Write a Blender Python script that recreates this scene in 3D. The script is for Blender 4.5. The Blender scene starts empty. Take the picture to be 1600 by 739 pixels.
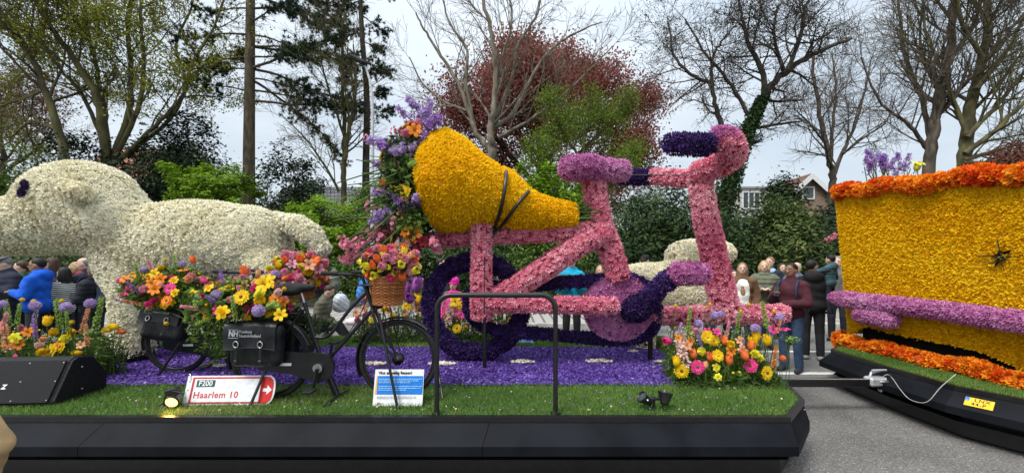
import bpy, math, random
import numpy as np
from mathutils import Vector, Matrix, Euler
C = bpy.context.scene
COL = C.collection
R = math.radians
PI = math.pi

# ---------------------------------------------------------------- camera
FPX = 600.0            # focal length in pixels of the 1600 px wide photograph
HZ = 415.0             # horizon row
EYE = 1.65
cam_d = bpy.data.cameras.new('camera')
cam_d.sensor_width = 36.0
cam_d.lens = 36.0 * FPX / 1600.0
cam_d.shift_y = (HZ - 369.5) / 1600.0
cam_d.clip_start = 0.05
cam_d.clip_end = 2000
cam = bpy.data.objects.new('camera', cam_d)
cam.location = (0, 0, EYE)
cam.rotation_euler = (R(90), 0, 0)
COL.objects.link(cam)
C.camera = cam

# ---------------------------------------------------------------- light
SUN_EL, SUN_AZ = R(56), R(226)
w = bpy.data.worlds.new("World")
C.world = w
w.use_nodes = True
nt = w.node_tree
nt.nodes.clear()
sky = nt.nodes.new('ShaderNodeTexSky')
sky.sky_type = 'NISHITA'
sky.sun_disc = False
sky.sun_elevation = SUN_EL
sky.sun_rotation = SUN_AZ
sky.dust_density = 4.0
sky.air_density = 1.2
tc = nt.nodes.new('ShaderNodeTexCoord')
mp = nt.nodes.new('ShaderNodeMapping')
mp.inputs['Scale'].default_value = (1.0, 1.0, 2.6)
nz = nt.nodes.new('ShaderNodeTexNoise')
nz.inputs['Scale'].default_value = 2.2
nz.inputs['Detail'].default_value = 5
nz.inputs['Roughness'].default_value = 0.55
rp = nt.nodes.new('ShaderNodeValToRGB')
rp.color_ramp.elements[0].position = 0.3
rp.color_ramp.elements[0].color = (3.6, 4.15, 4.7, 1)
rp.color_ramp.elements[1].position = 0.68
rp.color_ramp.elements[1].color = (5.1, 5.5, 5.85, 1)
mx = nt.nodes.new('ShaderNodeMix')
mx.data_type = 'RGBA'
mx.inputs[0].default_value = 0.86
bg = nt.nodes.new('ShaderNodeBackground')
bg.inputs['Strength'].default_value = 0.1
wo = nt.nodes.new('ShaderNodeOutputWorld')
L = nt.links.new
L(tc.outputs['Generated'], mp.inputs['Vector'])
L(mp.outputs['Vector'], nz.inputs['Vector'])
L(nz.outputs['Fac'], rp.inputs['Fac'])
L(sky.outputs['Color'], mx.inputs[6])
L(rp.outputs['Color'], mx.inputs[7])
# an overcast sky is brighter overhead than at the horizon
sx = nt.nodes.new('ShaderNodeSeparateXYZ'); pw = nt.nodes.new('ShaderNodeMath'); pw.operation = 'POWER'; pw.inputs[1].default_value = 3.0
cl = nt.nodes.new('ShaderNodeClamp'); ma = nt.nodes.new('ShaderNodeMath'); ma.operation = 'MULTIPLY_ADD'; ma.inputs[1].default_value = 1.5; ma.inputs[2].default_value = 0.94
vm = nt.nodes.new('ShaderNodeVectorMath'); vm.operation = 'SCALE'
L(tc.outputs['Generated'], sx.inputs['Vector']); L(sx.outputs['Z'], cl.inputs['Value']); L(cl.outputs['Result'], pw.inputs[0]); L(pw.outputs['Value'], ma.inputs[0])
L(mx.outputs[2], vm.inputs[0]); L(ma.outputs['Value'], vm.inputs['Scale'])
L(vm.outputs['Vector'], bg.inputs['Color'])
L(bg.outputs['Background'], wo.inputs['Surface'])

sun_d = bpy.data.lights.new('sun', 'SUN')
sun_d.energy = 1.5
sun_d.angle = R(18)
sun_d.color = (1.0, 0.96, 0.9)
sun = bpy.data.objects.new('sun', sun_d)
COL.objects.link(sun)
# direction the light comes from, matching the sky (rotation measured from +Y clockwise)
sd = Vector((math.sin(SUN_AZ) * math.cos(SUN_EL), math.cos(SUN_AZ) * math.cos(SUN_EL), math.sin(SUN_EL)))
sun.rotation_euler = sd.to_track_quat('Z', 'Y').to_euler()

C.view_settings.view_transform = 'Standard'
C.view_settings.look = 'None'
C.view_settings.exposure = 0.98
C.view_settings.gamma = 1.0
C.cycles.max_bounces = 5
C.cycles.transparent_max_bounces = 4

# ---------------------------------------------------------------- helpers
def W(px, py, Y):
    """world point seen at pixel (px, py) of the photograph at distance Y"""
    return Vector(((px - 800.0) / FPX * Y, Y, EYE - (py - HZ) / FPX * Y))

def GY(py, z=0.5):
    """distance at which a horizontal plane of height z shows at row py"""
    return FPX * (EYE - z) / (py - HZ)

def tag(o, label=None, cat=None, group=None, kind=None):
    if label: o['label'] = label
    if cat: o['category'] = cat
    if group: o['group'] = group
    if kind: o['kind'] = kind
    return o

def thing(name, label, cat, loc=(0, 0, 0), rz=0.0, group=None):
    o = bpy.data.objects.new(name, None)
    o.empty_display_size = 0.1
    COL.objects.link(o)
    o.location = loc
    o.rotation_euler = (0, 0, rz)
    return tag(o, label, cat, group)

def put(name, mesh, parent=None, mtx=None):
    o = bpy.data.objects.new(name, mesh)
    COL.objects.link(o)
    if parent: o.parent = parent
    if mtx is not None: o.matrix_local = mtx
    return o

def copy_tree(o, parent=None):
    c = o.copy()
    COL.objects.link(c)
    c.parent = parent
    for ch in [x for x in COL.objects if x.parent == o]:
        copy_tree(ch, c)
    return c

class MB:
    def __init__(self):
        self.v = []; self.f = []; self.n = 0
    def add(self, v, f, mat=0, smooth=False, rnd=0.5):
        v = np.asarray(v, float).reshape(-1, 3)
        if isinstance(f, np.ndarray):
            groups = [f]
        else:
            d = {}
            for q in f: d.setdefault(len(q), []).append(q)
            groups = [np.array(x) for x in d.values()]
        r = np.full(len(v), rnd, float) if np.isscalar(rnd) else np.asarray(rnd, float)
        self.v.append((v, r))
        for g in groups:
            m = np.full(len(g), mat) if np.isscalar(mat) else np.asarray(mat)
            self.f.append((g + self.n, m, smooth))
        self.n += len(v)
        return self
    def mesh(self, name, mats):
        me = bpy.data.meshes.new(name)
        if not self.v: return me
        v = np.concatenate([a for a, _ in self.v]); r = np.concatenate([b for _, b in self.v])
        me.vertices.add(len(v)); me.vertices.foreach_set('co', v.ravel().astype(np.float32))
        loops = np.concatenate([g.ravel() for g, _, _ in self.f]).astype(np.int32)
        sizes = np.concatenate([np.full(len(g), g.shape[1]) for g, _, _ in self.f]).astype(np.int32)
        starts = (np.cumsum(sizes) - sizes).astype(np.int32)
        me.loops.add(len(loops)); me.loops.foreach_set('vertex_index', loops)
        me.polygons.add(len(sizes)); me.polygons.foreach_set('loop_start', starts)
        try: me.polygons.foreach_set('loop_total', sizes)
        except Exception: pass
        me.polygons.foreach_set('material_index', np.concatenate([m for _, m, _ in self.f]).astype(np.int32))
        me.polygons.foreach_set('use_smooth', np.concatenate([np.full(len(g), s) for g, _, s in self.f]).astype(bool))
        a = me.attributes.new('rnd', 'FLOAT', 'POINT')
        a.data.foreach_set('value', r.astype(np.float32))
        for m in (mats if isinstance(mats, (list, tuple)) else [mats]): me.materials.append(m)
        me.update(calc_edges=True); me.validate()
        return me
    def build(self, name, mats, parent=None, mtx=None):
        return put(name, self.mesh(name, mats), parent, mtx)

def nrmz(a):
    return a / np.maximum(np.linalg.norm(a, axis=-1, keepdims=True), 1e-9)

def box(mb, c, s, mat=0, M=None, bevel=0.0, rnd=0.5):
    """box centred at c, full size s; bevel cuts the edges"""
    c = np.array(c, float); h = np.array(s, float) / 2
    b = min(bevel, h.min() * 0.9)
    vs = []; 
    if b <= 0:
        for x in (-1, 1):
            for y in (-1, 1):
                for z in (-1, 1): vs.append((x * h[0], y * h[1], z * h[2]))
        fs = [(0, 1, 3, 2), (4, 6, 7, 5), (0, 4, 5, 1), (2, 3, 7, 6), (0, 2, 6, 4), (1, 5, 7, 3)]
    else:
        idx = {}
        for x in (-1, 1):
            for y in (-1, 1):
                for z in (-1, 1):
                    for ax in range(3):
                        p = [x * (h[0] - b), y * (h[1] - b), z * (h[2] - b)]
                        p[ax] = (x, y, z)[ax] * h[ax]
                        idx[(x, y, z, ax)] = len(vs); vs.append(p)
        fs = []
        for ax in range(3):
            o = [a for a in range(3) if a != ax]
            for sg in (-1, 1):
                q = []
                for a, bb in ((-1, -1), (1, -1), (1, 1), (-1, 1)):
                    t = [0, 0, 0]; t[ax] = sg; t[o[0]] = a; t[o[1]] = bb
                    q.append(idx[(*t, ax)])
                fs.append(q)
        for ax in range(3):
            o = [a for a in range(3) if a != ax]
            for a in (-1, 1):
                for bb in (-1, 1):
                    t1 = [0, 0, 0]; t1[o[0]] = a; t1[o[1]] = bb
                    q = []
                    for sg, fa in ((-1, 0), (-1, 1), (1, 1), (1, 0)):
                        t = list(t1); t[ax] = sg; q.append(idx[(*t, o[fa])])
                    fs.append(q)
        for x in (-1, 1):
            for y in (-1, 1):
                for z in (-1, 1): fs.append([idx[(x, y, z, k)] for k in range(3)])
    vs = np.array(vs) + c
    if M is not None: vs = xf(vs, M)
    mb.add(vs, fs, mat, False, rnd)

def xf(v, M):
    M = np.array(M); v = np.asarray(v, float)
    return v @ M[:3, :3].T + M[:3, 3]

def tube(mb, pts, rad, n=8, mat=0, caps=True, closed=False, smooth=True, rnd=0.5, M=None, sq=None):
    """round bar along a polyline; sq = (up vector, squash) flattens it"""
    P = np.array([tuple(p) for p in pts], float); k = len(P)
    rad = np.full(k, rad, float) if np.isscalar(rad) else np.array(rad, float)
    if closed:
        T = nrmz(np.roll(P, -1, 0) - np.roll(P, 1, 0))
    else:
        T = np.gradient(P, axis=0); T = nrmz(T)
    u = np.cross(T[0], (0, 0, 1.0))
    if np.linalg.norm(u) < 0.05: u = np.cross(T[0], (0, 1.0, 0))
    u = u / np.linalg.norm(u)
    rings = []
    a = np.arange(n) * 2 * PI / n
    for i in range(k):
        u = u - T[i] * np.dot(u, T[i]); u = u / max(np.linalg.norm(u), 1e-9)
        b = np.cross(T[i], u)
        rings.append(P[i] + rad[i] * (np.cos(a)[:, None] * u + np.sin(a)[:, None] * b))
    V = np.concatenate(rings)
    if M is not None: V = xf(V, M)
    F = []
    kk = k if closed else k - 1
    for i in range(kk):
        j = (i + 1) % k
        for q in range(n):
            F.append((i * n + q, i * n + (q + 1) % n, j * n + (q + 1) % n, j * n + q))
    mb.add(V, np.array(F), mat, smooth, rnd)
    if caps and not closed:
        for i in (0, k - 1):
            ring = V[i * n:(i + 1) * n]
            mb.add(ring, [list(range(n)) if i else list(range(n))[::-1]], mat, False, rnd)

def lathe(mb, prof, n=16, mat=0, M=None, smooth=True, rnd=0.5, caps=False):
    """profile of (r, z) turned about z"""
    a = np.arange(n) * 2 * PI / n
    V = np.concatenate([np.stack([r * np.cos(a), r * np.sin(a), np.full(n, z)], 1) for r, z in prof])
    F = [(i * n + q, i * n + (q + 1) % n, (i + 1) * n + (q + 1) % n, (i + 1) * n + q)
         for i in range(len(prof) - 1) for q in range(n)]
    if M is not None: V = xf(V, M)
    mb.add(V, np.array(F), mat, smooth, rnd)
    if caps:
        mb.add(V[:n], [list(range(n))[::-1]], mat, False, rnd)
        mb.add(V[-n:], [list(range(n))], mat, False, rnd)

def ball(mb, c, r, n=10, m=6, mat=0, M=None, rnd=0.5):
    r = np.array([r, r, r] if np.isscalar(r) else r, float)
    V = [(0, 0, -1.0)]
    for i in range(1, m):
        t = -PI / 2 + PI * i / m
        for q in range(n):
            V.append((math.cos(t) * math.cos(2 * PI * q / n), math.cos(t) * math.sin(2 * PI * q / n), math.sin(t)))
    V.append((0, 0, 1.0))
    F = []
    for q in range(n):
        F.append((0, 1 + (q + 1) % n, 1 + q))
        F.append((len(V) - 1, 1 + (m - 2) * n + q, 1 + (m - 2) * n + (q + 1) % n))
    for i in range(m - 2):
        for q in range(n):
            F.append((1 + i * n + q, 1 + i * n + (q + 1) % n, 1 + (i + 1) * n + (q + 1) % n, 1 + (i + 1) * n + q))
    V = np.array(V) * r + np.array(c, float)
    if M is not None: V = xf(V, M)
    mb.add(V, F, mat, True, rnd)

def prism(mb, poly, z0, z1, mat=0, M=None):
    """extruded outline (x, y)"""
    n = len(poly)
    V = [(x, y, z0) for x, y in poly] + [(x, y, z1) for x, y in poly]
    if M is not None: V = xf(np.array(V), M)
    F = [list(range(n))[::-1], [n + i for i in range(n)]] + [[i, (i + 1) % n, n + (i + 1) % n, n + i] for i in range(n)]
    mb.add(V, F, mat)

def segs(mb, P0, P1, r0, r1, n=3, mat=0, rnd=None):
    """many straight tapered twigs at once"""
    P0 = np.asarray(P0, float); P1 = np.asarray(P1, float)
    if len(P0) == 0: return
    r0 = np.asarray(r0, float); r1 = np.asarray(r1, float)
    T = nrmz(P1 - P0)
    ref = np.where(np.abs(T[:, 2:3]) > 0.9, np.array([[1.0, 0, 0]]), np.array([[0, 0, 1.0]]))
    U = nrmz(np.cross(T, ref)); B = np.cross(T, U)
    a = np.arange(n) * 2 * PI / n
    ring = np.cos(a)[None, :, None] * U[:, None] + np.sin(a)[None, :, None] * B[:, None]
    V = np.concatenate([P0[:, None] + ring * r0[:, None, None], P1[:, None] + ring * r1[:, None, None]], 1)
    N = len(P0); base = (np.arange(N) * 2 * n)[:, None]
    F = np.concatenate([base + np.array([[q, (q + 1) % n, n + (q + 1) % n, n + q]]) for q in range(n)])
    rr = 0.5 if rnd is None else np.repeat(rnd, 2 * n)
    mb.add(V.reshape(-1, 3), F, mat, True, rr)

def frames(N, rng):
    """random tangent frames about the unit normals N"""
    r = rng.normal(size=N.shape)
    U = nrmz(np.cross(N, r)); Bv = np.cross(N, U)
    return U, Bv

def leaves(mb, P, size, rng, N=None, up=0.0, asp=0.55, mat=0, rnd=None):
    """one four-cornered, slightly folded leaf at each point"""
    P = np.asarray(P, float); k = len(P)
    if k == 0: return
    if N is None: N = rng.normal(size=(k, 3))
    N = nrmz(N + rng.normal(size=(k, 3)) * 0.45 + np.array([0, 0, up]))
    U, B = frames(N, rng)
    s = (np.full(k, size) if np.isscalar(size) else size) * rng.uniform(0.65, 1.3, k)
    l = (s / 2)[:, None]; ww = l * asp
    V = np.stack([P - U * l, P + B * ww + N * ww * 0.35, P + U * l, P - B * ww + N * ww * 0.35], 1)
    F = (np.arange(k) * 4)[:, None] + np.array([[0, 1, 2, 3]])
    r = rng.uniform(0, 1, k) if rnd is None else rnd
    mb.add(V.reshape(-1, 3), F, mat, False, np.repeat(r, 4))

def make_proto(kind):
    V = []; F = []
    def petal(a, r0, z0, r1, z1, wd, zmid=None):
        c, s = math.cos(a), math.sin(a)
        rm = r0 + (r1 - r0) * 0.6; zm = z0 + (z1 - z0) * (0.45 if zmid is None else zmid)
        i = len(V)
        V.extend([(r0 * c, r0 * s, z0), (rm * c - wd * s, rm * s + wd * c, zm),
                  (r1 * c, r1 * s, z1), (rm * c + wd * s, rm * s - wd * c, zm)])
        F.append((i, i + 1, i + 2, i + 3))
    if kind == 'star':
        for i in range(5): petal(i * 2 * PI / 5, 0.05, 0.0, 0.95, 0.8, 0.3, .35)
    elif kind == 'mum':
        for i in range(4): petal(i * PI / 2, 0.1, 0.0, 1.0, 0.5, 0.42)
        for i in range(2): petal(i * PI + 0.5, 0.02, 0.25, 0.5, 0.95, 0.36)
    elif kind == 'tuft':
        for i in range(5): petal(i * 2 * PI / 5, 0.12, 0.0, 0.55 + 0.25 * (i % 2), 0.95 + 0.25 * (i % 3), 0.26)
    elif kind == 'shred':
        for i in range(4): petal(i * PI / 2 + 0.3 * i, 0.1, 0.0, 0.9, 0.5 + 0.3 * (i % 2), 0.3)
    elif kind == 'ruffle':
        for i in range(7): petal(i * 2 * PI / 7, 0.1, 0.0, 1.0, 0.5 + 0.2 * (i % 2), 0.4)
        for i in range(5): petal(i * 2 * PI / 5 + 0.3, 0.05, 0.3, 0.6, 1.05, 0.36)
    elif kind == 'chip':
        petal(0, -0.8, 0.1, 0.9, 0.35, 0.5); petal(2.0, -0.6, 0.3, 0.9, 0.6, 0.42)
    return np.array(V, float), np.array(F)
PROTO = {k: make_proto(k) for k in ('star', 'mum', 'tuft', 'shred', 'ruffle', 'chip')}

def florets(mb, P, N, kind, size, rng, mat=0, rnd=None, lean=0.25):
    v, f = PROTO[kind]
    P = np.asarray(P, float); k = len(P)
    N = nrmz(np.asarray(N, float) + rng.normal(size=(k, 3)) * lean)
    U, B = frames(N, rng)
    s = size * rng.uniform(0.7, 1.3, k)
    V = P[:, None] + s[:, None, None] * (v[None, :, 0:1] * U[:, None] + v[None, :, 1:2] * B[:, None] + v[None, :, 2:3] * N[:, None])
    F = ((np.arange(k) * len(v))[:, None, None] + f[None]).reshape(-1, f.shape[1])
    r = rng.uniform(0, 1, k) if rnd is None else rnd
    rr = np.clip(np.repeat(r, len(v)) + rng.normal(size=k * len(v)) * 0.05, 0, 1)
    mb.add(V.reshape(-1, 3), F, mat, False, rr)

def tri_of(mb):
    V = np.concatenate([a for a, _ in mb.v]); T = []
    for g, _, _ in mb.f:
        for i in range(1, g.shape[1] - 1): T.append(g[:, [0, i, i + 1]])
    return V, np.concatenate(T)

def sample(V, T, dens, rng, keep=None):
    """random surface points: dens per square metre"""
    A, B, D = V[T[:, 0]], V[T[:, 1]], V[T[:, 2]]
    cr = np.cross(B - A, D - A); ar = np.linalg.norm(cr, axis=1) / 2
    n = int(ar.sum() * dens)
    i = rng.choice(len(T), n, p=ar / ar.sum())
    u = rng.uniform(size=(n, 1)); vv = rng.uniform(size=(n, 1))
    fl = (u + vv) > 1; u = np.where(fl, 1 - u, u); vv = np.where(fl, 1 - vv, vv)
    P = A[i] + u * (B[i] - A[i]) + vv * (D[i] - A[i]); N = nrmz(cr[i])
    if keep is not None:
        m = keep(P, N); P, N = P[m], N[m]
    return P, N

def lownoise(P, rng, f=3.0, k=6):
    """smooth random field, about -1..1"""
    s = np.zeros(len(P))
    for _ in range(k):
        d = rng.normal(size=3) * f
        s += np.sin(P @ d + rng.uniform(0, 6.28))
    return s / math.sqrt(k)

def flower_skin(core, name, mats, parent, kind, size, dens, rng, keep=None, var=0.25, lean=0.25, lift=0.0):
    """core mesh (material 0) covered with florets (material 1)"""
    V, T = tri_of(core)
    P, N = sample(V, T, dens, rng, keep)
    r = np.clip(0.5 + 0.16 * lownoise(P, rng, 4.0) + rng.uniform(-1, 1, len(P)) * (0.5 - 0.16) * (var / 0.25), 0, 1)
    florets(core, P + N * (lift * rng.uniform(.2, 1.6, (len(P), 1))), N, kind, size, rng, 1, r, lean)
    return core.build(name, mats, parent)

# ---- signed distance bodies, meshed with surface nets
def ell(c, r, lab=0, Rm=None, op=0): return ('e', np.array(c, float), np.array(r, float), Rm, lab, op)
def cap(a, b, ra, rb=None, lab=0, op=0): return ('c', np.array(a, float), np.array(b, float), (ra, ra if rb is None else rb), lab, op)

def pd(p, X):
    if p[0] == 'e':
        q = X - p[1]
        if p[3] is not None: q = q @ p[3]
        k0 = np.linalg.norm(q / p[2], axis=-1); k1 = np.linalg.norm(q / p[2] ** 2, axis=-1)
        return k0 * (k0 - 1) / np.maximum(k1, 1e-6)
    a, b = p[1], p[2]; ba = b - a
    h = np.clip(((X - a) @ ba) / max(ba @ ba, 1e-9), 0, 1)
    return np.linalg.norm(X - a - h[..., None] * ba, axis=-1) - (p[3][0] + (p[3][1] - p[3][0]) * h)

def pbox(p, m):
    if p[0] == 'e':
        r = p[2].max() if p[3] is not None else p[2]
        return p[1] - r - m, p[1] + r + m
    r = max(p[3])
    return np.minimum(p[1], p[2]) - r - m, np.maximum(p[1], p[2]) + r + m

def sdf_mesh(prims, res, k=0.03, inflate=0.0, post=None):
    m = 2.5 * res + k + inflate
    los = [pbox(p, m) for p in prims if p[5] == 0]
    lo = np.min([a for a, _ in los], 0); hi = np.max([b for _, b in los], 0)
    n = np.ceil((hi - lo) / res).astype(int) + 1
    ax = [lo[i] + np.arange(n[i]) * res for i in range(3)]
    D = np.full(n, 10.0)
    for p in prims:
        a, b = pbox(p, m)
        i0 = np.clip(np.floor((a - lo) / res).astype(int), 0, n); i1 = np.clip(np.ceil((b - lo) / res).astype(int) + 1, 0, n)
        if (i1 <= i0).any(): continue
        sl = tuple(slice(i0[j], i1[j]) for j in range(3))
        X = np.stack(np.meshgrid(*[ax[j][sl[j]] for j in range(3)], indexing='ij'), -1)
        d = pd(p, X) - (inflate if p[5] == 0 else 0)
        if p[5] == 1:
            D[sl] = np.maximum(D[sl], -d)
        else:
            e = D[sl]; h = np.clip(0.5 + 0.5 * (e - d) / k, 0, 1)
            D[sl] = e * (1 - h) + d * h - k * h * (1 - h)
    if post is not None:
        X = np.stack(np.meshgrid(*ax, indexing='ij'), -1)
        D = post(X, D)
    D[0] = D[-1] = 10; D[:, 0] = D[:, -1] = 10; D[:, :, 0] = D[:, :, -1] = 10
    S = D < 0
    c = [(x, y, z) for x in (0, 1) for y in (0, 1) for z in (0, 1)]
    g = lambda A, o: A[o[0]:A.shape[0] - 1 + o[0], o[1]:A.shape[1] - 1 + o[1], o[2]:A.shape[2] - 1 + o[2]]
    cnt = sum(g(S, o).astype(np.int8) for o in c)
    act = (cnt > 0) & (cnt < 8)
    ids = np.full(act.shape, -1, int); I = np.argwhere(act); ids[act] = np.arange(len(I))
    cd = [g(D, o)[act] for o in c]
    acc = np.zeros((len(I), 3)); num = np.zeros(len(I))
    for i in range(8):
        for j in range(i + 1, 8):
            o1, o2 = np.array(c[i]), np.array(c[j])
            if abs(o1 - o2).sum() != 1: continue
            x = (cd[i] < 0) != (cd[j] < 0)
            t = np.where(x, cd[i] / np.where(x, cd[i] - cd[j], 1), 0)
            acc += np.where(x[:, None], o1 + t[:, None] * (o2 - o1), 0); num += x
    V = lo + (I + acc / num[:, None]) * res
    F = []
    for a in range(3):
        b, d = (a + 1) % 3, (a + 2) % 3
        sl0 = [slice(None)] * 3; sl1 = [slice(None)] * 3
        sl0[a] = slice(0, -1); sl1[a] = slice(1, None)
        ch = S[tuple(sl0)] != S[tuple(sl1)]
        E = np.argwhere(ch)
        ok = (E[:, b] > 0) & (E[:, d] > 0) & (E[:, b] < n[b] - 1) & (E[:, d] < n[d] - 1); E = E[ok]
        inside = S[tuple(E.T)]
        def at(ob, od):
            Q = E.copy(); Q[:, b] += ob; Q[:, d] += od
            return ids[tuple(Q.T)]
        q = np.stack([at(-1, -1), at(0, -1), at(0, 0), at(-1, 0)], 1)
        q = np.where(inside[:, None], q, q[:, ::-1])
        F.append(q)
    F = np.concatenate(F)
    return V, F[(F >= 0).all(1)]
# ---------------------------------------------------------------- materials
def bsdf_mat(name, rough=0.7, metal=0.0, spec=0.3):
    m = bpy.data.materials.new(name); m.use_nodes = True
    b = m.node_tree.nodes['Principled BSDF']
    b.inputs['Roughness'].default_value = rough
    b.inputs['Metallic'].default_value = metal
    b.inputs['Specular IOR Level'].default_value = spec
    return m, m.node_tree, b

def ramp(t, cols, pos=None):
    r = t.nodes.new('ShaderNodeValToRGB'); e = r.color_ramp.elements
    while len(e) < len(cols): e.new(0.5)
    for i, c in enumerate(cols):
        e[i].position = (i / max(len(cols) - 1, 1)) if pos is None else pos[i]
        e[i].color = (*c, 1)
    return r

def petal_mat(name, cols, pos=None, trans=0.25, rough=0.65):
    """colour varies from petal to petal; thin, so a little light comes through"""
    m, t, b = bsdf_mat(name, rough, 0, 0.15)
    a = t.nodes.new('ShaderNodeAttribute'); a.attribute_name = 'rnd'
    r = ramp(t, cols, pos)
    t.links.new(a.outputs['Fac'], r.inputs['Fac'])
    t.links.new(r.outputs['Color'], b.inputs['Base Color'])
    if trans > 0:
        tr = t.nodes.new('ShaderNodeBsdfTranslucent'); ms = t.nodes.new('ShaderNodeMixShader')
        ms.inputs['Fac'].default_value = trans
        t.links.new(r.outputs['Color'], tr.inputs['Color'])
        t.links.new(b.outputs['BSDF'], ms.inputs[1]); t.links.new(tr.outputs['BSDF'], ms.inputs[2])
        t.links.new(ms.outputs['Shader'], t.nodes['Material Output'].inputs['Surface'])
    return m

def noise_mat(name, c1, c2, scale=8.0, rough=0.7, bump=0.0, stretch=(1, 1, 1), metal=0.0, spec=0.3, detail=4, lo=0.35, hi=0.65, bscale=None):
    m, t, b = bsdf_mat(name, rough, metal, spec)
    tc = t.nodes.new('ShaderNodeTexCoord'); mp = t.nodes.new('ShaderNodeMapping')
    mp.inputs['Scale'].default_value = stretch
    n = t.nodes.new('ShaderNodeTexNoise'); n.inputs['Scale'].default_value = scale; n.inputs['Detail'].default_value = detail
    r = ramp(t, [c1, c2], [lo, hi])
    t.links.new(tc.outputs['Object'], mp.inputs['Vector']); t.links.new(mp.outputs['Vector'], n.inputs['Vector'])
    t.links.new(n.outputs['Fac'], r.inputs['Fac']); t.links.new(r.outputs['Color'], b.inputs['Base Color'])
    if bump:
        n2 = n
        if bscale:
            n2 = t.nodes.new('ShaderNodeTexNoise'); n2.inputs['Scale'].default_value = bscale; n2.inputs['Detail'].default_value = 3
            t.links.new(mp.outputs['Vector'], n2.inputs['Vector'])
        bp = t.nodes.new('ShaderNodeBump'); bp.inputs['Strength'].default_value = bump; bp.inputs['Distance'].default_value = 0.02
        t.links.new(n2.outputs['Fac'], bp.inputs['Height']); t.links.new(bp.outputs['Normal'], b.inputs['Normal'])
    return m

def flat_mat(name, c, rough=0.5, metal=0.0, spec=0.3):
    return noise_mat(name, tuple(x * 0.88 for x in c), tuple(min(1, x * 1.08) for x in c), 25.0, rough, 0, metal=metal, spec=spec)

_cloth = {}
def cloth(c, rough=0.85):
    k = tuple(round(x, 3) for x in c)
    if k not in _cloth:
        _cloth[k] = noise_mat('cloth', tuple(x * 0.75 for x in c), tuple(min(1, x * 1.15) for x in c), 14.0, rough, 0.5, bscale=9.0)
    return _cloth[k]

def asphalt_mat():
    m, t, b = bsdf_mat('asphalt', 0.85, 0, 0.25)
    tc = t.nodes.new('ShaderNodeTexCoord')
    v = t.nodes.new('ShaderNodeTexVoronoi'); v.inputs['Scale'].default_value = 125
    n = t.nodes.new('ShaderNodeTexNoise'); n.inputs['Scale'].default_value = 0.7; n.inputs['Detail'].default_value = 6
    n3 = t.nodes.new('ShaderNodeTexNoise'); n3.inputs['Scale'].default_value = 60; n3.inputs['Detail'].default_value = 3
    sep = t.nodes.new('ShaderNodeSeparateColor')
    r1 = ramp(t, [(0.1, 0.096, 0.092), (0.17, 0.165, 0.158), (0.205, 0.198, 0.186), (0.4, 0.39, 0.37)], [0.0, 0.55, 0.9, 1.0])
    r2 = ramp(t, [(0.6, 0.59, 0.58), (0.95, 0.95, 0.94), (1.15, 1.13, 1.1)], [0.3, 0.48, 0.68])
    mu = t.nodes.new('ShaderNodeMix'); mu.data_type = 'RGBA'; mu.blend_type = 'MULTIPLY'; mu.inputs[0].default_value = 1
    r3 = ramp(t, [(0.75, 0.75, 0.75), (1.2, 1.2, 1.2)], [0.35, 0.65])
    mu2 = t.nodes.new('ShaderNodeMix'); mu2.data_type = 'RGBA'; mu2.blend_type = 'MULTIPLY'; mu2.inputs[0].default_value = 1
    for q in (v, n, n3): t.links.new(tc.outputs['Object'], q.inputs['Vector'])
    t.links.new(v.outputs['Color'], sep.inputs['Color']); t.links.new(sep.outputs[0], r1.inputs['Fac'])
    t.links.new(n.outputs['Fac'], r2.inputs['Fac']); t.links.new(n3.outputs['Fac'], r3.inputs['Fac'])
    t.links.new(r1.outputs['Color'], mu.inputs[6]); t.links.new(r2.outputs['Color'], mu.inputs[7])
    t.links.new(mu.outputs[2], mu2.inputs[6]); t.links.new(r3.outputs['Color'], mu2.inputs[7])
    t.links.new(mu2.outputs[2], b.inputs['Base Color'])
    bp = t.nodes.new('ShaderNodeBump'); bp.inputs['Strength'].default_value = 0.6; bp.inputs['Distance'].default_value = 0.006
    t.links.new(v.outputs['Distance'], bp.inputs['Height']); t.links.new(bp.outputs['Normal'], b.inputs['Normal'])
    return m

def brick_mat(name, c1, c2, mortar, sx, rowh, rough=0.85):
    m, t, b = bsdf_mat(name, rough, 0, 0.2)
    tc = t.nodes.new('ShaderNodeTexCoord'); mp = t.nodes.new('ShaderNodeMapping'); mp.inputs['Rotation'].default_value = (R(90), 0, 0)
    br = t.nodes.new('ShaderNodeTexBrick')
    br.inputs['Color1'].default_value = (*c1, 1); br.inputs['Color2'].default_value = (*c2, 1); br.inputs['Mortar'].default_value = (*mortar, 1)
    br.inputs['Scale'].default_value = 1; br.inputs['Brick Width'].default_value = sx; br.inputs['Row Height'].default_value = rowh
    br.inputs['Mortar Size'].default_value = rowh * 0.12
    t.links.new(tc.outputs['Object'], mp.inputs['Vector']); t.links.new(mp.outputs['Vector'], br.inputs['Vector'])
    t.links.new(br.outputs['Color'], b.inputs['Base Color'])
    return m

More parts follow.
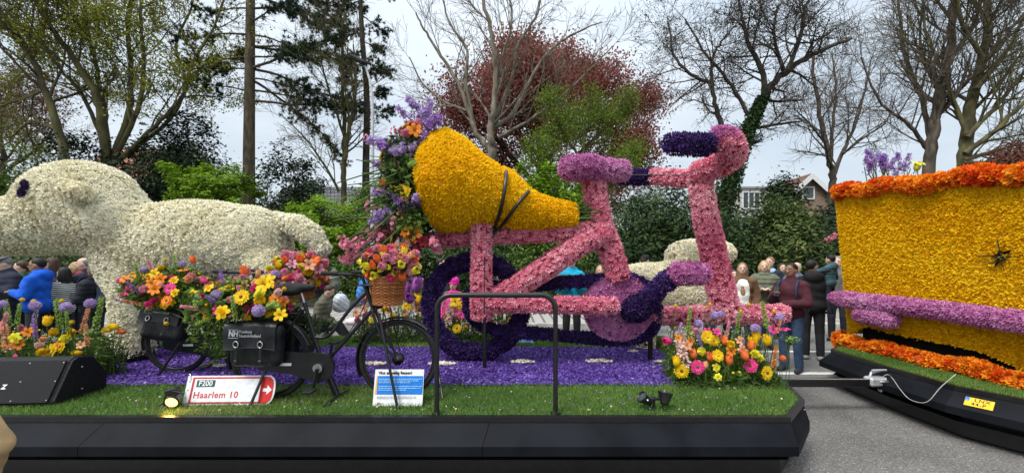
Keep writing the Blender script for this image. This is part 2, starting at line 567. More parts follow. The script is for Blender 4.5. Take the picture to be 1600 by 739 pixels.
M = {}
M['asphalt'] = asphalt_mat()
M['paint'] = noise_mat('road_paint', (0.5, 0.5, 0.48), (0.75, 0.75, 0.72), 9, 0.7)
M['paving'] = brick_mat('paving', (0.3, 0.29, 0.27), (0.36, 0.35, 0.33), (0.14, 0.13, 0.12), 0.3, 0.3)
M['concrete'] = noise_mat('concrete', (0.3, 0.29, 0.27), (0.46, 0.45, 0.42), 5, 0.9, 0.3)
M['soil'] = noise_mat('soil', (0.03, 0.035, 0.015), (0.07, 0.07, 0.03), 3, 0.95, 0.5)
M['turf_base'] = noise_mat('turf_base', (0.03, 0.06, 0.014), (0.055, 0.1, 0.025), 12, 0.9)
M['turf'] = petal_mat('turf_blade', [(0.06, 0.125, 0.022), (0.11, 0.215, 0.038), (0.19, 0.3, 0.065), (0.34, 0.33, 0.13)], [0, 0.4, 0.93, 1], 0.2)
def skirt_mat():
    m = noise_mat('black_panel', (0.004, 0.0048, 0.007), (0.009, 0.0105, 0.014), 3, 0.6, 0.22, spec=0.1, bscale=2.2)
    t = m.node_tree; b = t.nodes['Principled BSDF']; old = b.inputs['Base Color'].links[0].from_socket
    tc = t.nodes.new('ShaderNodeTexCoord'); mp = t.nodes.new('ShaderNodeMapping'); mp.inputs['Scale'].default_value = (9, 9, 1.5); mp.inputs['Rotation'].default_value = (0, .35, 0)
    n = t.nodes.new('ShaderNodeTexNoise'); n.inputs['Scale'].default_value = 6; n.inputs['Detail'].default_value = 8; n.inputs['Roughness'].default_value = .75
    r = ramp(t, [(0, 0, 0), (0.55, 0.55, 0.55)], [.6, .78]); n2 = t.nodes.new('ShaderNodeTexNoise'); n2.inputs['Scale'].default_value = 1.1; r2 = ramp(t, [(.05, .05, .05), (1, 1, 1)], [.4, .7])
    mu = t.nodes.new('ShaderNodeMath'); mu.operation = 'MULTIPLY'; mx = t.nodes.new('ShaderNodeMix'); mx.data_type = 'RGBA'; mx.inputs[7].default_value = (.04, .04, .04, 1)
    t.links.new(tc.outputs['Object'], mp.inputs['Vector']); t.links.new(mp.outputs['Vector'], n.inputs['Vector']); t.links.new(tc.outputs['Object'], n2.inputs['Vector'])
    t.links.new(n.outputs['Fac'], r.inputs['Fac']); t.links.new(n2.outputs['Fac'], r2.inputs['Fac']); t.links.new(r.outputs['Color'], mu.inputs[0]); t.links.new(r2.outputs['Color'], mu.inputs[1])
    t.links.new(mu.outputs['Value'], mx.inputs[0]); t.links.new(old, mx.inputs[6]); t.links.new(mx.outputs[2], b.inputs['Base Color'])
    return m
M['skirt'] = skirt_mat()
M['black'] = noise_mat('black_paint', (0.006, 0.006, 0.007), (0.012, 0.012, 0.013), 20, 0.32, spec=0.5)
M['rubber'] = noise_mat('rubber', (0.008, 0.008, 0.008), (0.016, 0.016, 0.016), 30, 0.75)
M['dark_void'] = flat_mat('dark_void', (0.006, 0.006, 0.006), 0.9)
M['steel'] = noise_mat('steel', (0.4, 0.4, 0.4), (0.62, 0.62, 0.62), 30, 0.3, metal=1.0)
M['galv'] = noise_mat('galvanised_steel', (0.42, 0.43, 0.44), (0.56, 0.57, 0.58), 12, 0.5, metal=0.4)
M['white'] = flat_mat('white_enamel', (0.78, 0.79, 0.8), 0.4)
M['red'] = flat_mat('red_print', (0.62, 0.03, 0.03), 0.45)
M['red_dark'] = flat_mat('red_border', (0.5, 0.05, 0.06), 0.45)
M['green_dk'] = flat_mat('green_print', (0.03, 0.11, 0.1), 0.45)
M['blue'] = flat_mat('blue_print', (0.01, 0.18, 0.6), 0.45)
M['lightblue'] = flat_mat('light_blue_print', (0.35, 0.6, 0.85), 0.45)
M['orange_pr'] = flat_mat('orange_print', (0.8, 0.4, 0.08), 0.45)
M['black_pr'] = flat_mat('black_print', (0.015, 0.015, 0.02), 0.5)
M['grey_pr'] = flat_mat('grey_print', (0.3, 0.31, 0.33), 0.5)
M['plate'] = flat_mat('yellow_plate', (0.85, 0.5, 0.01), 0.4)
M['tarp'] = noise_mat('black_tarpaulin', (0.006, 0.007, 0.009), (0.013, 0.014, 0.017), 6, 0.4, 0.3, spec=0.3, bscale=14)
M['tarp_lit'] = noise_mat('lit_tarpaulin', (0.08, 0.09, 0.1), (0.16, 0.17, 0.19), 6, 0.35, 0.25, spec=0.5)  # lighter copy of the tarpaulin; light on the flap's lower edge painted in
M['wicker'] = petal_mat('wicker', [(0.16, 0.05, 0.015), (0.33, 0.12, 0.04), (0.45, 0.2, 0.08)], None, 0.0, 0.5)
M['bark'] = noise_mat('grey_brown_bark', (0.06, 0.048, 0.036), (0.16, 0.132, 0.1), 6, 0.95, 0.6, (1, 1, 0.3))
M['bark_dk'] = noise_mat('dark_bark', (0.03, 0.025, 0.02), (0.08, 0.065, 0.05), 6, 0.95, 0.6, (1, 1, 0.3))
M['bark_moss'] = noise_mat('mossy_bark', (0.055, 0.045, 0.03), (0.14, 0.13, 0.05), 3, 0.95, 0.6, (1, 1, 0.4))
M['bark_pale'] = noise_mat('pale_bark', (0.11, 0.09, 0.065), (0.24, 0.21, 0.16), 5, 0.95, 0.5, (1, 1, 0.3))
M['bark_red'] = noise_mat('pine_bark', (0.05, 0.038, 0.026), (0.14, 0.11, 0.07), 7, 0.95, 0.8, (1, 1, 0.3))
def leafm(n, a, b, c, tr=0.3): M[n] = petal_mat(n, [a, b, c], None, tr, 0.55)
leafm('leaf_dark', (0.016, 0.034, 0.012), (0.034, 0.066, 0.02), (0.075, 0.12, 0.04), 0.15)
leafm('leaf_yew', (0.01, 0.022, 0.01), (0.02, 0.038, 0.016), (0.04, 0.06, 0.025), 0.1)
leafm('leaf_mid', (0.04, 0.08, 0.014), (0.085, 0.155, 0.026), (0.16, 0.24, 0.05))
leafm('leaf_lime', (0.11, 0.2, 0.012), (0.2, 0.34, 0.022), (0.3, 0.45, 0.05), 0.45)
leafm('leaf_spring', (0.075, 0.13, 0.012), (0.14, 0.225, 0.02), (0.23, 0.33, 0.04), 0.4)
leafm('leaf_bud', (0.13, 0.15, 0.012), (0.22, 0.24, 0.022), (0.32, 0.32, 0.05), 0.45)
leafm('leaf_copper', (0.16, 0.044, 0.042), (0.27, 0.085, 0.072), (0.37, 0.16, 0.11), 0.4)
leafm('leaf_rust', (0.09, 0.03, 0.02), (0.15, 0.055, 0.035), (0.2, 0.1, 0.06), 0.3)
leafm('leaf_laurel', (0.025, 0.05, 0.013), (0.055, 0.095, 0.024), (0.17, 0.2, 0.06), 0.2)
leafm('needle', (0.012, 0.026, 0.013), (0.022, 0.045, 0.022), (0.04, 0.07, 0.03), 0.1)
leafm('bud_dark', (0.035, 0.03, 0.02), (0.055, 0.045, 0.03), (0.08, 0.06, 0.035), 0.1)
# flower colours
M['fl_white'] = petal_mat('cream_petal', [(0.46, 0.37, 0.18), (0.69, 0.62, 0.4), (0.83, 0.78, 0.59), (0.87, 0.84, 0.69)], [0, 0.07, 0.28, 1], 0.12)
M['core_white'] = noise_mat('cream_base', (0.4, 0.35, 0.22), (0.55, 0.5, 0.35), 20, 0.95)
M['fl_yellow'] = petal_mat('yellow_petal', [(0.78, 0.42, 0.004), (0.88, 0.55, 0.005), (0.93, 0.64, 0.008), (0.95, 0.71, 0.03)], [0, 0.25, 0.75, 1], 0.35)
M['core_yellow'] = noise_mat('yellow_base', (0.5, 0.23, 0.004), (0.68, 0.34, 0.006), 20, 0.95)  # darker than the petals, painting shade into the gaps between them
M['fl_pink'] = petal_mat('pink_petal', [(0.56, 0.1, 0.19), (0.77, 0.22, 0.32), (0.86, 0.38, 0.47), (0.91, 0.6, 0.63)], [0, 0.35, 0.75, 1], 0.2)
M['core_pink'] = noise_mat('pink_base', (0.2, 0.03, 0.05), (0.3, 0.06, 0.085), 20, 0.95)  # dark base puts the shade of the floret gaps into the colour
M['fl_mauve'] = petal_mat('mauve_petal', [(0.36, 0.08, 0.23), (0.54, 0.18, 0.4), (0.66, 0.3, 0.54), (0.78, 0.46, 0.66)], [0, 0.35, 0.75, 1], 0.2)
M['core_mauve'] = noise_mat('mauve_base', (0.2, 0.04, 0.14), (0.3, 0.08, 0.22), 20, 0.95)
M['fl_violet'] = petal_mat('dark_violet_petal', [(0.018, 0.007, 0.042), (0.038, 0.016, 0.095), (0.065, 0.03, 0.16), (0.11, 0.06, 0.24)], [0, 0.4, 0.8, 1], 0.1)
M['core_violet'] = flat_mat('violet_base', (0.012, 0.006, 0.03), 0.95)
M['fl_carpet'] = petal_mat('purple_petal', [(0.06, 0.028, 0.17), (0.135, 0.07, 0.34), (0.22, 0.13, 0.48), (0.45, 0.34, 0.68)], [0, 0.35, 0.8, 1], 0.15)
M['core_carpet'] = noise_mat('purple_base', (0.03, 0.012, 0.12), (0.07, 0.03, 0.24), 20, 0.95)
M['fl_orange'] = petal_mat('orange_red_petal', [(0.66, 0.045, 0.008), (0.78, 0.12, 0.01), (0.86, 0.28, 0.013), (0.9, 0.42, 0.03)], [0, 0.35, 0.6, 1], 0.25)
M['core_orange'] = flat_mat('orange_base', (0.4, 0.06, 0.008), 0.95)
def simple_petal(n, c, tr=0.25):
    M[n] = petal_mat(n, [tuple(x * 0.65 for x in c), c, tuple(min(0.92, x * 1.25 + 0.02) for x in c)], None, tr, 0.55)
for n, c in (('p_yellow', (0.82, 0.52, 0.01)), ('p_lemon', (0.82, 0.72, 0.05)), ('p_orange', (0.8, 0.24, 0.02)), ('p_salmon', (0.82, 0.38, 0.2)),
             ('p_hot', (0.74, 0.06, 0.24)), ('p_rose', (0.8, 0.32, 0.42)), ('p_blush', (0.82, 0.55, 0.5)), ('p_red', (0.24, 0.012, 0.03)),
             ('p_lilac', (0.34, 0.18, 0.5)), ('p_lav', (0.48, 0.35, 0.62)), ('p_green', (0.28, 0.42, 0.08)), ('p_white', (0.78, 0.78, 0.74)),
             ('p_tulip', (0.84, 0.19, 0.05)), ('p_magenta', (0.4, 0.12, 0.42))):
    simple_petal(n, c)
M['stem'] = petal_mat('green_stem', [(0.03, 0.07, 0.012), (0.07, 0.14, 0.025), (0.14, 0.22, 0.05)], None, 0.15, 0.5)
M['eye_fl'] = flat_mat('flower_eye', (0.12, 0.06, 0.012), 0.9)
M['eye_yel'] = flat_mat('flower_eye_yellow', (0.5, 0.3, 0.02), 0.9)
M['twig'] = noise_mat('twig', (0.05, 0.035, 0.022), (0.12, 0.085, 0.05), 12, 0.9)
# people
SK = {'light': noise_mat('skin_light', (0.58, 0.36, 0.27), (0.68, 0.44, 0.34), 12, 0.55), 'mid': noise_mat('skin_tan', (0.33, 0.17, 0.1), (0.42, 0.23, 0.14), 12, 0.55),
      'brown': noise_mat('skin_brown', (0.2, 0.1, 0.06), (0.28, 0.145, 0.09), 12, 0.5)}
def hairm(n, c): return noise_mat(n, tuple(x * 0.6 for x in c), tuple(x * 1.3 for x in c), 40, 0.55, 0.5, (1, 1, 0.2))
HR = {'black': hairm('hair_black', (0.012, 0.01, 0.009)), 'brown': hairm('hair_brown', (0.06, 0.032, 0.018)), 'blond': hairm('hair_blond', (0.4, 0.27, 0.13)),
      'grey': hairm('hair_grey', (0.2, 0.19, 0.18)), 'lightbrown': hairm('hair_light_brown', (0.2, 0.12, 0.06))}
M['eye_dk'] = flat_mat('iris', (0.012, 0.009, 0.008), 0.2)
M['eye_wh'] = flat_mat('eye_white', (0.6, 0.58, 0.55), 0.3)
M['lip'] = flat_mat('lip', (0.32, 0.1, 0.09), 0.5)
M['glass'] = flat_mat('window_glass', (0.06, 0.075, 0.085), 0.08, spec=0.6)
m, t, b = bsdf_mat('lamp_glow', 0.4)
b.inputs['Base Color'].default_value = (0.9, 0.65, 0.3, 1); b.inputs['Emission Color'].default_value = (1.0, 0.62, 0.2, 1); b.inputs['Emission Strength'].default_value = 1.3
M['glow'] = m
# ================================================================ SETTING
def sheet(name, x0, x1, y0, y1, z, mat, thick=0.0):
    mb = MB()
    mb.add([(x0, y0, z), (x1, y0, z), (x1, y1, z), (x0, y1, z)], [(0, 1, 2, 3)])
    o = mb.build(name, mat); o['kind'] = 'structure'
    return o
sheet('ground', -400, 400, -60, 900, -0.012, M['soil'])
sheet('road', -60, 60, -12, 10.2, 0.0, M['asphalt'])
for yy in (5.82, 7.32):
    mb = MB(); 
    for x0, x1 in ((-20, -3.4), (-3.3, 3.1), (3.15, 24)):
        mb.add([(x0, yy, .004), (x1, yy, .004), (x1, yy + .12, .004), (x0, yy + .12, .004)], [(0, 1, 2, 3)])
    o = mb.build('road_line', M['paint']); o['kind'] = 'structure'
mb = MB(); box(mb, (0, 12.6, 0.05), (120, 4.6, 0.1)); o = mb.build('pavement', M['paving']); o['kind'] = 'structure'
k = None
mb0 = MB(); box(mb0, (0, 0, 0), (1.0, 0.14, 0.16), bevel=0.015); kerb_me = mb0.mesh('kerb_stone', M['concrete'])
kr = thing('kerb', 'low grey kerb of concrete stones along the far side of the road', 'kerb', (0, 10.21, 0))
for i in range(-14, 15):
    put('kerb_stone', kerb_me, kr, Matrix.Translation((i * 1.008, 0, 0.05)))
wl = thing('retaining_wall', 'low pale concrete retaining wall below the ivy bank behind the crowd', 'wall', (0, 14.98, 0))
mb0 = MB(); box(mb0, (0, 0, 0.21), (1.96, 0.24, 0.42), bevel=0.02); wb = mb0.mesh('concrete_block', M['concrete'])
for i in range(-10, 11): put('concrete_block', wb, wl, Matrix.Translation((i * 1.98, 0, 0)))
# earth bank behind the wall
mb = MB()
xs = np.linspace(-60, 60, 61); ys = [15.1, 16, 19, 24, 40, 70]; zs = [0.38, 0.55, 0.75, 0.9, 1.0, 1.0]
rg = np.random.default_rng(3)
V = [(x, y, z + rg.uniform(-.06, .06)) for y, z in zip(ys, zs) for x in xs]
F = [(j * 61 + i, j * 61 + i + 1, (j + 1) * 61 + i + 1, (j + 1) * 61 + i) for j in range(5) for i in range(60)]
mb.add(V, F, 0, True); o = mb.build('bank', M['soil']); o['kind'] = 'structure'

# ---------------------------------------------------------------- trees
def limb_world(pts, Y, rng, yspread=1.2):
    """limb through picture points, given real depth: it also leans in or out"""
    out = []; n = len(pts); dy = rng.uniform(-yspread, yspread)
    for i, (px, py) in enumerate(pts):
        out.append(W(px, py, Y + dy * i / max(n - 1, 1)))
    return out

def smooth_poly(P, n):
    P = np.array([tuple(p) for p in P], float)
    if len(P) < 3:
        t = np.linspace(0, 1, n)[:, None]; return P[0] + (P[-1] - P[0]) * t
    t = np.linspace(0, len(P) - 1, n); out = []
    for q in t:
        i = min(int(q), len(P) - 2); f = q - i
        p0, p1, p2, p3 = P[max(i - 1, 0)], P[i], P[i + 1], P[min(i + 2, len(P) - 1)]
        out.append(0.5 * (2 * p1 + (p2 - p0) * f + (2 * p0 - 5 * p1 + 4 * p2 - p3) * f * f + (3 * p1 - p0 - 3 * p2 + p3) * f ** 3))
    return np.array(out)

class Grow:
    def __init__(self, rng, lens, kids, wob, trop, ang, seg, thin=0.55, minr=0.006):
        self.r = rng; self.lens = lens; self.kids = kids; self.wob = wob; self.trop = trop; self.ang = ang; self.seg = seg
        self.thin = thin; self.minr = minr
        self.P0 = []; self.P1 = []; self.R0 = []; self.R1 = []; self.tips = []
    def branch(self, p, d, L, r, lv):
        rng = self.r; n = max(2, int(L / self.seg[lv])); st = L / n; pts = [p]; ds = [d]
        for i in range(n):
            d = d + rng.normal(size=3) * self.wob[lv] + np.array([0, 0, self.trop[lv]])
            d = d / np.linalg.norm(d); p = p + d * st; pts.append(p); ds.append(d)
        rr = np.linspace(r, max(r * 0.35, self.minr), n + 1)
        for i in range(n):
            self.P0.append(pts[i]); self.P1.append(pts[i + 1]); self.R0.append(rr[i]); self.R1.append(rr[i + 1])
        if lv >= len(self.lens) - 1:
            self.tips.extend(pts[1:]); return
        self.spawn(pts, ds, rr, L, lv + 1)
    def spawn(self, pts, ds, rr, L, lv, t0=0.25):
        rng = self.r; k = self.kids[lv]; k = max(1, int(k * rng.uniform(0.75, 1.25)))
        for j in range(k):
            t = t0 + (1 - t0) * (j + rng.uniform(0, 1)) / k
            i = min(int(t * (len(pts) - 1)), len(pts) - 2)
            d = ds[min(i, len(ds) - 1)]
            a = rng.normal(size=3); a = a - d * (a @ d); a = a / np.linalg.norm(a)
            th = R(self.ang[lv]) * rng.uniform(0.6, 1.35)
            nd = d * math.cos(th) + a * math.sin(th)
            p = pts[i] + (pts[i + 1] - pts[i]) * (t * (len(pts) - 1) - i)
            LL = self.lens[lv] * rng.uniform(0.6, 1.25) * (1.15 - 0.55 * t)
            self.branch(p, nd, LL, max(rr[i] * self.thin, self.minr), lv)

def tree(name, label, cat, limbs, Y, bark, seed, lens, kids, wob=(0, .12, .16, .2), trop=(0, .05, .03, .02), ang=(0, 45, 42, 40),
         seg=(0, .5, .3, .2), leafmat=None, leaf=0.1, perTip=0, tipr=0.2, minr=0.006, yspread=1.2, t0=0.3, group=None, leafkeep=1.0, up=0.3, leafname='leaves', thin=0.5, rs=1.0):
    rng = np.random.default_rng(seed)
    base = None; tb = MB(); g = Grow(rng, lens, kids, wob, trop, ang, seg, thin, minr)
    polys = []
    for pts, r0, r1 in limbs:
        r0 *= rs; r1 *= rs
        Pw = limb_world(pts, Y, rng, yspread)
        if base is None: base = Pw[0].copy()
        sp = smooth_poly(Pw, max(6, len(pts) * 5))
        sp[1:-1] += rng.normal(size=(len(sp) - 2, 3)) * r0 * 0.16
        polys.append((sp, r0, r1))
    base = Vector((polys[0][0][0][0], polys[0][0][0][1], 0))
    root = thing(name, label, cat, base, 0, group)
    off = np.array(base)
    for i, (sp, r0, r1) in enumerate(polys):
        rr = np.linspace(r0, r1, len(sp)) if i else np.concatenate([[r0 * 1.35], np.linspace(r0, r1, len(sp) - 1)])
        mbl = MB()
        tube(mbl, sp - off, rr, 9)
        mbl.build('trunk' if i == 0 else 'limb', bark, root)
        ds = nrmz(np.gradient(sp, axis=0))
        g.spawn([q for q in sp], [q for q in ds], rr, 0, 1, t0 if i == 0 else 0.12)
    cb = MB()
    segs(cb, np.array(g.P0) - off, np.array(g.P1) - off, g.R0, g.R1, 3)
    cb.build('branches', bark, root)['kind'] = 'stuff'
    if leafmat is not None and perTip > 0:
        T = np.array(g.tips)
        dens = lownoise(T, rng, 0.9)
        T = T[(dens + rng.normal(size=len(T)) * 0.5) < np.quantile(dens, leafkeep)] if leafkeep < 1 else T
        P = np.repeat(T, perTip, 0) + rng.normal(size=(len(T) * perTip, 3)) * tipr
        lb = MB(); leaves(lb, P - off, leaf, rng, up=up)
        o = lb.build(leafname, leafmat, root); o['kind'] = 'stuff'
    return root

def bush(name, label, cat, c, rad, leafmat, n, leaf, seed, stems=6, clump=0.26, asp=0.6, base_z=0.4, group=None, barkm='bark_dk', clumps=None, spread=1.0, up=0.4):
    """shrub: stems fanning out from the base and leaf clumps through an uneven crown"""
    rng = np.random.default_rng(seed)
    c = np.array(c, float); rad = np.array(rad, float)
    root = thing(name, label, cat, (c[0], c[1], base_z), 0, group)
    off = np.array([c[0], c[1], base_z])
    nc = clumps or max(40, int(n / 60))
    u = nrmz(rng.normal(size=(nc, 3)))
    lump = 1 + 0.17 * lownoise(u, rng, 2.4)
    rr = (rng.uniform(0.06, 1.0, nc) ** 0.5) * lump
    cc = c + u * rad * rr[:, None] * spread
    cc[:, 2] = np.maximum(cc[:, 2], base_z + 0.1)
    sb = MB()
    st = min(nc, max(stems * 12, 40)); pick = rng.choice(nc, st, replace=False)
    lo = np.array([c[0], c[1], base_z]) + rng.normal(size=(st, 3)) * rad * np.array([.3, .3, 0])
    mid = lo + (cc[pick] - lo) * 0.5 + rng.normal(size=(st, 3)) * rad * 0.08
    segs(sb, lo - off, mid - off, np.full(st, .035), np.full(st, .02), 4); segs(sb, mid - off, cc[pick] - off, np.full(st, .02), np.full(st, .006), 3)
    sb.build('stems', M[barkm], root)
    per = int(n / nc)
    P = np.repeat(cc, per, 0) + rng.normal(size=(nc * per, 3)) * clump * np.array([1, 1, .75])
    N = nrmz(P - c) * 0.8
    P[:, 2] = np.maximum(P[:, 2], base_z + 0.02)
    lb = MB(); rn = np.clip(np.repeat(rng.uniform(0.1, 0.9, nc), per) + rng.normal(size=len(P)) * .22, 0, 1)
    leaves(lb, P - off, leaf, rng, N, up, asp, 0, rn)
    o = lb.build('leaves', leafmat, root); o['kind'] = 'stuff'
    return root

# big budding tree with many stems on the left
tree('budding_tree', 'big multi-stemmed tree with yellow-green buds above the white sheep\'s back', 'tree',
     [([(168, 300), (165, 240), (158, 190), (150, 150), (120, 100), (85, 50), (55, 0), (35, -50)], .30, .10),
      ([(170, 260), (200, 180), (205, 120), (200, 60), (205, 0), (208, -60)], .22, .08),
      ([(172, 250), (160, 160), (150, 100), (135, 40), (130, -20)], .18, .07),
      ([(178, 250), (215, 170), (225, 100), (220, 30), (225, -50)], .18, .07),
      ([(172, 262), (240, 200), (285, 150), (300, 100), (330, 50), (350, 0)], .16, .06),
      ([(165, 232), (130, 150), (95, 110), (60, 60), (10, 20)], .15, .05),
      ([(185, 252), (262, 190), (290, 130), (275, 70), (300, 10), (310, -40)], .15, .05)],
     17.0, M['bark_moss'], 11, (0, 2.8, 1.5, .8), (0, 12, 7, 5), leafmat=M['leaf_bud'], leaf=.115, perTip=8, tipr=.14, minr=.008, leafkeep=.64, yspread=2.0, rs=.58)
tree('leaning_tree', 'leaning brown trunk at the far left with few leaves', 'tree',
     [([(112, 290), (98, 230), (85, 180), (65, 130), (45, 85), (20, 45), (-15, 0), (-40, -40)], .24, .10),
      ([(70, 142), (45, 150), (20, 160), (-10, 170)], .1, .04), ([(50, 92), (70, 40), (75, -10)], .1, .04),
      ([(92, 205), (50, 190), (15, 215), (-20, 210)], .09, .03)],
     16.0, M['bark_moss'], 12, (0, 2.6, 1.4, .8), (0, 13, 7, 5), leafmat=M['leaf_bud'], leaf=.1, perTip=2, tipr=.12, minr=.008, leafkeep=.3, yspread=1.5, rs=.65)
tree('copper_tree', 'small copper-leaved tree at the left edge behind the leaning trunk', 'tree',
     [([(0, 330), (5, 260), (0, 200), (15, 140)], .16, .06), ([(5, 270), (60, 230), (90, 190)], .09, .03), ([(3, 250), (-40, 200), (-60, 150)], .09, .03)],
     21.0, M['bark_dk'], 13, (0, 2.8, 1.6, .9), (0, 13, 8, 5), leafmat=M['leaf_rust'], leaf=.16, perTip=2, tipr=.25, leafkeep=.75)
# the two pines
def pine(label, limbs, Y, seed, boughs, trunkmat, kid=14):
    rng = np.random.default_rng(seed)
    sp = smooth_poly(limb_world(limbs[0], Y, rng, .2), 24); r0, r1 = limbs[1]
    base = Vector((sp[0][0], sp[0][1], 0)); off = np.array(base)
    root = thing('pine_tree', label, 'pine tree', base)
    rr = np.linspace(r0, r1, len(sp)); tb = MB(); tube(tb, sp - off, rr, 12); tb.build('trunk', trunkmat, root)
    P0 = []; P1 = []; R0 = []; R1 = []; tufts = []
    bb = MB(); nb = 0
    for (t, dx, dz, L) in boughs:
        i = min(int(t * (len(sp) - 1)), len(sp) - 2); p = sp[i].copy()
        d = nrmz(np.array([dx, rng.uniform(-.55, .55), dz]))
        n = max(5, int(L / .35)); pts = [p]
        for q in range(n):
            d = nrmz(d + rng.normal(size=3) * .09 + np.array([0, 0, -.035 + .06 * (q > n * .6)])); p = p + d * L / n; pts.append(p)
        br = np.linspace(.03 + .008 * L, .008, len(pts)); b1 = MB(); tube(b1, np.array(pts) - off, br, 5)
        b1.build('bough', trunkmat, root)
        for q in range(2, len(pts)):
            for _ in range(7):
                a = nrmz(d + rng.normal(size=3) * .75 + np.array([0, 0, -.1])); l = rng.uniform(.25, .75) * (1.1 - .4 * q / len(pts))
                e = pts[q] + a * l; P0.append(pts[q]); P1.append(e); R0.append(.012); R1.append(.005); 
                if q > len(pts) * .3: tufts += [e, pts[q] + a * l * .65]
    segs_b = MB(); segs(segs_b, np.array(P0) - off, np.array(P1) - off, R0, R1, 3); segs_b.build('twigs', trunkmat, root)['kind'] = 'stuff'
    T = np.array(tufts); per = 34
    N = nrmz(rng.normal(size=(len(T) * per, 3)) + np.array([0, 0, .2])); A = np.repeat(T, per, 0); l = rng.uniform(.09, .2, len(A))[:, None]
    S = nrmz(np.cross(N, rng.normal(size=N.shape))) * .016
    V = np.stack([A - S, A + S, A + N * l], 1) - off
    nb_ = MB(); nb_.add(V.reshape(-1, 3), np.arange(len(A) * 3).reshape(-1, 3), 0, False, np.repeat(rng.uniform(0, 1, len(A)), 3))
    o = nb_.build('needles', M['needle'], root); o['kind'] = 'stuff'
rg = np.random.default_rng(5)
b1 = [(t, s * 1.0, rg.uniform(-.15, .25), rg.uniform(2.6, 5.3) * (1.0 if s > 0 else .6)) for t, s in
      [(.5, 1), (.53, 1), (.56, -1), (.58, 1), (.6, 1), (.61, -1), (.62, 1), (.64, 1), (.66, -1), (.68, 1), (.7, 1), (.72, -1), (.73, 1), (.75, -1), (.78, 1), (.8, 1), (.83, -1), (.85, 1), (.88, 1), (.9, 1), (.93, -1), (.95, 1), (.97, 1), (.98, -1), (.99, 1), (1.0, 1)]]
pine('tall pine with a thick bare trunk and dark boughs reaching right', ([(389, 330), (389, 250), (390, 150), (391, 50), (392, -60)], (.27, .17)), 18.0, 21, b1, M['bark_red'])
b2 = [(t, s, rg.uniform(-.5, .05), rg.uniform(.6, 1.5)) for t, s in [(q / 26, (-1) ** q) for q in range(12, 27)]]
pine('thin dark conifer with drooping short boughs standing behind the street lamp', ([(571, 340), (572, 250), (573, 150), (566, 60), (561, -50)], (.2, .1)), 20.0, 22, b2, M['bark_dk'])
tree('bare_tree', 'slender twin-stemmed bare tree left of the street lamp', 'tree',
     [([(537, 330), (537, 280), (538, 220), (537, 150), (534, 60), (540, 20)], .15, .04), ([(539, 250), (548, 190), (556, 130), (552, 70)], .1, .03),
      ([(530, 300), (508, 260), (480, 220), (440, 180)], .07, .02), ([(537, 210), (520, 160), (505, 110), (500, 70)], .07, .02)],
     19.0, M['bark_moss'], 23, (0, 2.1, 1.2, .7), (0, 14, 8, 5), leafmat=M['leaf_mid'], leaf=.07, perTip=1, tipr=.15, minr=.007, leafkeep=.12)
# pale bare tree in the middle
tree('bare_tree', 'wide pale bare tree rising above the yellow bouquet wrapper', 'tree',
     [([(772, 330), (770, 250), (767, 210), (770, 180), (775, 130), (770, 60), (755, 0), (750, -50)], .26, .06),
      ([(768, 240), (742, 205), (735, 180), (715, 130), (690, 90), (665, 50), (650, 20)], .16, .04),
      ([(770, 200), (800, 180), (820, 140), (850, 90), (885, 60), (940, 35)], .15, .03),
      ([(742, 200), (728, 130), (730, 80), (700, 30), (690, -20)], .11, .03),
      ([(772, 190), (800, 120), (810, 70), (840, 20), (850, -40)], .12, .03),
      ([(778, 215), (815, 195), (860, 165), (900, 130), (955, 75)], .11, .03),
      ([(772, 150), (785, 90), (800, 30), (790, -30)], .1, .03),
      ([(735, 175), (695, 160), (660, 130), (640, 90)], .09, .03)],
     21.0, M['bark_pale'], 24, (0, 2.8, 1.6, .9), (0, 10, 6, 4), wob=(0, .09, .12, .15), trop=(0, .08, .06, .04), ang=(0, 36, 36, 35), minr=.009, yspread=1.8)
# copper beech
tree('copper_beech', 'broad copper-red tree in the middle background', 'tree',
     [([(850, 380), (850, 300), (845, 230), (842, 175), (838, 135)], .42, .12), ([(850, 310), (795, 240), (755, 200), (725, 175)], .22, .06), ([(852, 300), (915, 230), (960, 190), (990, 175)], .22, .06),
      ([(848, 260), (895, 195), (920, 155), (935, 140)], .18, .05), ([(846, 250), (790, 185), (775, 140)], .18, .05), ([(852, 320), (940, 275), (1000, 245)], .16, .04), ([(850, 320), (765, 275), (710, 245)], .16, .04),
      ([(842, 190), (868, 150), (885, 125)], .13, .04), ([(842, 190), (806, 145), (808, 120)], .13, .04)],
     28.0, M['bark_dk'], 25, (0, 3.1, 1.9, 1.0), (0, 15, 8, 3), trop=(0, .04, .02, .01), leafmat=M['leaf_copper'], leaf=.22, perTip=11, tipr=.45, minr=.012, leafkeep=.9, yspread=4.0)
tree('young_tree', 'young bright green tree in front of the copper-red crown', 'tree',
     [([(905, 400), (905, 330), (910, 260), (913, 205), (915, 170)], .13, .03), ([(906, 330), (870, 280), (850, 250)], .07, .02), ([(908, 320), (945, 280), (975, 250)], .07, .02),
      ([(912, 240), (950, 190), (970, 160)], .06, .02), ([(912, 250), (880, 210), (870, 170)], .06, .02), ([(906, 345), (960, 320), (1000, 310)], .06, .02), ([(906, 350), (860, 330), (830, 310)], .06, .02)],
     18.0, M['bark_moss'], 26, (0, 1.2, .75, .45), (0, 14, 8, 5), leafmat=M['leaf_spring'], leaf=.1, perTip=4, tipr=.18, leafkeep=.6, yspread=1.4, up=1.0)
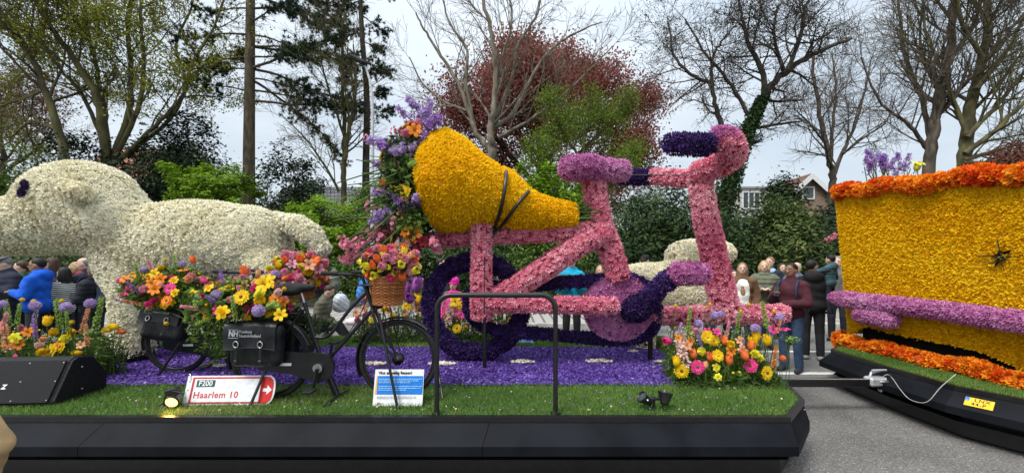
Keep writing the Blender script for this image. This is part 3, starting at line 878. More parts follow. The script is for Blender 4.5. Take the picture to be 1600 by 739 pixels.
# alder with ivy-grown trunk
alder = tree('alder_tree', 'crooked alder with an ivy-covered trunk behind the giant handlebar', 'tree',
     [([(1130, 400), (1132, 330), (1142, 280), (1155, 240), (1175, 190), (1195, 150), (1230, 110), (1270, 85), (1330, 60)], .3, .07),
      ([(1195, 150), (1190, 110), (1170, 70), (1160, 30), (1150, -20)], .13, .04),
      ([(1150, 250), (1125, 190), (1115, 150), (1112, 100), (1125, 70), (1150, 40)], .12, .03), ([(1114, 130), (1085, 120), (1055, 90), (1045, 40)], .09, .03),
      ([(1230, 110), (1250, 60), (1260, 10), (1280, -30)], .1, .03), ([(1175, 190), (1140, 130), (1100, 80), (1070, 30)], .09, .03), ([(1225, 115), (1210, 60), (1215, 10)], .09, .03)],
     17.0, M['bark_dk'], 27, (0, 2.1, 1.15, .6), (0, 15, 8, 5), wob=(0, .2, .24, .28), trop=(0, .0, -.02, -.02), ang=(0, 55, 50, 45), leafmat=M['bud_dark'], leaf=.075, perTip=2, tipr=.07, minr=.006, leafkeep=.8, yspread=1.0)
rg = np.random.default_rng(28)
sp = smooth_poly([W(*q, 17.0) for q in ((1132, 405), (1132, 330), (1142, 280), (1155, 240), (1175, 190), (1192, 155))], 60)
n = 9000; ii = rg.integers(0, 60, n); P = sp[ii] + nrmz(rg.normal(size=(n, 3))) * (rg.uniform(.25, .62, n) * (1.15 - .012 * ii))[:, None]
lb = MB(); leaves(lb, P - np.array(alder.location), .12, rg, up=-.2, asp=.8); o = lb.build('ivy', M['leaf_dark'], alder); o['kind'] = 'stuff'
tree('bare_tree', 'thin forked bare tree rising beside the gabled house', 'tree',
     [([(1298, 380), (1300, 300), (1298, 260), (1290, 225), (1278, 160), (1270, 100), (1268, 60)], .2, .04), ([(1300, 280), (1316, 240), (1335, 200), (1350, 150), (1362, 90)], .12, .03), ([(1298, 250), (1302, 190), (1306, 140), (1300, 80)], .1, .03),
      ([(1318, 240), (1350, 215), (1385, 190), (1400, 150)], .08, .02), ([(1290, 225), (1262, 190), (1240, 170)], .07, .02)],
     22.0, M['bark'], 29, (0, 2.6, 1.6, .9), (0, 14, 8, 6), wob=(0, .1, .14, .17), minr=.0065, yspread=1.5)
tree('bare_tree', 'tall bare tree with the thickest dark trunk above the yellow tub', 'tree',
     [([(1450, 380), (1452, 260), (1460, 200), (1470, 150), (1485, 80), (1490, 0), (1495, -60)], .26, .1),
      ([(1455, 225), (1440, 150), (1415, 90), (1405, 20), (1400, -40)], .12, .04), ([(1465, 180), (1510, 130), (1560, 70), (1600, 20)], .1, .03), ([(1480, 100), (1520, 40), (1540, -20)], .1, .03),
      ([(1453, 240), (1420, 195), (1375, 160), (1345, 90)], .1, .03), ([(1470, 150), (1440, 80), (1440, 10)], .1, .03)],
     19.0, M['bark'], 30, (0, 3.4, 1.9, 1.0), (0, 15, 8, 5), wob=(0, .07, .1, .14), trop=(0, .06, .04, .02), ang=(0, 38, 38, 38), minr=.0065, yspread=1.6)
tree('bare_tree', 'tall bare tree at the right with long branches spreading over the tub', 'tree',
     [([(1500, 380), (1505, 260), (1512, 200), (1525, 130), (1540, 60), (1545, -20), (1550, -70)], .3, .1),
      ([(1508, 240), (1560, 200), (1600, 160), (1660, 120)], .13, .04), ([(1510, 215), (1570, 150), (1620, 90)], .12, .04), ([(1506, 250), (1570, 232), (1640, 215)], .11, .03),
      ([(1525, 140), (1580, 70), (1610, 0)], .11, .03), ([(1535, 90), (1500, 30), (1495, -30)], .1, .03), ([(1510, 210), (1480, 130), (1450, 60), (1440, -10)], .1, .03), ([(1505, 255), (1600, 250), (1680, 245)], .09, .03)],
     18.0, M['bark_moss'], 31, (0, 3.2, 1.8, 1.0), (0, 15, 8, 5), wob=(0, .07, .1, .14), trop=(0, .03, .02, .01), ang=(0, 38, 38, 38), minr=.0065, yspread=1.6)

# ---------------------------------------------------------------- shrubs and hedges, left to right
def bpx(name, label, cat, px, py, Y, rx, ry_px, lm, n, leaf, seed, **k):
    c = W(px, py, Y); s = Y / FPX
    return bush(name, label, cat, c, (rx * s, rx * s * 0.7, ry_px * s), M[lm], int(n * 1.5), leaf * 1.42, seed, **k)
bpx('shrub', 'dull green shrub at the far left behind the sheep\'s face', 'shrub', 0, 310, 18.5, 105, 90, 'leaf_mid', 5000, .13, 41, base_z=.6)
bpx('yew', 'dark broad yew behind the white sheep\'s head and neck', 'evergreen', 205, 320, 17.2, 120, 110, 'leaf_yew', 15000, .11, 42, base_z=.6)
bpx('yew', 'dark pointed evergreen right of the budding tree', 'evergreen', 292, 275, 17.8, 62, 88, 'leaf_yew', 8000, .11, 43, base_z=.6)
bpx('shrub', 'fresh lime green shrub above the sheep\'s back, layered twigs', 'shrub', 335, 300, 15.9, 78, 48, 'leaf_lime', 5200, .12, 44, base_z=.6, clump=.14, up=1.3)
bpx('shrub', 'purplish dark shrub between the pine trunk and the grey roof', 'shrub', 462, 310, 16.4, 50, 75, 'leaf_yew', 4200, .1, 45, base_z=.6, clump=.22)
bpx('shrub', 'lime green shrub hanging over the wall behind the sheep\'s tail', 'shrub', 520, 365, 15.6, 85, 55, 'leaf_lime', 7200, .11, 46, base_z=.5, clump=.15, up=1.2)
bpx('shrub', 'mid green leafy shrub behind the basket bouquet', 'shrub', 615, 345, 16.2, 70, 80, 'leaf_mid', 6000, .11, 47, base_z=.5)
bpx('shrub', 'dark green hedge shrub behind the giant wheel', 'hedge', 705, 420, 15.9, 110, 90, 'leaf_dark', 13000, .1, 48, base_z=.4)
bpx('shrub', 'fresh green shrub above the giant carrier rack', 'shrub', 855, 330, 16.8, 85, 75, 'leaf_lime', 7500, .12, 49, base_z=.5, clump=.17, up=1.0)
bpx('shrub', 'bright green ivy shrub seen through the giant bicycle frame', 'shrub', 862, 430, 15.7, 75, 55, 'leaf_mid', 6000, .1, 50, base_z=.4)
bpx('rhododendron', 'large dark rhododendron behind the giant seat post and fork', 'shrub', 1030, 385, 14.8, 112, 112, 'leaf_dark', 21000, .12, 51, base_z=.35, asp=.4)
bpx('rhododendron', 'dark rhododendron under the ivy-covered alder', 'shrub', 1145, 398, 15.2, 72, 72, 'leaf_dark', 12000, .12, 52, base_z=.35, asp=.4)
bpx('laurel', 'olive green laurel with pale shoots in front of the house', 'shrub', 1228, 390, 14.2, 62, 76, 'leaf_laurel', 11000, .12, 53, base_z=.35, asp=.4)
bpx('conifer', 'dark bushy conifer below the house gable', 'evergreen', 1292, 404, 15.0, 70, 76, 'leaf_yew', 12000, .1, 54, base_z=.35)
bpx('conifer', 'small dark conifer tip rising before the house roof', 'evergreen', 1222, 316, 16.5, 19, 40, 'leaf_yew', 2600, .1, 55, base_z=.5)
bpx('shrub', 'brown-budded shrub top at the right edge above the orange rim', 'shrub', 1600, 262, 16.0, 50, 40, 'leaf_rust', 5000, .09, 56, base_z=.5)
bpx('hedge', 'dark hedge along the wall behind the blue jacket and the bald man', 'hedge', 60, 425, 15.8, 175, 65, 'leaf_dark', 14000, .1, 57, base_z=.4)
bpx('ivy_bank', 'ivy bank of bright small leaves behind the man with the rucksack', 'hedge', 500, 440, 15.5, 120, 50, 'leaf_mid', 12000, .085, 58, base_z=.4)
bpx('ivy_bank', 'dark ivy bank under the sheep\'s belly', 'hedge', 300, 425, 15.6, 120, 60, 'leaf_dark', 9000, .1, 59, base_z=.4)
bpx('shrub', 'dark green hedge behind the far right of the crowd and the tub', 'hedge', 1430, 400, 16.0, 130, 100, 'leaf_dark', 12000, .12, 60, base_z=.4)
# far wood closing the horizon
rg = np.random.default_rng(61); n = 26000
P = np.stack([rg.uniform(-95, 95, n), rg.uniform(52, 66, n), np.zeros(n)], 1)
hh = 5.0 + 1.8 * lownoise(P[:, :1].repeat(3, 1) * np.array([1, 0, 0]), rg, .22)
P[:, 2] = rg.uniform(0.1, 1.0, n) ** .8 * hh
lb = MB(); leaves(lb, P, .75, rg, up=.3, asp=.8); o = lb.build('distant_wood', M['leaf_mid'])
tag(o, 'hazy green mass of trees and gardens far behind everything', 'wood', kind='stuff')

# ---------------------------------------------------------------- houses
M['tiles_br'] = brick_mat('brown_roof_tiles', (0.16, 0.085, 0.06), (0.22, 0.12, 0.085), (0.08, 0.05, 0.04), .3, .32)
M['tiles_gr'] = brick_mat('grey_roof_tiles', (0.1, 0.105, 0.115), (0.15, 0.155, 0.165), (0.04, 0.04, 0.045), .3, .32)
M['tiles_red'] = brick_mat('red_roof_tiles', (0.3, 0.12, 0.075), (0.36, 0.16, 0.1), (0.13, 0.06, 0.045), .3, .32)
M['brick'] = brick_mat('brown_brick', (0.22, 0.13, 0.085), (0.29, 0.18, 0.12), (0.3, 0.28, 0.25), .21, .07)
def window(parent, c, wd, ht, nx=1, axis='x', depth=.12):
    fb = MB(); t = .07
    def bar(x, z, sx, sz):
        box(fb, (c[0] + x, c[1], c[2] + z), (sx, depth, sz))
    bar(0, ht / 2, wd + t, t); bar(0, -ht / 2, wd + t, t)
    for i in range(nx + 1): bar(-wd / 2 + wd * i / nx, 0, t, ht - t)
    f = fb.build('window', M['white'], parent)
    gb = MB(); box(gb, (c[0], c[1] + .02, c[2]), (wd - .02, .02, ht - .02)); gb.build('pane', M['glass'], f)
    return f
def gable_house(label, x, y, wd, ln, eave, ridge, wall, roof, trim, wins, over=.35):
    root = thing('house', label, 'house', (x, y, 0))
    h = wd / 2; wb = MB()
    V = [(-h, 0, 0), (h, 0, 0), (h, 0, eave), (0, 0, ridge), (-h, 0, eave), (-h, ln, 0), (h, ln, 0), (h, ln, eave), (0, ln, ridge), (-h, ln, eave)]
    wb.add(V, [(0, 1, 2, 3, 4), (5, 9, 8, 7, 6), (0, 5, 6, 1), (0, 4, 9, 5), (1, 6, 7, 2)]); wb.build('wall', wall, root)
    sl = (ridge - eave) / h
    for s in (-1, 1):
        rb = MB(); xe = s * (h + over); ze = eave - over * sl + .04; zr = ridge + .04
        t = .16
        V = [(0, -over, zr), (xe, -over, ze), (xe, ln + over, ze), (0, ln + over, zr)]
        V += [(a, b, c + t) for a, b, c in V]
        rb.add(V, [(0, 3, 2, 1), (4, 5, 6, 7), (0, 1, 5, 4), (1, 2, 6, 5), (2, 3, 7, 6)]); rb.build('roof', roof, root)
        tb = MB(); V = [(0, -over - .04, zr - .3), (xe, -over - .04, ze - .3), (xe, -over - .04, ze + t), (0, -over - .04, zr + t)]
        V += [(a, b + .035, c) for a, b, c in V]
        tb.add(V, [(0, 1, 2, 3), (7, 6, 5, 4), (0, 4, 5, 1), (1, 5, 6, 2), (3, 2, 6, 7)]); tb.build('bargeboard', trim, root)
    for wc in wins: window(root, *wc)
    return root
hx = W(1264, 415, 30)
hs = gable_house('brown brick house with white gable trim behind the laurel', hx.x, 30, 4.2, 9, 6.7, 8.6, M['brick'], M['tiles_br'], M['white'], [((-.1, -.03, 7.3), .9, .9, 1)])
wing = MB(); box(wing, (-3.4, 3.2, 3.9), (2.9, 5, 7.8)); wing.build('dormer', noise_mat('white_render', (.55, .54, .5), (.68, .67, .64), 2, .9), hs)
window(hs, (-4.1, .66, 6.85), 1.35, 1.3, 3)
rb = MB(); box(rb, (-3.4, 3.2, 7.87), (3.2, 5.3, .14)); rb.build('flat_roof', M['grey_pr'], hs)
# grey-roofed house, eaves side towards us
hx = W(497, 415, 30)
hl = thing('house', 'house with a dark grey tiled roof behind the pine and bare trees', 'house', (hx.x, 30, 0))
wb = MB(); box(wb, (0, 2.5, 2.7), (8.6, 5, 5.4)); wb.build('wall', M['brick'], hl)
rb = MB(); V = [(-4.6, -.4, 5.2), (4.6, -.4, 5.2), (4.2, 2.5, 8.3), (-4.2, 2.5, 8.3), (-4.6, 5.4, 5.2), (4.6, 5.4, 5.2)]
rb.add(V, [(0, 1, 2, 3), (3, 2, 5, 4), (0, 3, 4), (1, 5, 2), (0, 4, 5, 1)]); rb.build('roof', M['tiles_gr'], hl)
window(hl, (-1.5, -.05, 4.2), 1.6, 1.2, 2); window(hl, (1.6, -.05, 4.2), 1.6, 1.2, 2)
hx = W(170, 415, 27)
hr = thing('house', 'house with a reddish roof glimpsed behind the budding tree', 'house', (hx.x, 27, 0))
wb = MB(); box(wb, (0, 2.5, 3.6), (7, 5, 7.2)); wb.build('wall', M['brick'], hr)
rb = MB(); V = [(-3.8, -.4, 7.0), (3.8, -.4, 7.0), (2.4, 2.5, 10.6), (-2.4, 2.5, 10.6), (-3.8, 5.4, 7.0), (3.8, 5.4, 7.0)]
rb.add(V, [(0, 1, 2, 3), (3, 2, 5, 4), (0, 3, 4), (1, 5, 2), (0, 4, 5, 1)]); rb.build('roof', M['tiles_red'], hr)
window(hr, (0, -.05, 5.9), 1.6, 1.3, 2)

# ---------------------------------------------------------------- street lamp
lp = W(582, 415, 14.2)
root = thing('street_lamp', 'tall grey street lamp with a curved arm over the white sheep\'s tail', 'street lamp', (lp.x, 14.2, .1))
tb = MB(); tube(tb, [(0, 0, 0), (0, 0, 3), (0, 0, 7.4), (-.02, 0, 7.9), (-.1, 0, 8.4), (-.24, 0, 8.85), (-.4, 0, 9.05)], [.085, .075, .055, .05, .045, .04, .04], 12); tb.build('pole', M['galv'], root)
tb = MB(); tube(tb, [(0, 0, 0), (0, 0, 1.2)], .11, 12); tb.build('pole_base', M['galv'], root)
hb = MB(); box(hb, (0, 0, 0), (.6, .36, .16), bevel=.04)
put('lamp_head', hb.mesh('lamp_head', M['rubber']), root, Matrix.Translation((-.5, -.05, 9.12)) @ Matrix.Rotation(R(28), 4, 'Y') @ Matrix.Rotation(R(22), 4, 'X'))
# ================================================================ LEFT FLOAT
DZ = 0.5
def offset_poly(P, d):
    """outline moved outwards by d with mitred corners (outline runs anticlockwise)"""
    P = np.array(P, float); n = len(P); out = []
    for i in range(n):
        a = nrmz(P[i] - P[i - 1]); b = nrmz(P[(i + 1) % n] - P[i])
        na = np.array([a[1], -a[0]]); nb = np.array([b[1], -b[0]])
        m = nrmz(na + nb); out.append(P[i] + m * d / max(m @ na, .4))
    return np.array(out)

def float_base(root, poly, zt, seams, skip=(), fix=None):
    """skirted platform: top rim, sloping panels, upright band and recessed foot, split at seams"""
    P = np.array(poly, float); ring = [(0.02, zt - .002), (0.02, zt - .035), (0.14, zt - .165), (0.14, zt - .235)]
    off = {d: offset_poly(P, d) for d in (0.02, 0.14, -0.02, -.05, .016)}
    for k_, v_ in (fix or {}).items(): off[.14][k_] = v_
    n = len(P)
    for i in range(n):
        j = (i + 1) % n
        if i in skip: continue
        L = np.linalg.norm(P[j] - P[i]); cuts = [0] + [s for e, s in seams if e == i] + [1]
        for a, b in zip(cuts[:-1], cuts[1:]):
            g = .002 / L
            def pt(d, z, t):
                q = off[d][i] + (off[d][j] - off[d][i]) * t; return (q[0], q[1], z)
            a2 = a + (g if a > 0 else 0); b2 = b - (g if b < 1 else 0)
            V = []
            for d, z in ring: V += [pt(d, z, a2), pt(d, z, b2)]
            V += [pt(-.05, zt - .235, a2), pt(-.05, zt - .235, b2)]
            mb = MB(); mb.add(V, [(2 * q, 2 * q + 2, 2 * q + 3, 2 * q + 1) for q in range(4)])
            V2 = []
            for d, z in ((.02, zt - .002), (.016, zt - .04), (.135, zt - .165), (.135, zt - .235)): pass
            mb.build('skirt_panel', M['skirt'], root)
        mb = MB()
        V = [(*off[-.05][i], zt - .2), (*off[-.05][j], zt - .2), (*off[-.05][j], .03), (*off[-.05][i], .03)]
        mb.add(V, [(0, 3, 2, 1)]); mb.build('foot_panel', M['black'], root)
        # top rim strip
        mb = MB(); o0, o1 = off[.02], off[-.02]
        V = [(*o0[i], zt - .002), (*o0[j], zt - .002), (*o1[j], zt - .002), (*o1[i], zt - .002), (*o0[i], zt - .037), (*o0[j], zt - .037)]
        V = [(x, y, z + .006) for x, y, z in V]
        o2 = offset_poly(P, .026); V = [(*o2[i], zt + .006), (*o2[j], zt + .006), (*o1[j], zt + .006), (*o1[i], zt + .006), (*o2[i], zt - .034), (*o2[j], zt - .034)]
        mb.add(V, [(0, 1, 2, 3), (4, 5, 1, 0)]); mb.build('rim', M['black'], root)
    mb = MB(); mb.add([(x, y, zt - .004) for x, y in P], [list(range(n))]); mb.build('deck_board', M['turf_base'], root)
    mb = MB(); mb.add([(x, y, .2) for x, y in P * .98], [list(range(n))[::-1]]); mb.build('chassis', M['black'], root)

def inside(P, poly):
    x, y = P[:, 0], P[:, 1]; poly = np.array(poly); r = np.zeros(len(P), bool); n = len(poly)
    for i in range(n):
        x0, y0 = poly[i]; x1, y1 = poly[i - 1]
        c = ((y0 > y) != (y1 > y)) & (x < (x1 - x0) * (y - y0) / (y1 - y0 + 1e-12) + x0); r ^= c
    return r

def grass(name, poly, z, n, rng, h=(.018, .042), holes=(), wd=.0022):
    poly = np.array(poly, float); lo, hi = poly.min(0), poly.max(0)
    P = rng.uniform(lo, hi, (n, 2)); m = inside(P, poly)
    for hp in holes: m &= ~inside(P, hp)
    P = P[m]; k = len(P)
    a = rng.uniform(0, 2 * PI, k); d = np.stack([np.cos(a), np.sin(a), np.zeros(k)], 1) * wd
    ln = rng.uniform(*h, k); lean = rng.normal(size=(k, 2)) * .55
    B = np.concatenate([P, np.full((k, 1), z)], 1)
    tip = B + np.stack([lean[:, 0] * ln, lean[:, 1] * ln, ln], 1)
    V = np.stack([B - d, B + d, tip], 1).reshape(-1, 3)
    ww = 0.2 * lownoise(B, rng, 3.0)
    mb = MB(); mb.add(V, np.arange(3 * k).reshape(-1, 3), 0, False, np.repeat(np.clip(rng.uniform(0.05, .93, k) + ww + (rng.uniform(size=k) < .012) * .5, 0, 1), 3))
    return mb

DECK = [(-8.0, 2.93), (2.10, 2.93), (2.475, 3.29), (2.74, 3.95), (2.74, 5.3), (2.4, 6.25), (-8.0, 6.25)]
root = thing('parade_float', 'long black-skirted flat float carrying the giant pink bicycle and white sheep', 'float', (0, 0, 0))
float_base(root, DECK, DZ, [(0, .195), (0, .4875), (0, .775), (5, .3), (5, .6)], skip=(6,), fix={1: (2.085, 2.79), 2: (2.505, 3.23), 3: (2.80, 3.93)})
rg = np.random.default_rng(69); n = 420
P = np.stack([rg.uniform(-3.4, 2.3, n), 2.98 + rg.uniform(0, 1, n) ** 1.5 * .72, np.full(n, DZ + .03)], 1); N = np.tile([0, 0, 1.0], (n, 1)); mb = MB()
for q, mt in ((slice(0, 130), 0), (slice(130, 250), 1), (slice(250, 420), 2)): florets(mb, P[q], N[q], 'chip', .011, rg, mt, None, .5)
o = mb.build('fallen_petals', [petal_mat('fallen_purple', [(.15, .08, .35), (.4, .3, .6)]), petal_mat('fallen_cream', [(.5, .42, .2), (.7, .65, .5)]), petal_mat('dry_leaf', [(.12, .09, .03), (.3, .22, .1)])]); tag(o, 'scattered fallen petals and dry bits on the artificial grass', 'petals', kind='stuff')
rg = np.random.default_rng(70)
CARPET = [(-5.4, 3.68), (1.62, 3.66), (1.62, 5.35), (-5.4, 5.38)]
CARP2 = [(1.5, 4.3), (2.0, 4.3), (2.0, 5.3), (1.5, 5.3)]
front = [(-5.2, 2.94), (2.09, 2.94), (2.46, 3.29), (2.72, 3.95), (2.72, 4.3), (1.5, 4.3), (1.5, 3.72), (-5.2, 3.72)]
mb = grass('t', front, DZ, 105000, rg)
o = mb.build('grass', M['turf']); tag(o, 'artificial grass along the front edge of the float', 'grass', kind='stuff')
mb = grass('t', [(-6.5, 5.34), (2.5, 5.34), (2.45, 6.2), (-6.5, 6.2)], DZ, 34000, rg, (.025, .055), wd=.004)
o = mb.build('grass', M['turf']); tag(o, 'artificial grass strip along the far edge of the float', 'grass', kind='stuff')
# purple carpet of petals
core = MB(); xs = np.linspace(-5.4, 1.95, 60); ys = np.linspace(3.67, 5.36, 16)
V = [(x, y + (.012 * math.sin(x * 9) + .01 * math.sin(x * 23) if (j in (0, 15)) else 0), DZ + .012 + (.012 if 0 < j < 15 else 0)) for j, y in enumerate(ys) for x in xs]
core.add(V, [(j * 60 + i, j * 60 + i + 1, (j + 1) * 60 + i + 1, (j + 1) * 60 + i) for j in range(15) for i in range(59)])
Vv, T = tri_of(core); P, N = sample(Vv, T, 3700, rg)
florets(core, P, N, 'chip', .0165, rg, 1, np.clip(.45 + .15 * lownoise(P, rg, 3) + rg.normal(size=len(P)) * .25, 0, 1), .5)
o = core.build('petal_carpet', [M['core_carpet'], M['fl_carpet']]); tag(o, 'carpet of loose purple petals laid like a cycle path on the float', 'petal carpet', kind='stuff')
DASH = ['just left of the blue information board', 'right of the near hand rail\'s left post', 'under the giant violet wheel', 'below the giant chain', 'beside the right flower bed', '', 'behind the pannier bag', 'behind the near bicycle\'s pedals']
for i, (px, py, L, wd) in enumerate([(585, 568, .3, .09), (692, 568, .32, .09), (815, 565, .27, .08), (935, 564, .3, .09), (1042, 565, .28, .09), (990, 549, .14, .05), (335, 571, .3, .08), (462, 568, .3, .08)]):
    Y = GY(py, DZ + .03); c = W(px, py, Y); rt = thing('white_dash', 'white petal dash on the purple path ' + DASH[i] if i != 5 else 'small white petal dash at the far edge of the purple path', 'path marking', (c.x, Y, DZ + .018), 0, 'white petal dashes on the purple path')
    mb = MB(); a = np.linspace(0, 2 * PI, 25)[:-1]; q = np.array([(math.copysign(abs(math.cos(t)) ** .6, math.cos(t)) * L / 2 * (1 + .1 * math.sin(5 * t + i)), math.sin(t) * wd * .5 * (1 + .15 * math.sin(4 * t + i)), .012) for t in a])
    mb.add(np.concatenate([q, [(0, 0, .03)]]), [(k, (k + 1) % 24, 24) for k in range(24)])
    flower_skin(mb, 'petals', [M['core_white'], M['fl_white']], rt, 'chip', .02, 4500, rg, lean=.5)

# ================================================================ RIGHT FLOAT
DECK2 = [(4.39, 5.25), (4.27, 4.4), (4.24, 3.66), (4.42, 3.28), (4.9, 2.85), (9.5, 2.6), (9.5, 5.8), (4.95, 5.7)]
root = thing('parade_float', 'black-skirted float on the right edge carrying the yellow flower tub', 'float', (0, 0, 0))
float_base(root, DECK2, DZ, [(2, .0)], skip=(5,))
pb = MB(); box(pb, (0, 0, 0), (.30, .005, .155), bevel=.002)
c0 = Vector(W(1524, 624, 3.59)); ndir = Vector((-.13, 0, .12))
# plate lies on the sloping panel facing -X
px_, py_ = np.array(DECK2[2]), np.array(DECK2[3])
edge = Vector((py_[0] - px_[0], py_[1] - px_[1], 0)).normalized()
outw = Vector((edge.y, -edge.x, 0)); slope = (outw * .12 + Vector((0, 0, -.13))).normalized(); nn = edge.cross(-slope).normalized()
if nn.dot(outw) < 0: nn = -nn
mid = Vector((px_[0], px_[1], 0)) * .62 + Vector((py_[0], py_[1], 0)) * .38 + outw * .082 + Vector((0, 0, DZ - .1))
PM = Matrix((( *edge, ), (*(-nn),), (*(-slope),))).transposed().to_4x4() @ Matrix.Scale(.58, 4); PM.translation = mid + nn * .006
def plate_pt(name, mesh, parent, dx, dz, dn=.0): return put(name, mesh, parent, PM @ Matrix.Translation((dx, -.003 - dn, dz)))
plate = put('licence_plate', pb.mesh('licence_plate', M['plate']), root, PM)
def text_mesh(s, size, mat, shear=0.0, bold=0.0, align='CENTER', ext=.0006, space=1.0):
    cu = bpy.data.curves.new('lettering', 'FONT'); cu.body = s; cu.size = size; cu.align_x = align; cu.align_y = 'CENTER'
    cu.shear = shear; cu.offset = bold; cu.extrude = ext; cu.space_character = space; cu.resolution_u = 3
    ob = bpy.data.objects.new('lettering', cu); COL.objects.link(ob); bpy.context.view_layer.update()
    me = bpy.data.meshes.new_from_object(ob.evaluated_get(bpy.context.evaluated_depsgraph_get())); me.name = 'lettering'
    bpy.data.objects.remove(ob); bpy.data.curves.remove(cu); me.materials.clear(); me.materials.append(mat)
    return me
UP = Matrix.Rotation(R(90), 4, 'X')     # text lying in XY -> standing in XZ, facing -Y
def letter(parent, s, size, mat, x, y, z, **k):
    return put('lettering', text_mesh(s, size, mat, **k), parent, Matrix.Translation((x, y, z)) @ UP)
letter(plate, 'LNX', .078, M['black_pr'], .03, -.004, .036, bold=.001, space=1.15)
letter(plate, '44-P', .078, M['black_pr'], .0, -.004, -.036, bold=.001, space=1.1)
eb = MB(); box(eb, (-.125, -.0035, .04), (.042, .002, .066)); eb.build('euro_band', M['blue'], plate)
letter(plate, 'NL', .022, M['white'], -.125, -.0055, .022)
rg = np.random.default_rng(71)
mb = grass('t', [tuple(q) for q in offset_poly(DECK2, -.02)[:5]] + [(5.2, 2.9), (4.95, 3.4), (4.8, 4.4), (4.85, 5.6)], DZ, 60000, rg, (.015, .035))
o = mb.build('grass', M['turf']); tag(o, 'dark artificial grass around the foot of the yellow tub', 'grass', kind='stuff')

# yellow tub: lofted shell of flowers on a dark box
tub = thing('flower_tub', 'big tub covered in yellow petals with orange-red flower rims', 'flower tub', (5.6, 4.5, DZ))
toff = np.array([5.6, 4.5, DZ])
def tub_outline(z):
    s = (z - .5) / 2.2      # leans outward towards the top
    x0 = 4.84 - .11 * s; far = 5.62 + .12 * s
    return [(x0 + .13, far), (x0 + .02, far - .12), (x0, far - .4), (x0 - .01, 4.7), (x0 + .0, 4.0), (x0 + .02, 3.45), (x0 + .1, 3.05 - .1 * s), (x0 + .35, 2.8 - .1 * s), (8.6, 2.7), (8.6, far)]
def loft(mb, zf, steps, holes=False):
    n = len(tub_outline(1)); V = []
    for t in steps:
        for q in range(n):
            x, y = tub_outline(1.5)[q]; z = zf(t, y); x, y = tub_outline(z)[q]; V.append((x, y, z))
    V = np.array(V); k = len(steps)
    mb.add(V - toff, [(i * n + q, i * n + (q + 1) % n, (i + 1) * n + (q + 1) % n, (i + 1) * n + q) for i in range(k - 1) for q in range(n)][::1])
def topz(y): return 2.70 - .10 * max(0, 5.6 - y)
def botz(y):
    if y < 3.72: return .62
    if y > 5.38: return .66
    return .80 + .04 * (y - 3.7) / 2 + .03 * math.sin(y * 9)
core = MB(); loft(core, lambda t, y: botz(y) + (topz(y) - botz(y)) * t, np.linspace(0, 1, 8))
V, T = tri_of(core)
P, N = sample(V, T, 3500, rg)
out = np.where((np.einsum('ij,ij->i', N, P - np.array([.8, 0, 1])) < 0)[:, None], -N, N)
vis = (P[:, 0] < .3) & (out[:, 0] < .35)
P, out = P[vis], out[vis]
r = np.clip(.5 + .14 * lownoise(P, rg, 3) + rg.normal(size=len(P)) * .22, 0, 1)
florets(core, P, out, 'shred', .027, rg, 1, r, .5)
P2 = P[(P[:, 2] < .28)]; 
core.build('petal_wall', [M['core_yellow'], M['fl_yellow']], tub)
db = MB(); n0 = tub_outline(.7); box(db, (6.9 - 5.6, 4.22 - 4.5, 1.0), (3.9, 2.4, 1.9)); db.build('inner_box', M['dark_void'], tub)  # black box painted as the shaded interior behind the slot
def rope(pts, r, name, parent, kind, mats, size, dens, off, n=10, lean=.3, var=.25, keep=None):
    mb = MB(); tube(mb, np.array([tuple(p) for p in pts]) - off, r, n); keep = keep or (lambda P, N: N[:, 0] < .45)
    return flower_skin(mb, name, mats, parent, kind, size, dens, rg, keep, var, lean)
OR = [M['core_orange'], M['fl_orange']]
def ring(zf, d, wob, r, name):
    pts = []
    ol = tub_outline(1.5)[:9]
    dense = smooth_poly([(x, y, 0) for x, y in ol[::-1]][:9], 60)
    for k, (x, y, _) in enumerate(dense):
        z = zf(y); pts.append((x - d + .02 * math.sin(k * .9) * wob, y, z + .03 * math.sin(k * .7) * wob))
    pts = [p for p in pts if p[0] < 7.0]
    rope(pts, [r * (1 + .13 * math.sin(i * 1.1)) for i in range(len(pts))], name, tub, 'ruffle', OR, .036, 1000, toff, 9, .5)
ring(lambda y: topz(y) + .02, .06, .8, .078, 'top_rim')
ring(lambda y: .575, .05, .6, .075, 'bottom_rim')
MV = [M['core_mauve'], M['fl_mauve']]
rope([(4.70, 5.62, 1.19), (4.66, 5.4, 1.18), (4.68, 4.6, 1.165), (4.68, 4.2, 1.16), (4.69, 3.72, 1.14)], [.06, .1, .092, .09, .092], 'flower_bar', tub, 'star', MV, .026, 2400, toff)
rope([(4.69, 3.69, 1.14), (4.70, 3.3, 1.13), (4.85, 2.95, 1.12)], .09, 'flower_bar', tub, 'star', MV, .026, 2400, toff)
rope([(4.70, 5.2, 1.005), (4.66, 5.1, 1.0), (4.66, 4.75, .99), (4.69, 4.68, .99)], [.07, .1, .1, .08], 'flower_bar', tub, 'star', MV, .026, 2400, toff)
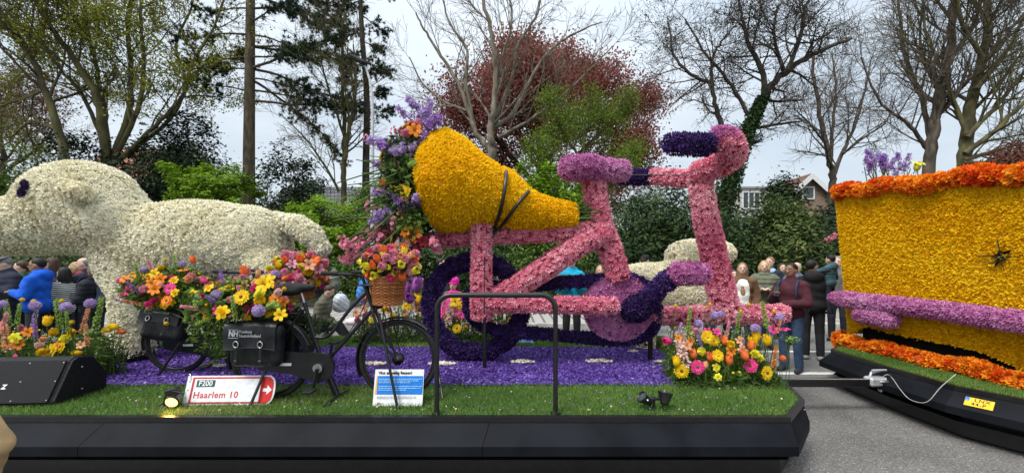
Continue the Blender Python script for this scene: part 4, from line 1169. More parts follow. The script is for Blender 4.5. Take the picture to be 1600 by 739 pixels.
# star-shaped tear in the yellow wall: black patch painted as its shaded inside
tb = MB(); c = Vector((4.765, 3.73, 1.74)); a = [0, .5, 1.2, 1.9, 2.6, 3.3, 3.9, 4.6, 5.3, 5.9]; rr = [.13, .05, .07, .045, .12, .05, .06, .04, .15, .045]
tb.add([(c.x - .012 - toff[0], c.y + r_ * math.cos(q) * .75 - toff[1], c.z + r_ * math.sin(q) - toff[2]) for q, r_ in zip(a, rr)] + [(c.x + .03 - toff[0], c.y - toff[1], c.z - toff[2])], [(i, (i + 1) % 10, 10) for i in range(10)])
tb.build('tear', M['dark_void'], tub)
sb = MB(); segs(sb, np.array([(4.74, 3.9, 1.75), (4.74, 3.75, 1.9), (4.75, 3.72, 1.7)]) - toff, np.array([(4.74, 3.58, 1.73), (4.74, 3.7, 1.6), (4.72, 3.85, 1.66)]) - toff, [.006] * 3, [.003] * 3, 4); sb.build('thread', M['black'], tub)

# ---------------------------------------------------------------- tow bar
tow = thing('tow_bar', 'black tow bar linking the two floats, with a grey metal coupling', 'tow bar', (2.7, 4.33, .335))
mb = MB(); box(mb, (.64, 0, 0), (1.42, .08, .085), bevel=.008); mb.build('bar', M['black'], tow)
mb = MB(); box(mb, (1.40, 0, .015), (.2, .12, .1), bevel=.02); tube(mb, [(1.33, 0, .05), (1.35, 0, .11), (1.5, .03, .13)], .014, 6); mb.build('coupling', M['galv'], tow)
mb = MB(); ball(mb, (1.5, 0, .01), .05); tube(mb, [(1.4, -.05, .02), (1.46, -.08, .03), (1.55, -.06, .0)], .018, 6); tube(mb, [(1.46, 0, -.1), (1.46, 0, .0)], .025, 8); mb.build('ball_hitch', M['steel'], tow)
mb = MB(); tube(mb, [(1.34, -.02, .14), (1.5, -.02, .145)], .012, 6); mb.build('lever', M['galv'], tow)
mb = MB(); pts = smooth_poly([(2.72, 4.27, .4), (3.4, 4.26, .395), (4.0, 4.25, .4), (4.1, 4.2, .46), (4.16, 4.2, .42), (4.1, 4.05, .34), (4.05, 3.9, .29), (4.05, 3.75, .32), (4.13, 3.7, .48), (4.3, 3.72, .6)], 50)
tube(mb, pts - np.array([2.7, 4.33, .335]), .0038, 5); c_ = mb.build('cable', M['concrete'], tow)

# ================================================================ GIANT PINK BICYCLE
GYY = 4.5
gb = thing('giant_bicycle', 'giant bicycle sculpture covered in pink and violet blossoms', 'flower sculpture', W(870, 575, GYY))
goff = np.array(gb.location)
PK = [M['core_pink'], M['fl_pink']]; VI = [M['core_violet'], M['fl_violet']]
rg = np.random.default_rng(80)
def gp(*pts): return [W(x, y, Y) for x, y, Y in pts]
def gtube(name, pts, r, mats, kind='star', size=.026, dens=1900, n=12, sm=0, parent=None, lean=.3):
    P = smooth_poly(pts, sm) if sm else np.array([tuple(p) for p in pts])
    rr = np.interp(np.linspace(0, 1, len(P)), np.linspace(0, 1, len(r)), r) if not np.isscalar(r) else r
    rr = np.maximum(np.asarray(rr) - .018, .03); mb = MB(); tube(mb, P - goff, rr, n)
    return flower_skin(mb, name, mats, parent or gb, kind, size, dens, rg, lambda P, N: (N[:, 1] < .4) | (rg.uniform(size=len(P)) < .35), .25, lean, .012)
a = np.linspace(0, 2 * PI, 49)[:-1]; c = W(743, 479, 4.58)
mb = MB(); tube(mb, [(c.x + .545 * math.cos(t) - goff[0], c.y - goff[1], c.z + .545 * math.sin(t) - goff[2]) for t in a], .088, 12, closed=True)
flower_skin(mb, 'wheel', VI, gb, 'shred', .034, 1900, rg, lean=.4)
# chain, one closed loop round hub and chainring
loop = smooth_poly(gp(*[(x, y, 4.5) for x, y in ((820, 447), (880, 442), (934, 438), (973, 433), (1006, 445), (1022, 470), (1024, 500), (1008, 522), (976, 530), (917, 528), (860, 522), (820, 520), (775, 516), (745, 502), (732, 478), (740, 456), (775, 447), (820, 447))]), 70)
mb = MB(); tube(mb, loop[:-1] - goff, .058, 10, closed=True); flower_skin(mb, 'chain', VI, gb, 'shred', .032, 2000, rg, lean=.4)
# chainring disc
mb = MB(); c = np.array(W(966, 480, 4.47)) - goff; Mx = Matrix.Translation(c) @ Matrix.Rotation(R(90), 4, 'X')
lathe(mb, [(.0, -.06), (.39, -.05), (.38, .03), (.3, .06), (0, .07)], 28, 0, Mx); flower_skin(mb, 'chainring', MV, gb, 'star', .026, 2300, rg, lift=.004)
gtube('seat_stay', gp((752, 352, 4.32), (752, 430, 4.31), (753, 496, 4.3)), [.11, .112, .118], PK)
gtube('carrier_rack', gp((652, 374, 4.5), (700, 374, 4.48), (760, 370, 4.45), (830, 365, 4.42), (905, 362, 4.4), (945, 352, 4.42)), [.07, .085, .09, .095, .1, .1], PK, sm=30)
gtube('seat_tube', gp((926, 268, 4.45), (936, 340, 4.45), (953, 390, 4.45), (966, 435, 4.45)), [.125, .13, .135, .135], PK, sm=16)
gtube('frame_tube', gp((766, 472, 4.3), (840, 428, 4.3), (900, 388, 4.33), (945, 362, 4.38)), [.11, .115, .112, .12], PK, sm=16)
gtube('frame_tube', gp((772, 462, 4.75), (900, 378, 4.72), (945, 358, 4.6)), [.08, .08, .09], PK)
gtube('chain_stay', gp((742, 474, 4.27), (800, 474, 4.26), (900, 477, 4.25), (962, 477, 4.25)), [.11, .095, .09, .085], PK, sm=14)
gtube('bottom_tube', gp((1010, 494, 4.55), (1100, 492, 4.5), (1180, 491, 4.45), (1226, 490, 4.42)), [.1, .105, .105, .1], PK, sm=14)
gtube('fork', gp((1092, 270, 4.48), (1103, 340, 4.47), (1117, 410, 4.46), (1136, 497, 4.45)), [.125, .13, .14, .155], PK, sm=18)
gtube('handlebar', gp((1085, 272, 4.48), (1112, 263, 4.35), (1130, 254, 4.22), (1143, 243, 4.08), (1138, 226, 3.98), (1118, 222, 3.93)), [.125, .13, .135, .14, .14, .12], PK, sm=24)
gtube('handlebar', gp((1098, 272, 4.52), (1075, 278, 4.65), (1048, 278, 4.85), (1018, 276, 5.0)), [.105, .1, .1, .1], PK, sm=18)
gtube('grip', gp((1040, 222, 3.9), (1046, 225, 3.9), (1072, 226, 3.9), (1105, 227, 3.92), (1110, 227, 3.93)), [.06, .1, .105, .108, .09], VI, 'shred', .03, 2400)
gtube('grip', gp((966, 277, 5.15), (972, 277, 5.13), (1016, 277, 5.02)), [.07, .095, .095], VI, 'shred', .03, 2200)
gtube('bell', gp((1113, 214, 3.92), (1122, 214, 3.92), (1140, 216, 3.95), (1148, 218, 3.97)), [.07, .105, .105, .07], MV, 'star', .027, 2400, sm=10)
mb = MB(); V, F = sdf_mesh([ell(W(915, 262, 4.45), (.17, .24, .1)), cap(W(892, 263, 4.3), W(970, 267, 4.42), .115, .085), cap(W(892, 263, 4.6), W(970, 267, 4.46), .115, .085)], .03, .08)
mb.add(V - goff, F, 0, True); flower_skin(mb, 'saddle', MV, gb, 'star', .028, 1700, rg, lift=.012)
mb = MB(); V, F = sdf_mesh([cap(W(988, 487, 4.28), W(1050, 432, 4.16), .1, .085), ell(W(995, 482, 4.28), (.15, .13, .13)), cap(W(1040, 440, 4.17), W(1058, 430, 4.1), .08, .07)], .03, .05)
mb.add(V - goff, F, 0, True); flower_skin(mb, 'crank', VI, gb, 'shred', .03, 2200, rg, lean=.4)
mb = MB(); V, F = sdf_mesh([cap(W(1062, 427, 4.06), W(1095, 428, 4.06), .1, .09)], .03, .05)
mb.add(V - goff, F, 0, True); flower_skin(mb, 'pedal', MV, gb, 'star', .027, 1800, rg, lift=.012)
mb = MB(); tube(mb, [np.array(W(1016, 500, 4.6)) - goff, np.array(W(1016, 566, 4.6)) - goff], .03, 8); mb.build('support_post', M['black'], gb)
mb = MB(); tube(mb, [np.array(W(757, 490, 4.22)) - goff, np.array(W(757, 574, 4.22)) - goff], .022, 8); mb.build('support_post', M['black'], gb)
mb = MB(); tube(mb, [np.array(W(1135, 500, 4.5)) - goff, np.array(W(1135, 566, 4.5)) - goff], .04, 8); mb.build('support_post', M['black'], gb)
mb = MB(); tube(mb, [np.array(W(980, 274, 4.25)) - goff, np.array(W(1076, 274, 4.22)) - goff], .006, 5); mb.build('brake_cable', M['black'], gb)
mb = MB(); tube(mb, [np.array(W(757, 400, 4.15)) - goff, np.array(W(757, 490, 4.15)) - goff], .005, 5); mb.build('wire', M['black'], gb)

# ---------------------------------------------------------------- yellow bouquet wrapper
wr = thing('bouquet_wrapper', 'giant yellow flower-covered paper cone strapped to the pink carrier rack', 'bouquet wrapper', W(760, 370, 4.45))
woff = np.array(wr.location)
prof = [(664, 226, 322, .5), (667, 221, 338, .56), (674, 216, 357, .6), (682, 209, 367, .61), (700, 207, 370, .62), (725, 213, 369, .6), (754, 233, 364, .55), (782, 257, 361, .47), (800, 267, 364, .43), (822, 289, 365, .36), (839, 303, 366, .31), (856, 309, 366, .28), (880, 313, 364, .26), (898, 315, 362, .24)]
cc = [(x, (t + b_) / 2, (b_ - t) / 2 / 133.3 - (.055 if x < 800 else .03), ry * .85) for x, t, b_, ry in prof]
V = []; n = 28
for x, py, rz, ry in cc:
    p = W(x, py, 4.45)
    for q in range(n):
        t = 2 * PI * q / n
        fx = .06 * math.sin(3 * t + 1) * rz
        V.append((p.x + .3 * rz * math.sin(t) * 0 + fx * .5, p.y + ry * math.cos(t), p.z + rz * math.sin(t) * (1 if math.sin(t) > 0 else .98)))
V = np.array(V) - woff; V[:, 1:] *= (1 + .025 * np.sin(V[:, 0:1] * 9 + V[:, 2:3] * 5) + .02 * np.sin(V[:, 2:3] * 11 - V[:, 0:1] * 4)) if True else 1
mb = MB(); k = len(cc); mb.add(V, [(i * n + q, i * n + (q + 1) % n, (i + 1) * n + (q + 1) % n, (i + 1) * n + q) for i in range(k - 1) for q in range(n)], 0, True)
mb.add(V[-n:], [list(range(n))], 0); mb.add(V[:n], [list(range(n))[::-1]], 0)
rg = np.random.default_rng(81)
flower_skin(mb, 'cone', [M['core_yellow'], M['fl_yellow']], wr, 'shred', .03, 2900, rg, lean=.5, keep=lambda P, N: (N[:, 1] < .4) | (rg.uniform(size=len(P)) < .2))
def on_cone(px, py, lift=.045):
    xs = [q[0] for q in cc]; zc = np.interp(px, xs, [q[1] for q in cc]); rz = np.interp(px, xs, [q[2] for q in cc]); ry = np.interp(px, xs, [q[3] for q in cc])
    Y = 4.45
    for _ in range(6):
        p = W(px, py, Y); dz = min(abs(p.z - W(px, zc, 4.45).z) / rz, .995); Y = 4.45 - (ry * math.sqrt(1 - dz * dz) + lift)
    return W(px, py, Y)
def strap(pts):
    sb = MB(); Q = smooth_poly([(x, y, 0) for x, y in pts], 22); P = np.array([on_cone(q[0], q[1]) for q in Q]) - woff; tube(sb, P, .02, 6); sb.build('strap', M['black'], wr)
strap([(791, 268), (788, 300), (780, 335), (766, 372)]); strap([(826, 299), (808, 320), (790, 345), (768, 372)])
# cut stems at the narrow end
for i in range(46):
    p = np.array(W(892, 339, 4.45)) + np.array([0, rg.normal() * .1, rg.normal() * .09]); e = p + np.array([rg.uniform(.18, .34), rg.normal() * .06, rg.normal() * .05])
    if i == 0: sb = MB()
    tube(sb, [p - woff, (p + e) / 2 - woff + rg.normal(size=3) * .008, e - woff], .007, 5, 0, rnd=rg.uniform(0, 1))
o = sb.build('stems', M['stem'], wr); o['kind'] = 'stuff'

# ================================================================ SHEEP
WH = [M['core_white'], M['fl_white']]
def sheep(label, prims, eyes, hooves, earp, base, seed, res=.05, fsize=.03, dens=1500, near=None, tailp=()):
    rng = np.random.default_rng(seed); root = thing('sheep_sculpture', label, 'flower sculpture', base); off = np.array(base)
    V, F = sdf_mesh(prims, res, .11); mb = MB(); mb.add(V - off, F, 0, True)
    keep = lambda P, N: ((N[:, 1] < .35) & (P[:, 1] + off[1] < (near or 99))) | (rng.uniform(size=len(P)) < .18)
    body = flower_skin(mb, 'body', WH, root, 'mum', fsize, dens, rng, keep)
    for pr in earp:
        Ve, Fe = sdf_mesh(pr, res * .8, .05); mb = MB(); mb.add(Ve - off, Fe, 0, True); flower_skin(mb, 'ear', WH, root, 'mum', fsize, dens * .9, rng)
    for pr in tailp:
        Ve, Fe = sdf_mesh(pr, res * .8, .05); mb = MB(); mb.add(Ve - off, Fe, 0, True); flower_skin(mb, 'tail', WH, root, 'mum', fsize, dens, rng)
    for (x, z, rx, rz, tilt) in eyes:
        q = np.abs(800 + 600 * V[:, 0] / V[:, 1] - x) + np.abs(415 - 600 * (V[:, 2] - EYE) / V[:, 1] - z); near_v = V[q < 9]; e1 = near_v[np.argmin(near_v[:, 1])]
        eb = MB(); c_ = e1 + np.array([.0, -.015, 0]) - off; y = e1[1]; Rm = Matrix.Rotation(tilt, 4, 'Y')
        ball(eb, (0, 0, 0), (rx, .03, rz), 12, 8, 0, Matrix.Translation(c_) @ Matrix.Rotation(R(-28), 4, 'Z') @ Rm)
        Vt, T = tri_of(eb); P, N = sample(Vt, T, 5000, rng); florets(eb, P, N, 'shred', .018, rng, 1, rng.uniform(0, .6, len(P)))
        eo = eb.build('eye', VI, root)
        hb = MB(); ball(hb, (0, 0, 0), (rx * .28, .02, rz * .25), 8, 6, 0, Matrix.Translation(c_ + np.array([.25 * rx, -.07, rz * .3])))
        Vt, T = tri_of(hb); P, N = sample(Vt, T, 7000, rng); florets(hb, P, N, 'mum', .012, rng, 0); hb.build('eye_glint', M['fl_white'], eo)
    for (x, y, r, h) in hooves:
        hb = MB(); lathe(hb, [(0, -.004), (r, 0), (r * 1.04, h * .5), (r * .98, h)], 14, 0, Matrix.Translation(np.array([x, y, DZ]) - off)); hb.build('hoof', M['dark_void'], root)
    return root
def S1(px, py, Y=4.7): return np.array(W(px, py, Y))
hd = 4.75
prims = [ell(S1(132, 326, hd), (.66, .5, .56)), ell(S1(60, 352, hd), (.55, .42, .36)), ell(S1(15, 360, hd), (.4, .36, .28)),
         ell(S1(186, 350, hd), (.38, .44, .36)),
         cap(S1(228, 390, 4.95), S1(300, 388, 5.0), .5, .53), ell(S1(314, 382, 4.95), (1.06, .54, .55)), ell(S1(396, 387, 4.95), (.44, .44, .51)),
         ell(S1(206, 420, 4.85), (.24, .34, .42)), cap(S1(207, 430, 4.66), S1(208, 545, 4.6), .2, .19), cap(S1(220, 430, 5.2), S1(224, 530, 5.2), .18, .16),
         cap(S1(418, 420, 4.72), S1(420, 540, 4.68), .22, .2), cap(S1(408, 420, 5.25), S1(410, 530, 5.22), .2, .18),]
tail_ = [[cap(S1(430, 346, 4.98), S1(466, 354, 4.9), .11, .125), cap(S1(466, 354, 4.9), S1(486, 368, 4.88), .125, .125), cap(S1(486, 368, 4.88), S1(505, 389, 4.86), .125, .085)]]
ears = [[ell(S1(112, 290, 4.3), (.22, .07, .1), 0, np.array(Euler((.5, .25, 0)).to_matrix()))], ]
ears = [[cap(S1(92, 288, 4.36), S1(124, 302, 4.28), .075, .1)]]
sheep('large white flower-covered sheep facing left on the near left of the float', prims, [(32, 299, .06, .11, R(28))],
      [(W(207, 0, 4.6).x, 4.6, .2, .15), (W(418, 0, 4.7).x, 4.7, .2, .12), (W(224, 0, 5.2).x, 5.2, .16, .12), (W(410, 0, 5.22).x, 5.22, .18, .12)], ears, W(300, 575, 4.9), 90, near=5.2, tailp=tail_)
def S2(px, py, Y=5.5): return np.array(W(px, py, Y))
prims = [ell(S2(1032, 460), (.62, .42, .40)), ell(S2(998, 452), (.36, .42, .35)), ell(S2(1070, 462), (.44, .42, .40)), cap(S2(1072, 448), S2(1082, 415), .3, .24),
         ell(S2(1078, 400), (.33, .28, .22)), ell(S2(1118, 396), (.26, .22, .17)), cap(S2(1010, 440), S2(1070, 432), .2, .24), cap(S2(1008, 470, 5.3), S2(1008, 543, 5.3), .13, .11), cap(S2(1000, 470, 5.75), S2(1002, 535, 5.75), .13, .11),
         cap(S2(1068, 470, 5.3), S2(1068, 543, 5.3), .14, .12), cap(S2(1075, 470, 5.75), S2(1075, 535, 5.75), .13, .11)]
sheep('smaller white flower-covered sheep facing right behind the giant crank', prims, [], [(W(1008, 0, 5.3).x, 5.3, .12, .16), (W(1068, 0, 5.3).x, 5.3, .13, .16), (W(1002, 0, 5.75).x, 5.75, .12, .14), (W(1075, 0, 5.75).x, 5.75, .12, .14)],
      [[cap(S2(1058, 392, 5.2), S2(1066, 408, 5.15), .07, .07)]], W(1040, 560, 5.5), 91, .04, .03, 1500)
# ================================================================ CUT FLOWERS
_fm = {}
def flower_mesh(kind, col, var=0):
    key = (kind, col, var)
    if key in _fm: return _fm[key]
    rng = np.random.default_rng(abs(hash((len(kind) * 7 + ord(kind[0]) + ord(kind[-1]), len(col), ord(col[-1]), var))) % 99999)
    mb = MB(); mats = [M[col], M['stem'], M['eye_fl'], M['eye_yel']]
    def petal(a, r0, r1, wd, z0, z1, cup=.0, mat=0):
        c, s = math.cos(a), math.sin(a); rm = r0 + (r1 - r0) * .55; zm = z0 + (z1 - z0) * .5 + cup
        re = r0 + (r1 - r0) * .88; ze = z0 + (z1 - z0) * .85 + cup * .6
        V = []
        for r, wv, z in ((r0, wd * .35, z0), (rm, wd, zm), (re, wd * .75, ze)): V += [(r * c - wv * s, r * s + wv * c, z), (r * c + wv * s, r * s - wv * c, z)]
        V.append((r1 * c, r1 * s, z1))
        mb.add(V, [(0, 1, 3, 2), (2, 3, 5, 4), (4, 5, 6)], mat, True, rng.uniform(.2, .9))
    if kind == 'gerbera':
        for i in range(18): petal(i * 2 * PI / 18, .2, 1 + .06 * (i % 3), .15, .0, -.02 + .05 * (i % 2))
        for i in range(14): petal(i * 2 * PI / 14 + .1, .15, .72, .12, .06, .16)
        ball(mb, (0, 0, .06), (.24, .24, .12), 10, 6, 2 if var == 0 else 3)
    elif kind == 'tulip':
        n = 12; a = np.arange(n) * 2 * PI / n; V = []; prof = [(.15, -.9), (.5, -.65), (.62, -.1), (.55, .4), (.36, .8)]
        for k, (r, z) in enumerate(prof):
            for q in range(n):
                rr = r * (1 + .09 * math.cos(3 * a[q])); zz = z + (.22 * math.cos(6 * a[q]) if k == 4 else 0); V.append((rr * math.cos(a[q]), rr * math.sin(a[q]), zz))
        mb.add(V, [(i * n + q, i * n + (q + 1) % n, (i + 1) * n + (q + 1) % n, (i + 1) * n + q) for i in range(4) for q in range(n)], 0, True, rng.uniform(.2, .8, len(V)))
        for i in range(3): petal(i * 2 * PI / 3 + .5, .3, .66 + .1 * (i % 2), .38, -.6, .8, .2)
    elif kind in ('allium', 'craspedia', 'chrysanthemum'):
        nb = {'allium': 90, 'craspedia': 60, 'chrysanthemum': 60}[kind]
        ball(mb, (0, 0, 0), .7, 10, 7, 0, rnd=.2)
        i = np.arange(nb); z = 1 - 2 * (i + .5) / nb; t = i * 2.39996; N = np.stack([np.sqrt(1 - z * z) * np.cos(t), np.sqrt(1 - z * z) * np.sin(t), z], 1)
        florets(mb, N * .74, N, 'star' if kind == 'allium' else 'chip', .22 if kind == 'allium' else .2, rng, 0)
    elif kind in ('lily', 'daffodil'):
        for i in range(6): petal(i * PI / 3 + rng.normal() * .08, .06, 1 + .1 * (i % 2), .3 if kind == 'lily' else .36, 0, .25 if kind == 'lily' else .1, .22)
        if kind == 'daffodil': lathe(mb, [(.15, .05), (.3, .2), (.34, .5), (.4, .6)], 10, 0)
        else:
            for i in range(5): segs(mb, [(0, 0, 0)], [(.2 * math.cos(i * 1.26), .2 * math.sin(i * 1.26), .6)], [.02], [.04], 3, 2)
    elif kind in ('carnation', 'peony'):
        nb = 34; i = np.arange(nb); z = 1 - 1.25 * (i + .5) / nb; t = i * 2.39996; rr = np.sqrt(np.maximum(0, 1 - z * z)); N = np.stack([rr * np.cos(t), rr * np.sin(t), z], 1)
        ball(mb, (0, 0, -.1), .62, 8, 6, 0, rnd=.2); florets(mb, N * .5, N, 'ruffle', .36, rng, 0, None, .5)
    elif kind == 'lilac':
        nb = 130; h = rng.uniform(0, 1, nb); ax = np.stack([.18 * np.sin(h * 3 + var), .1 * np.cos(h * 2), h * 2 - 1], 1); P = ax + rng.normal(size=(nb, 3)) * (.24 * (1.15 - h * .75))[:, None]
        florets(mb, P, nrmz(P - ax) + np.array([0, 0, .3]), 'mum', .15, rng, 0, None, .5); tube(mb, [(0, 0, -1.2), (0, 0, -.5), (.15, 0, .2), (.02, 0, .95)], [.04, .035, .03, .015], 5, 1)
    elif kind in ('snapdragon', 'hyacinth', 'gladiolus'):
        nb, rad, fs = {'snapdragon': (46, .17, .105), 'hyacinth': (70, .2, .1), 'gladiolus': (22, .2, .24), 'lilac': (110, .3, .11)}[kind]
        i = np.arange(nb); h = (i + .5) / nb; t = i * 2.4; rr = rad * (1.05 - h * .75) ** (.7)
        P = np.stack([rr * np.cos(t), rr * np.sin(t), h * 2 - 1], 1); N = np.stack([np.cos(t), np.sin(t), np.full(nb, .35)], 1)
        florets(mb, P * np.array([.7, .7, 1]), N, 'mum' if kind != 'gladiolus' else 'star', fs, rng, 0, None, .4)
        tube(mb, [(0, 0, -1.15), (0, 0, 0), (.02, 0, 1.0)], [.04, .035, .015], 5, 1)
    elif kind == 'cherry_blossom':
        P = rng.normal(size=(16, 3)) * .38; florets(mb, P, nrmz(P) + np.array([0, 0, .3]), 'ruffle', .36, rng, 0)
    elif kind == 'umbel':
        P = rng.normal(size=(40, 3)) * np.array([.5, .5, .16]); florets(mb, P, np.tile([0, 0, 1.0], (40, 1)), 'mum', .14, rng, 0)
        segs(mb, np.tile([0, 0, -.8], (40, 1)), P, np.full(40, .02), np.full(40, .012), 3, 1)
    # short stem under the head
    if kind not in ('snapdragon', 'hyacinth', 'gladiolus', 'lilac'):
        tube(mb, [(0, 0, -.05 if kind != 'tulip' else -.85), (.02, 0, -.7 if kind != 'tulip' else -1.3), (.05, .02, -1.6)], [.09, .07, .06], 5, 1)
    _fm[key] = mb.mesh(kind, mats)
    return _fm[key]

def aim(p, d, s, spin=0.0, rootloc=None):
    q = Vector(d).to_track_quat('Z', 'Y').to_matrix().to_4x4() @ Matrix.Rotation(spin, 4, 'Z')
    return Matrix.Translation(Vector(p) - (Vector(rootloc) if rootloc is not None else Vector())) @ q @ Matrix.Scale(s, 4)

PARTNAME = {'umbel': 'flower_umbel'}
def bloom(root, kind, col, size, p, d, rng, var=0):
    return put(PARTNAME.get(kind, kind), flower_mesh(kind, col, var), root, aim(p, d, size, rng.uniform(0, 6.28), root.location))

FR = {'gerbera': .056, 'tulip': .047, 'allium': .04, 'craspedia': .018, 'lily': .055, 'daffodil': .046, 'carnation': .042, 'peony': .052,
      'snapdragon': .12, 'hyacinth': .09, 'gladiolus': .13, 'lilac': .115, 'cherry_blossom': .055, 'chrysanthemum': .024, 'umbel': .09}

def foliage(root, name, P, size, mat, rng, asp=.3, up=.2, N=None):
    lb = MB(); leaves(lb, P - np.array(root.location), size, rng, N, up, asp)
    o = lb.build(name, M[mat], root); o['kind'] = 'stuff'; return o

def dome(name, label, cx, cy, rx, ry, Y, depth, counts, seed, leafn=700, loc=None, group=None, leafmat='leaf_mid', fwd=.75, upb=.35, leafs=.07, gap=.78, droop=0, scale=1.0, zones=None, extras=()):
    """bouquet: blooms over an uneven dome, leaves between them"""
    rng = np.random.default_rng(seed); s = Y / FPX
    c = np.array(W(cx, cy, Y)); root = thing(name, label, 'bouquet', loc if loc is not None else (c[0], c[1], c[2] - ry * s), 0, group)
    R3 = np.array([rx * s, depth, ry * s]); placed = []
    for (k, col, px, py, dy, d, sc) in extras:
        p = np.array(W(px, py, Y + dy)); bloom(root, k, col, FR[k] * sc, p, nrmz(np.array(d, float)), rng); placed.append((p, FR[k] * sc))
    items = [(k, col, v) for (k, col, n, *v) in counts for _ in range(n)]; rng.shuffle(items)
    for k, col, v in items:
        r = FR[k] * scale * rng.uniform(.85, 1.15)
        for tr in range(90):
            u = nrmz(rng.normal(size=3)); 
            if u[1] > .25 or u[2] < -.75: continue
            if zones and col in zones and tr < 58 and math.hypot(u[0] - zones[col][0], u[2] - zones[col][1]) > .55: continue
            u = u * rng.uniform(.78, 1.06); p = c + u * R3
            rad_ = r * (1.0 if k not in ('snapdragon', 'hyacinth', 'lilac', 'gladiolus') else .4)
            if all(np.linalg.norm(p - q) > gap * (rad_ + rq) for q, rq in placed) or tr == 89: break
        placed.append((p, rad_)); n_ = nrmz(u / R3)
        d = nrmz(n_ * .8 + np.array([0, -fwd * .5, upb]) + rng.normal(size=3) * .18)
        if k in ('snapdragon', 'hyacinth', 'lilac', 'gladiolus'): d = nrmz(u + np.array([0, 0, .5]) + rng.normal(size=3) * .15); p = p + d * r * .3
        bloom(root, k, col, r, p, d, rng, v[0] if v else 0)
    u = nrmz(rng.normal(size=(leafn, 3))) * rng.uniform(.2, 1.0, (leafn, 1)) ** .5
    foliage(root, 'foliage', c + u * R3, leafs, leafmat, rng, .35)
    # stems running down into the bunch
    sb = MB(); P = np.array([p for p, _ in placed]); b = c + np.array([0, 0, -R3[2] * .9]); e = b + (P - b) * .15 + rng.normal(size=P.shape) * .02
    segs(sb, P - np.array(root.location), e - np.array(root.location), np.full(len(P), .003), np.full(len(P), .003), 4, rnd=rng.uniform(0, 1, len(P)))
    o = sb.build('stems', M['stem'], root); o['kind'] = 'stuff'
    return root

def bed(name, label, x0, x1, Y0, Y1, items, seed, zb=DZ, tall=.42, leafn=2500, leafmat='leaf_mid', stemn=160, cat='flower bed', fillers=()):
    """planted strip: items = (kind, colour, px, py, Y, facing)"""
    rng = np.random.default_rng(seed); cxm = (x0 + x1) / 2
    root = thing(name, label, cat, (cxm, (Y0 + Y1) / 2, zb)); off = np.array(root.location)
    P0 = []; P1 = []
    for it in items:
        k, col, px, py, Y = it[:5]; f = it[5] if len(it) > 5 else 'cam'; sc = it[6] if len(it) > 6 else 1.0; var = it[7] if len(it) > 7 else 0
        p = np.array(W(px, py, Y)); r = FR[k] * sc
        d = {'cam': np.array([rng.normal() * .25, -1, .35 + rng.normal() * .15]), 'up': np.array([rng.normal() * .15, rng.normal() * .12, 1.0]),
             'side': np.array([-.8, -.5, .2]), 'down': np.array([rng.normal() * .3, -.7, -.2])}[f]
        d = nrmz(d); bloom(root, k, col, r, p, d, rng, var)
        b = np.array([p[0] + rng.normal() * .05, min(max(p[1] + rng.uniform(0, .12), Y0), Y1), zb]); m = (p + b) / 2 + rng.normal(size=3) * .02; t = p - d * r * (1.4 if k not in ('snapdragon', 'hyacinth', 'gladiolus', 'lilac') else 1.1)
        P0 += [b, m]; P1 += [m, t]
    for i in range(stemn):
        b = np.array([rng.uniform(x0, x1), rng.uniform(Y0 * .45 + Y1 * .55, Y1), zb]); t = b + np.array([rng.normal() * .05, rng.normal() * .04, rng.uniform(.2, tall)]); m = (b + t) / 2 + rng.normal(size=3) * .015
        P0 += [b, m]; P1 += [m, t]
    sb = MB(); n = len(P0); segs(sb, np.array(P0) - off, np.array(P1) - off, np.full(n, .0035), np.full(n, .0028), 4, rnd=rng.uniform(0, 1, n)); o = sb.build('stems', M['stem'], root); o['kind'] = 'stuff'
    ft = rng.uniform(0, 1, leafn); P = np.stack([rng.uniform(x0 - .03, x1 + .03, leafn), Y0 + (Y1 + .05 - Y0) * (.12 + .88 * ft), zb + rng.uniform(0, 1, leafn) ** 1.3 * tall * (.22 + .78 * ft)], 1)
    foliage(root, 'foliage', P, .085, leafmat, rng, .22, .0, N=np.stack([rng.normal(size=leafn), rng.normal(size=leafn), rng.normal(size=leafn) * .35], 1))
    for (col, n, sz) in fillers:
        Pf = np.stack([rng.uniform(x0, x1, n), rng.uniform((Y0 + Y1) / 2, Y1, n), zb + rng.uniform(.3, 1.05, n) * tall], 1)
        fb = MB(); florets(fb, Pf - off, np.tile([0, -.6, .8], (n, 1)), 'mum', sz, rng, 0, None, .6); o = fb.build('filler_blossoms', M[col], root); o['kind'] = 'stuff'
    # moss skirt at the foot
    nf = 900; P = np.stack([rng.uniform(x0 - .04, x1 + .04, nf), rng.uniform(Y0 - .06, Y1, nf), zb + rng.uniform(0, .09, nf)], 1); foliage(root, 'moss', P, .035, 'leaf_dark', rng, .5, .3)
    return root

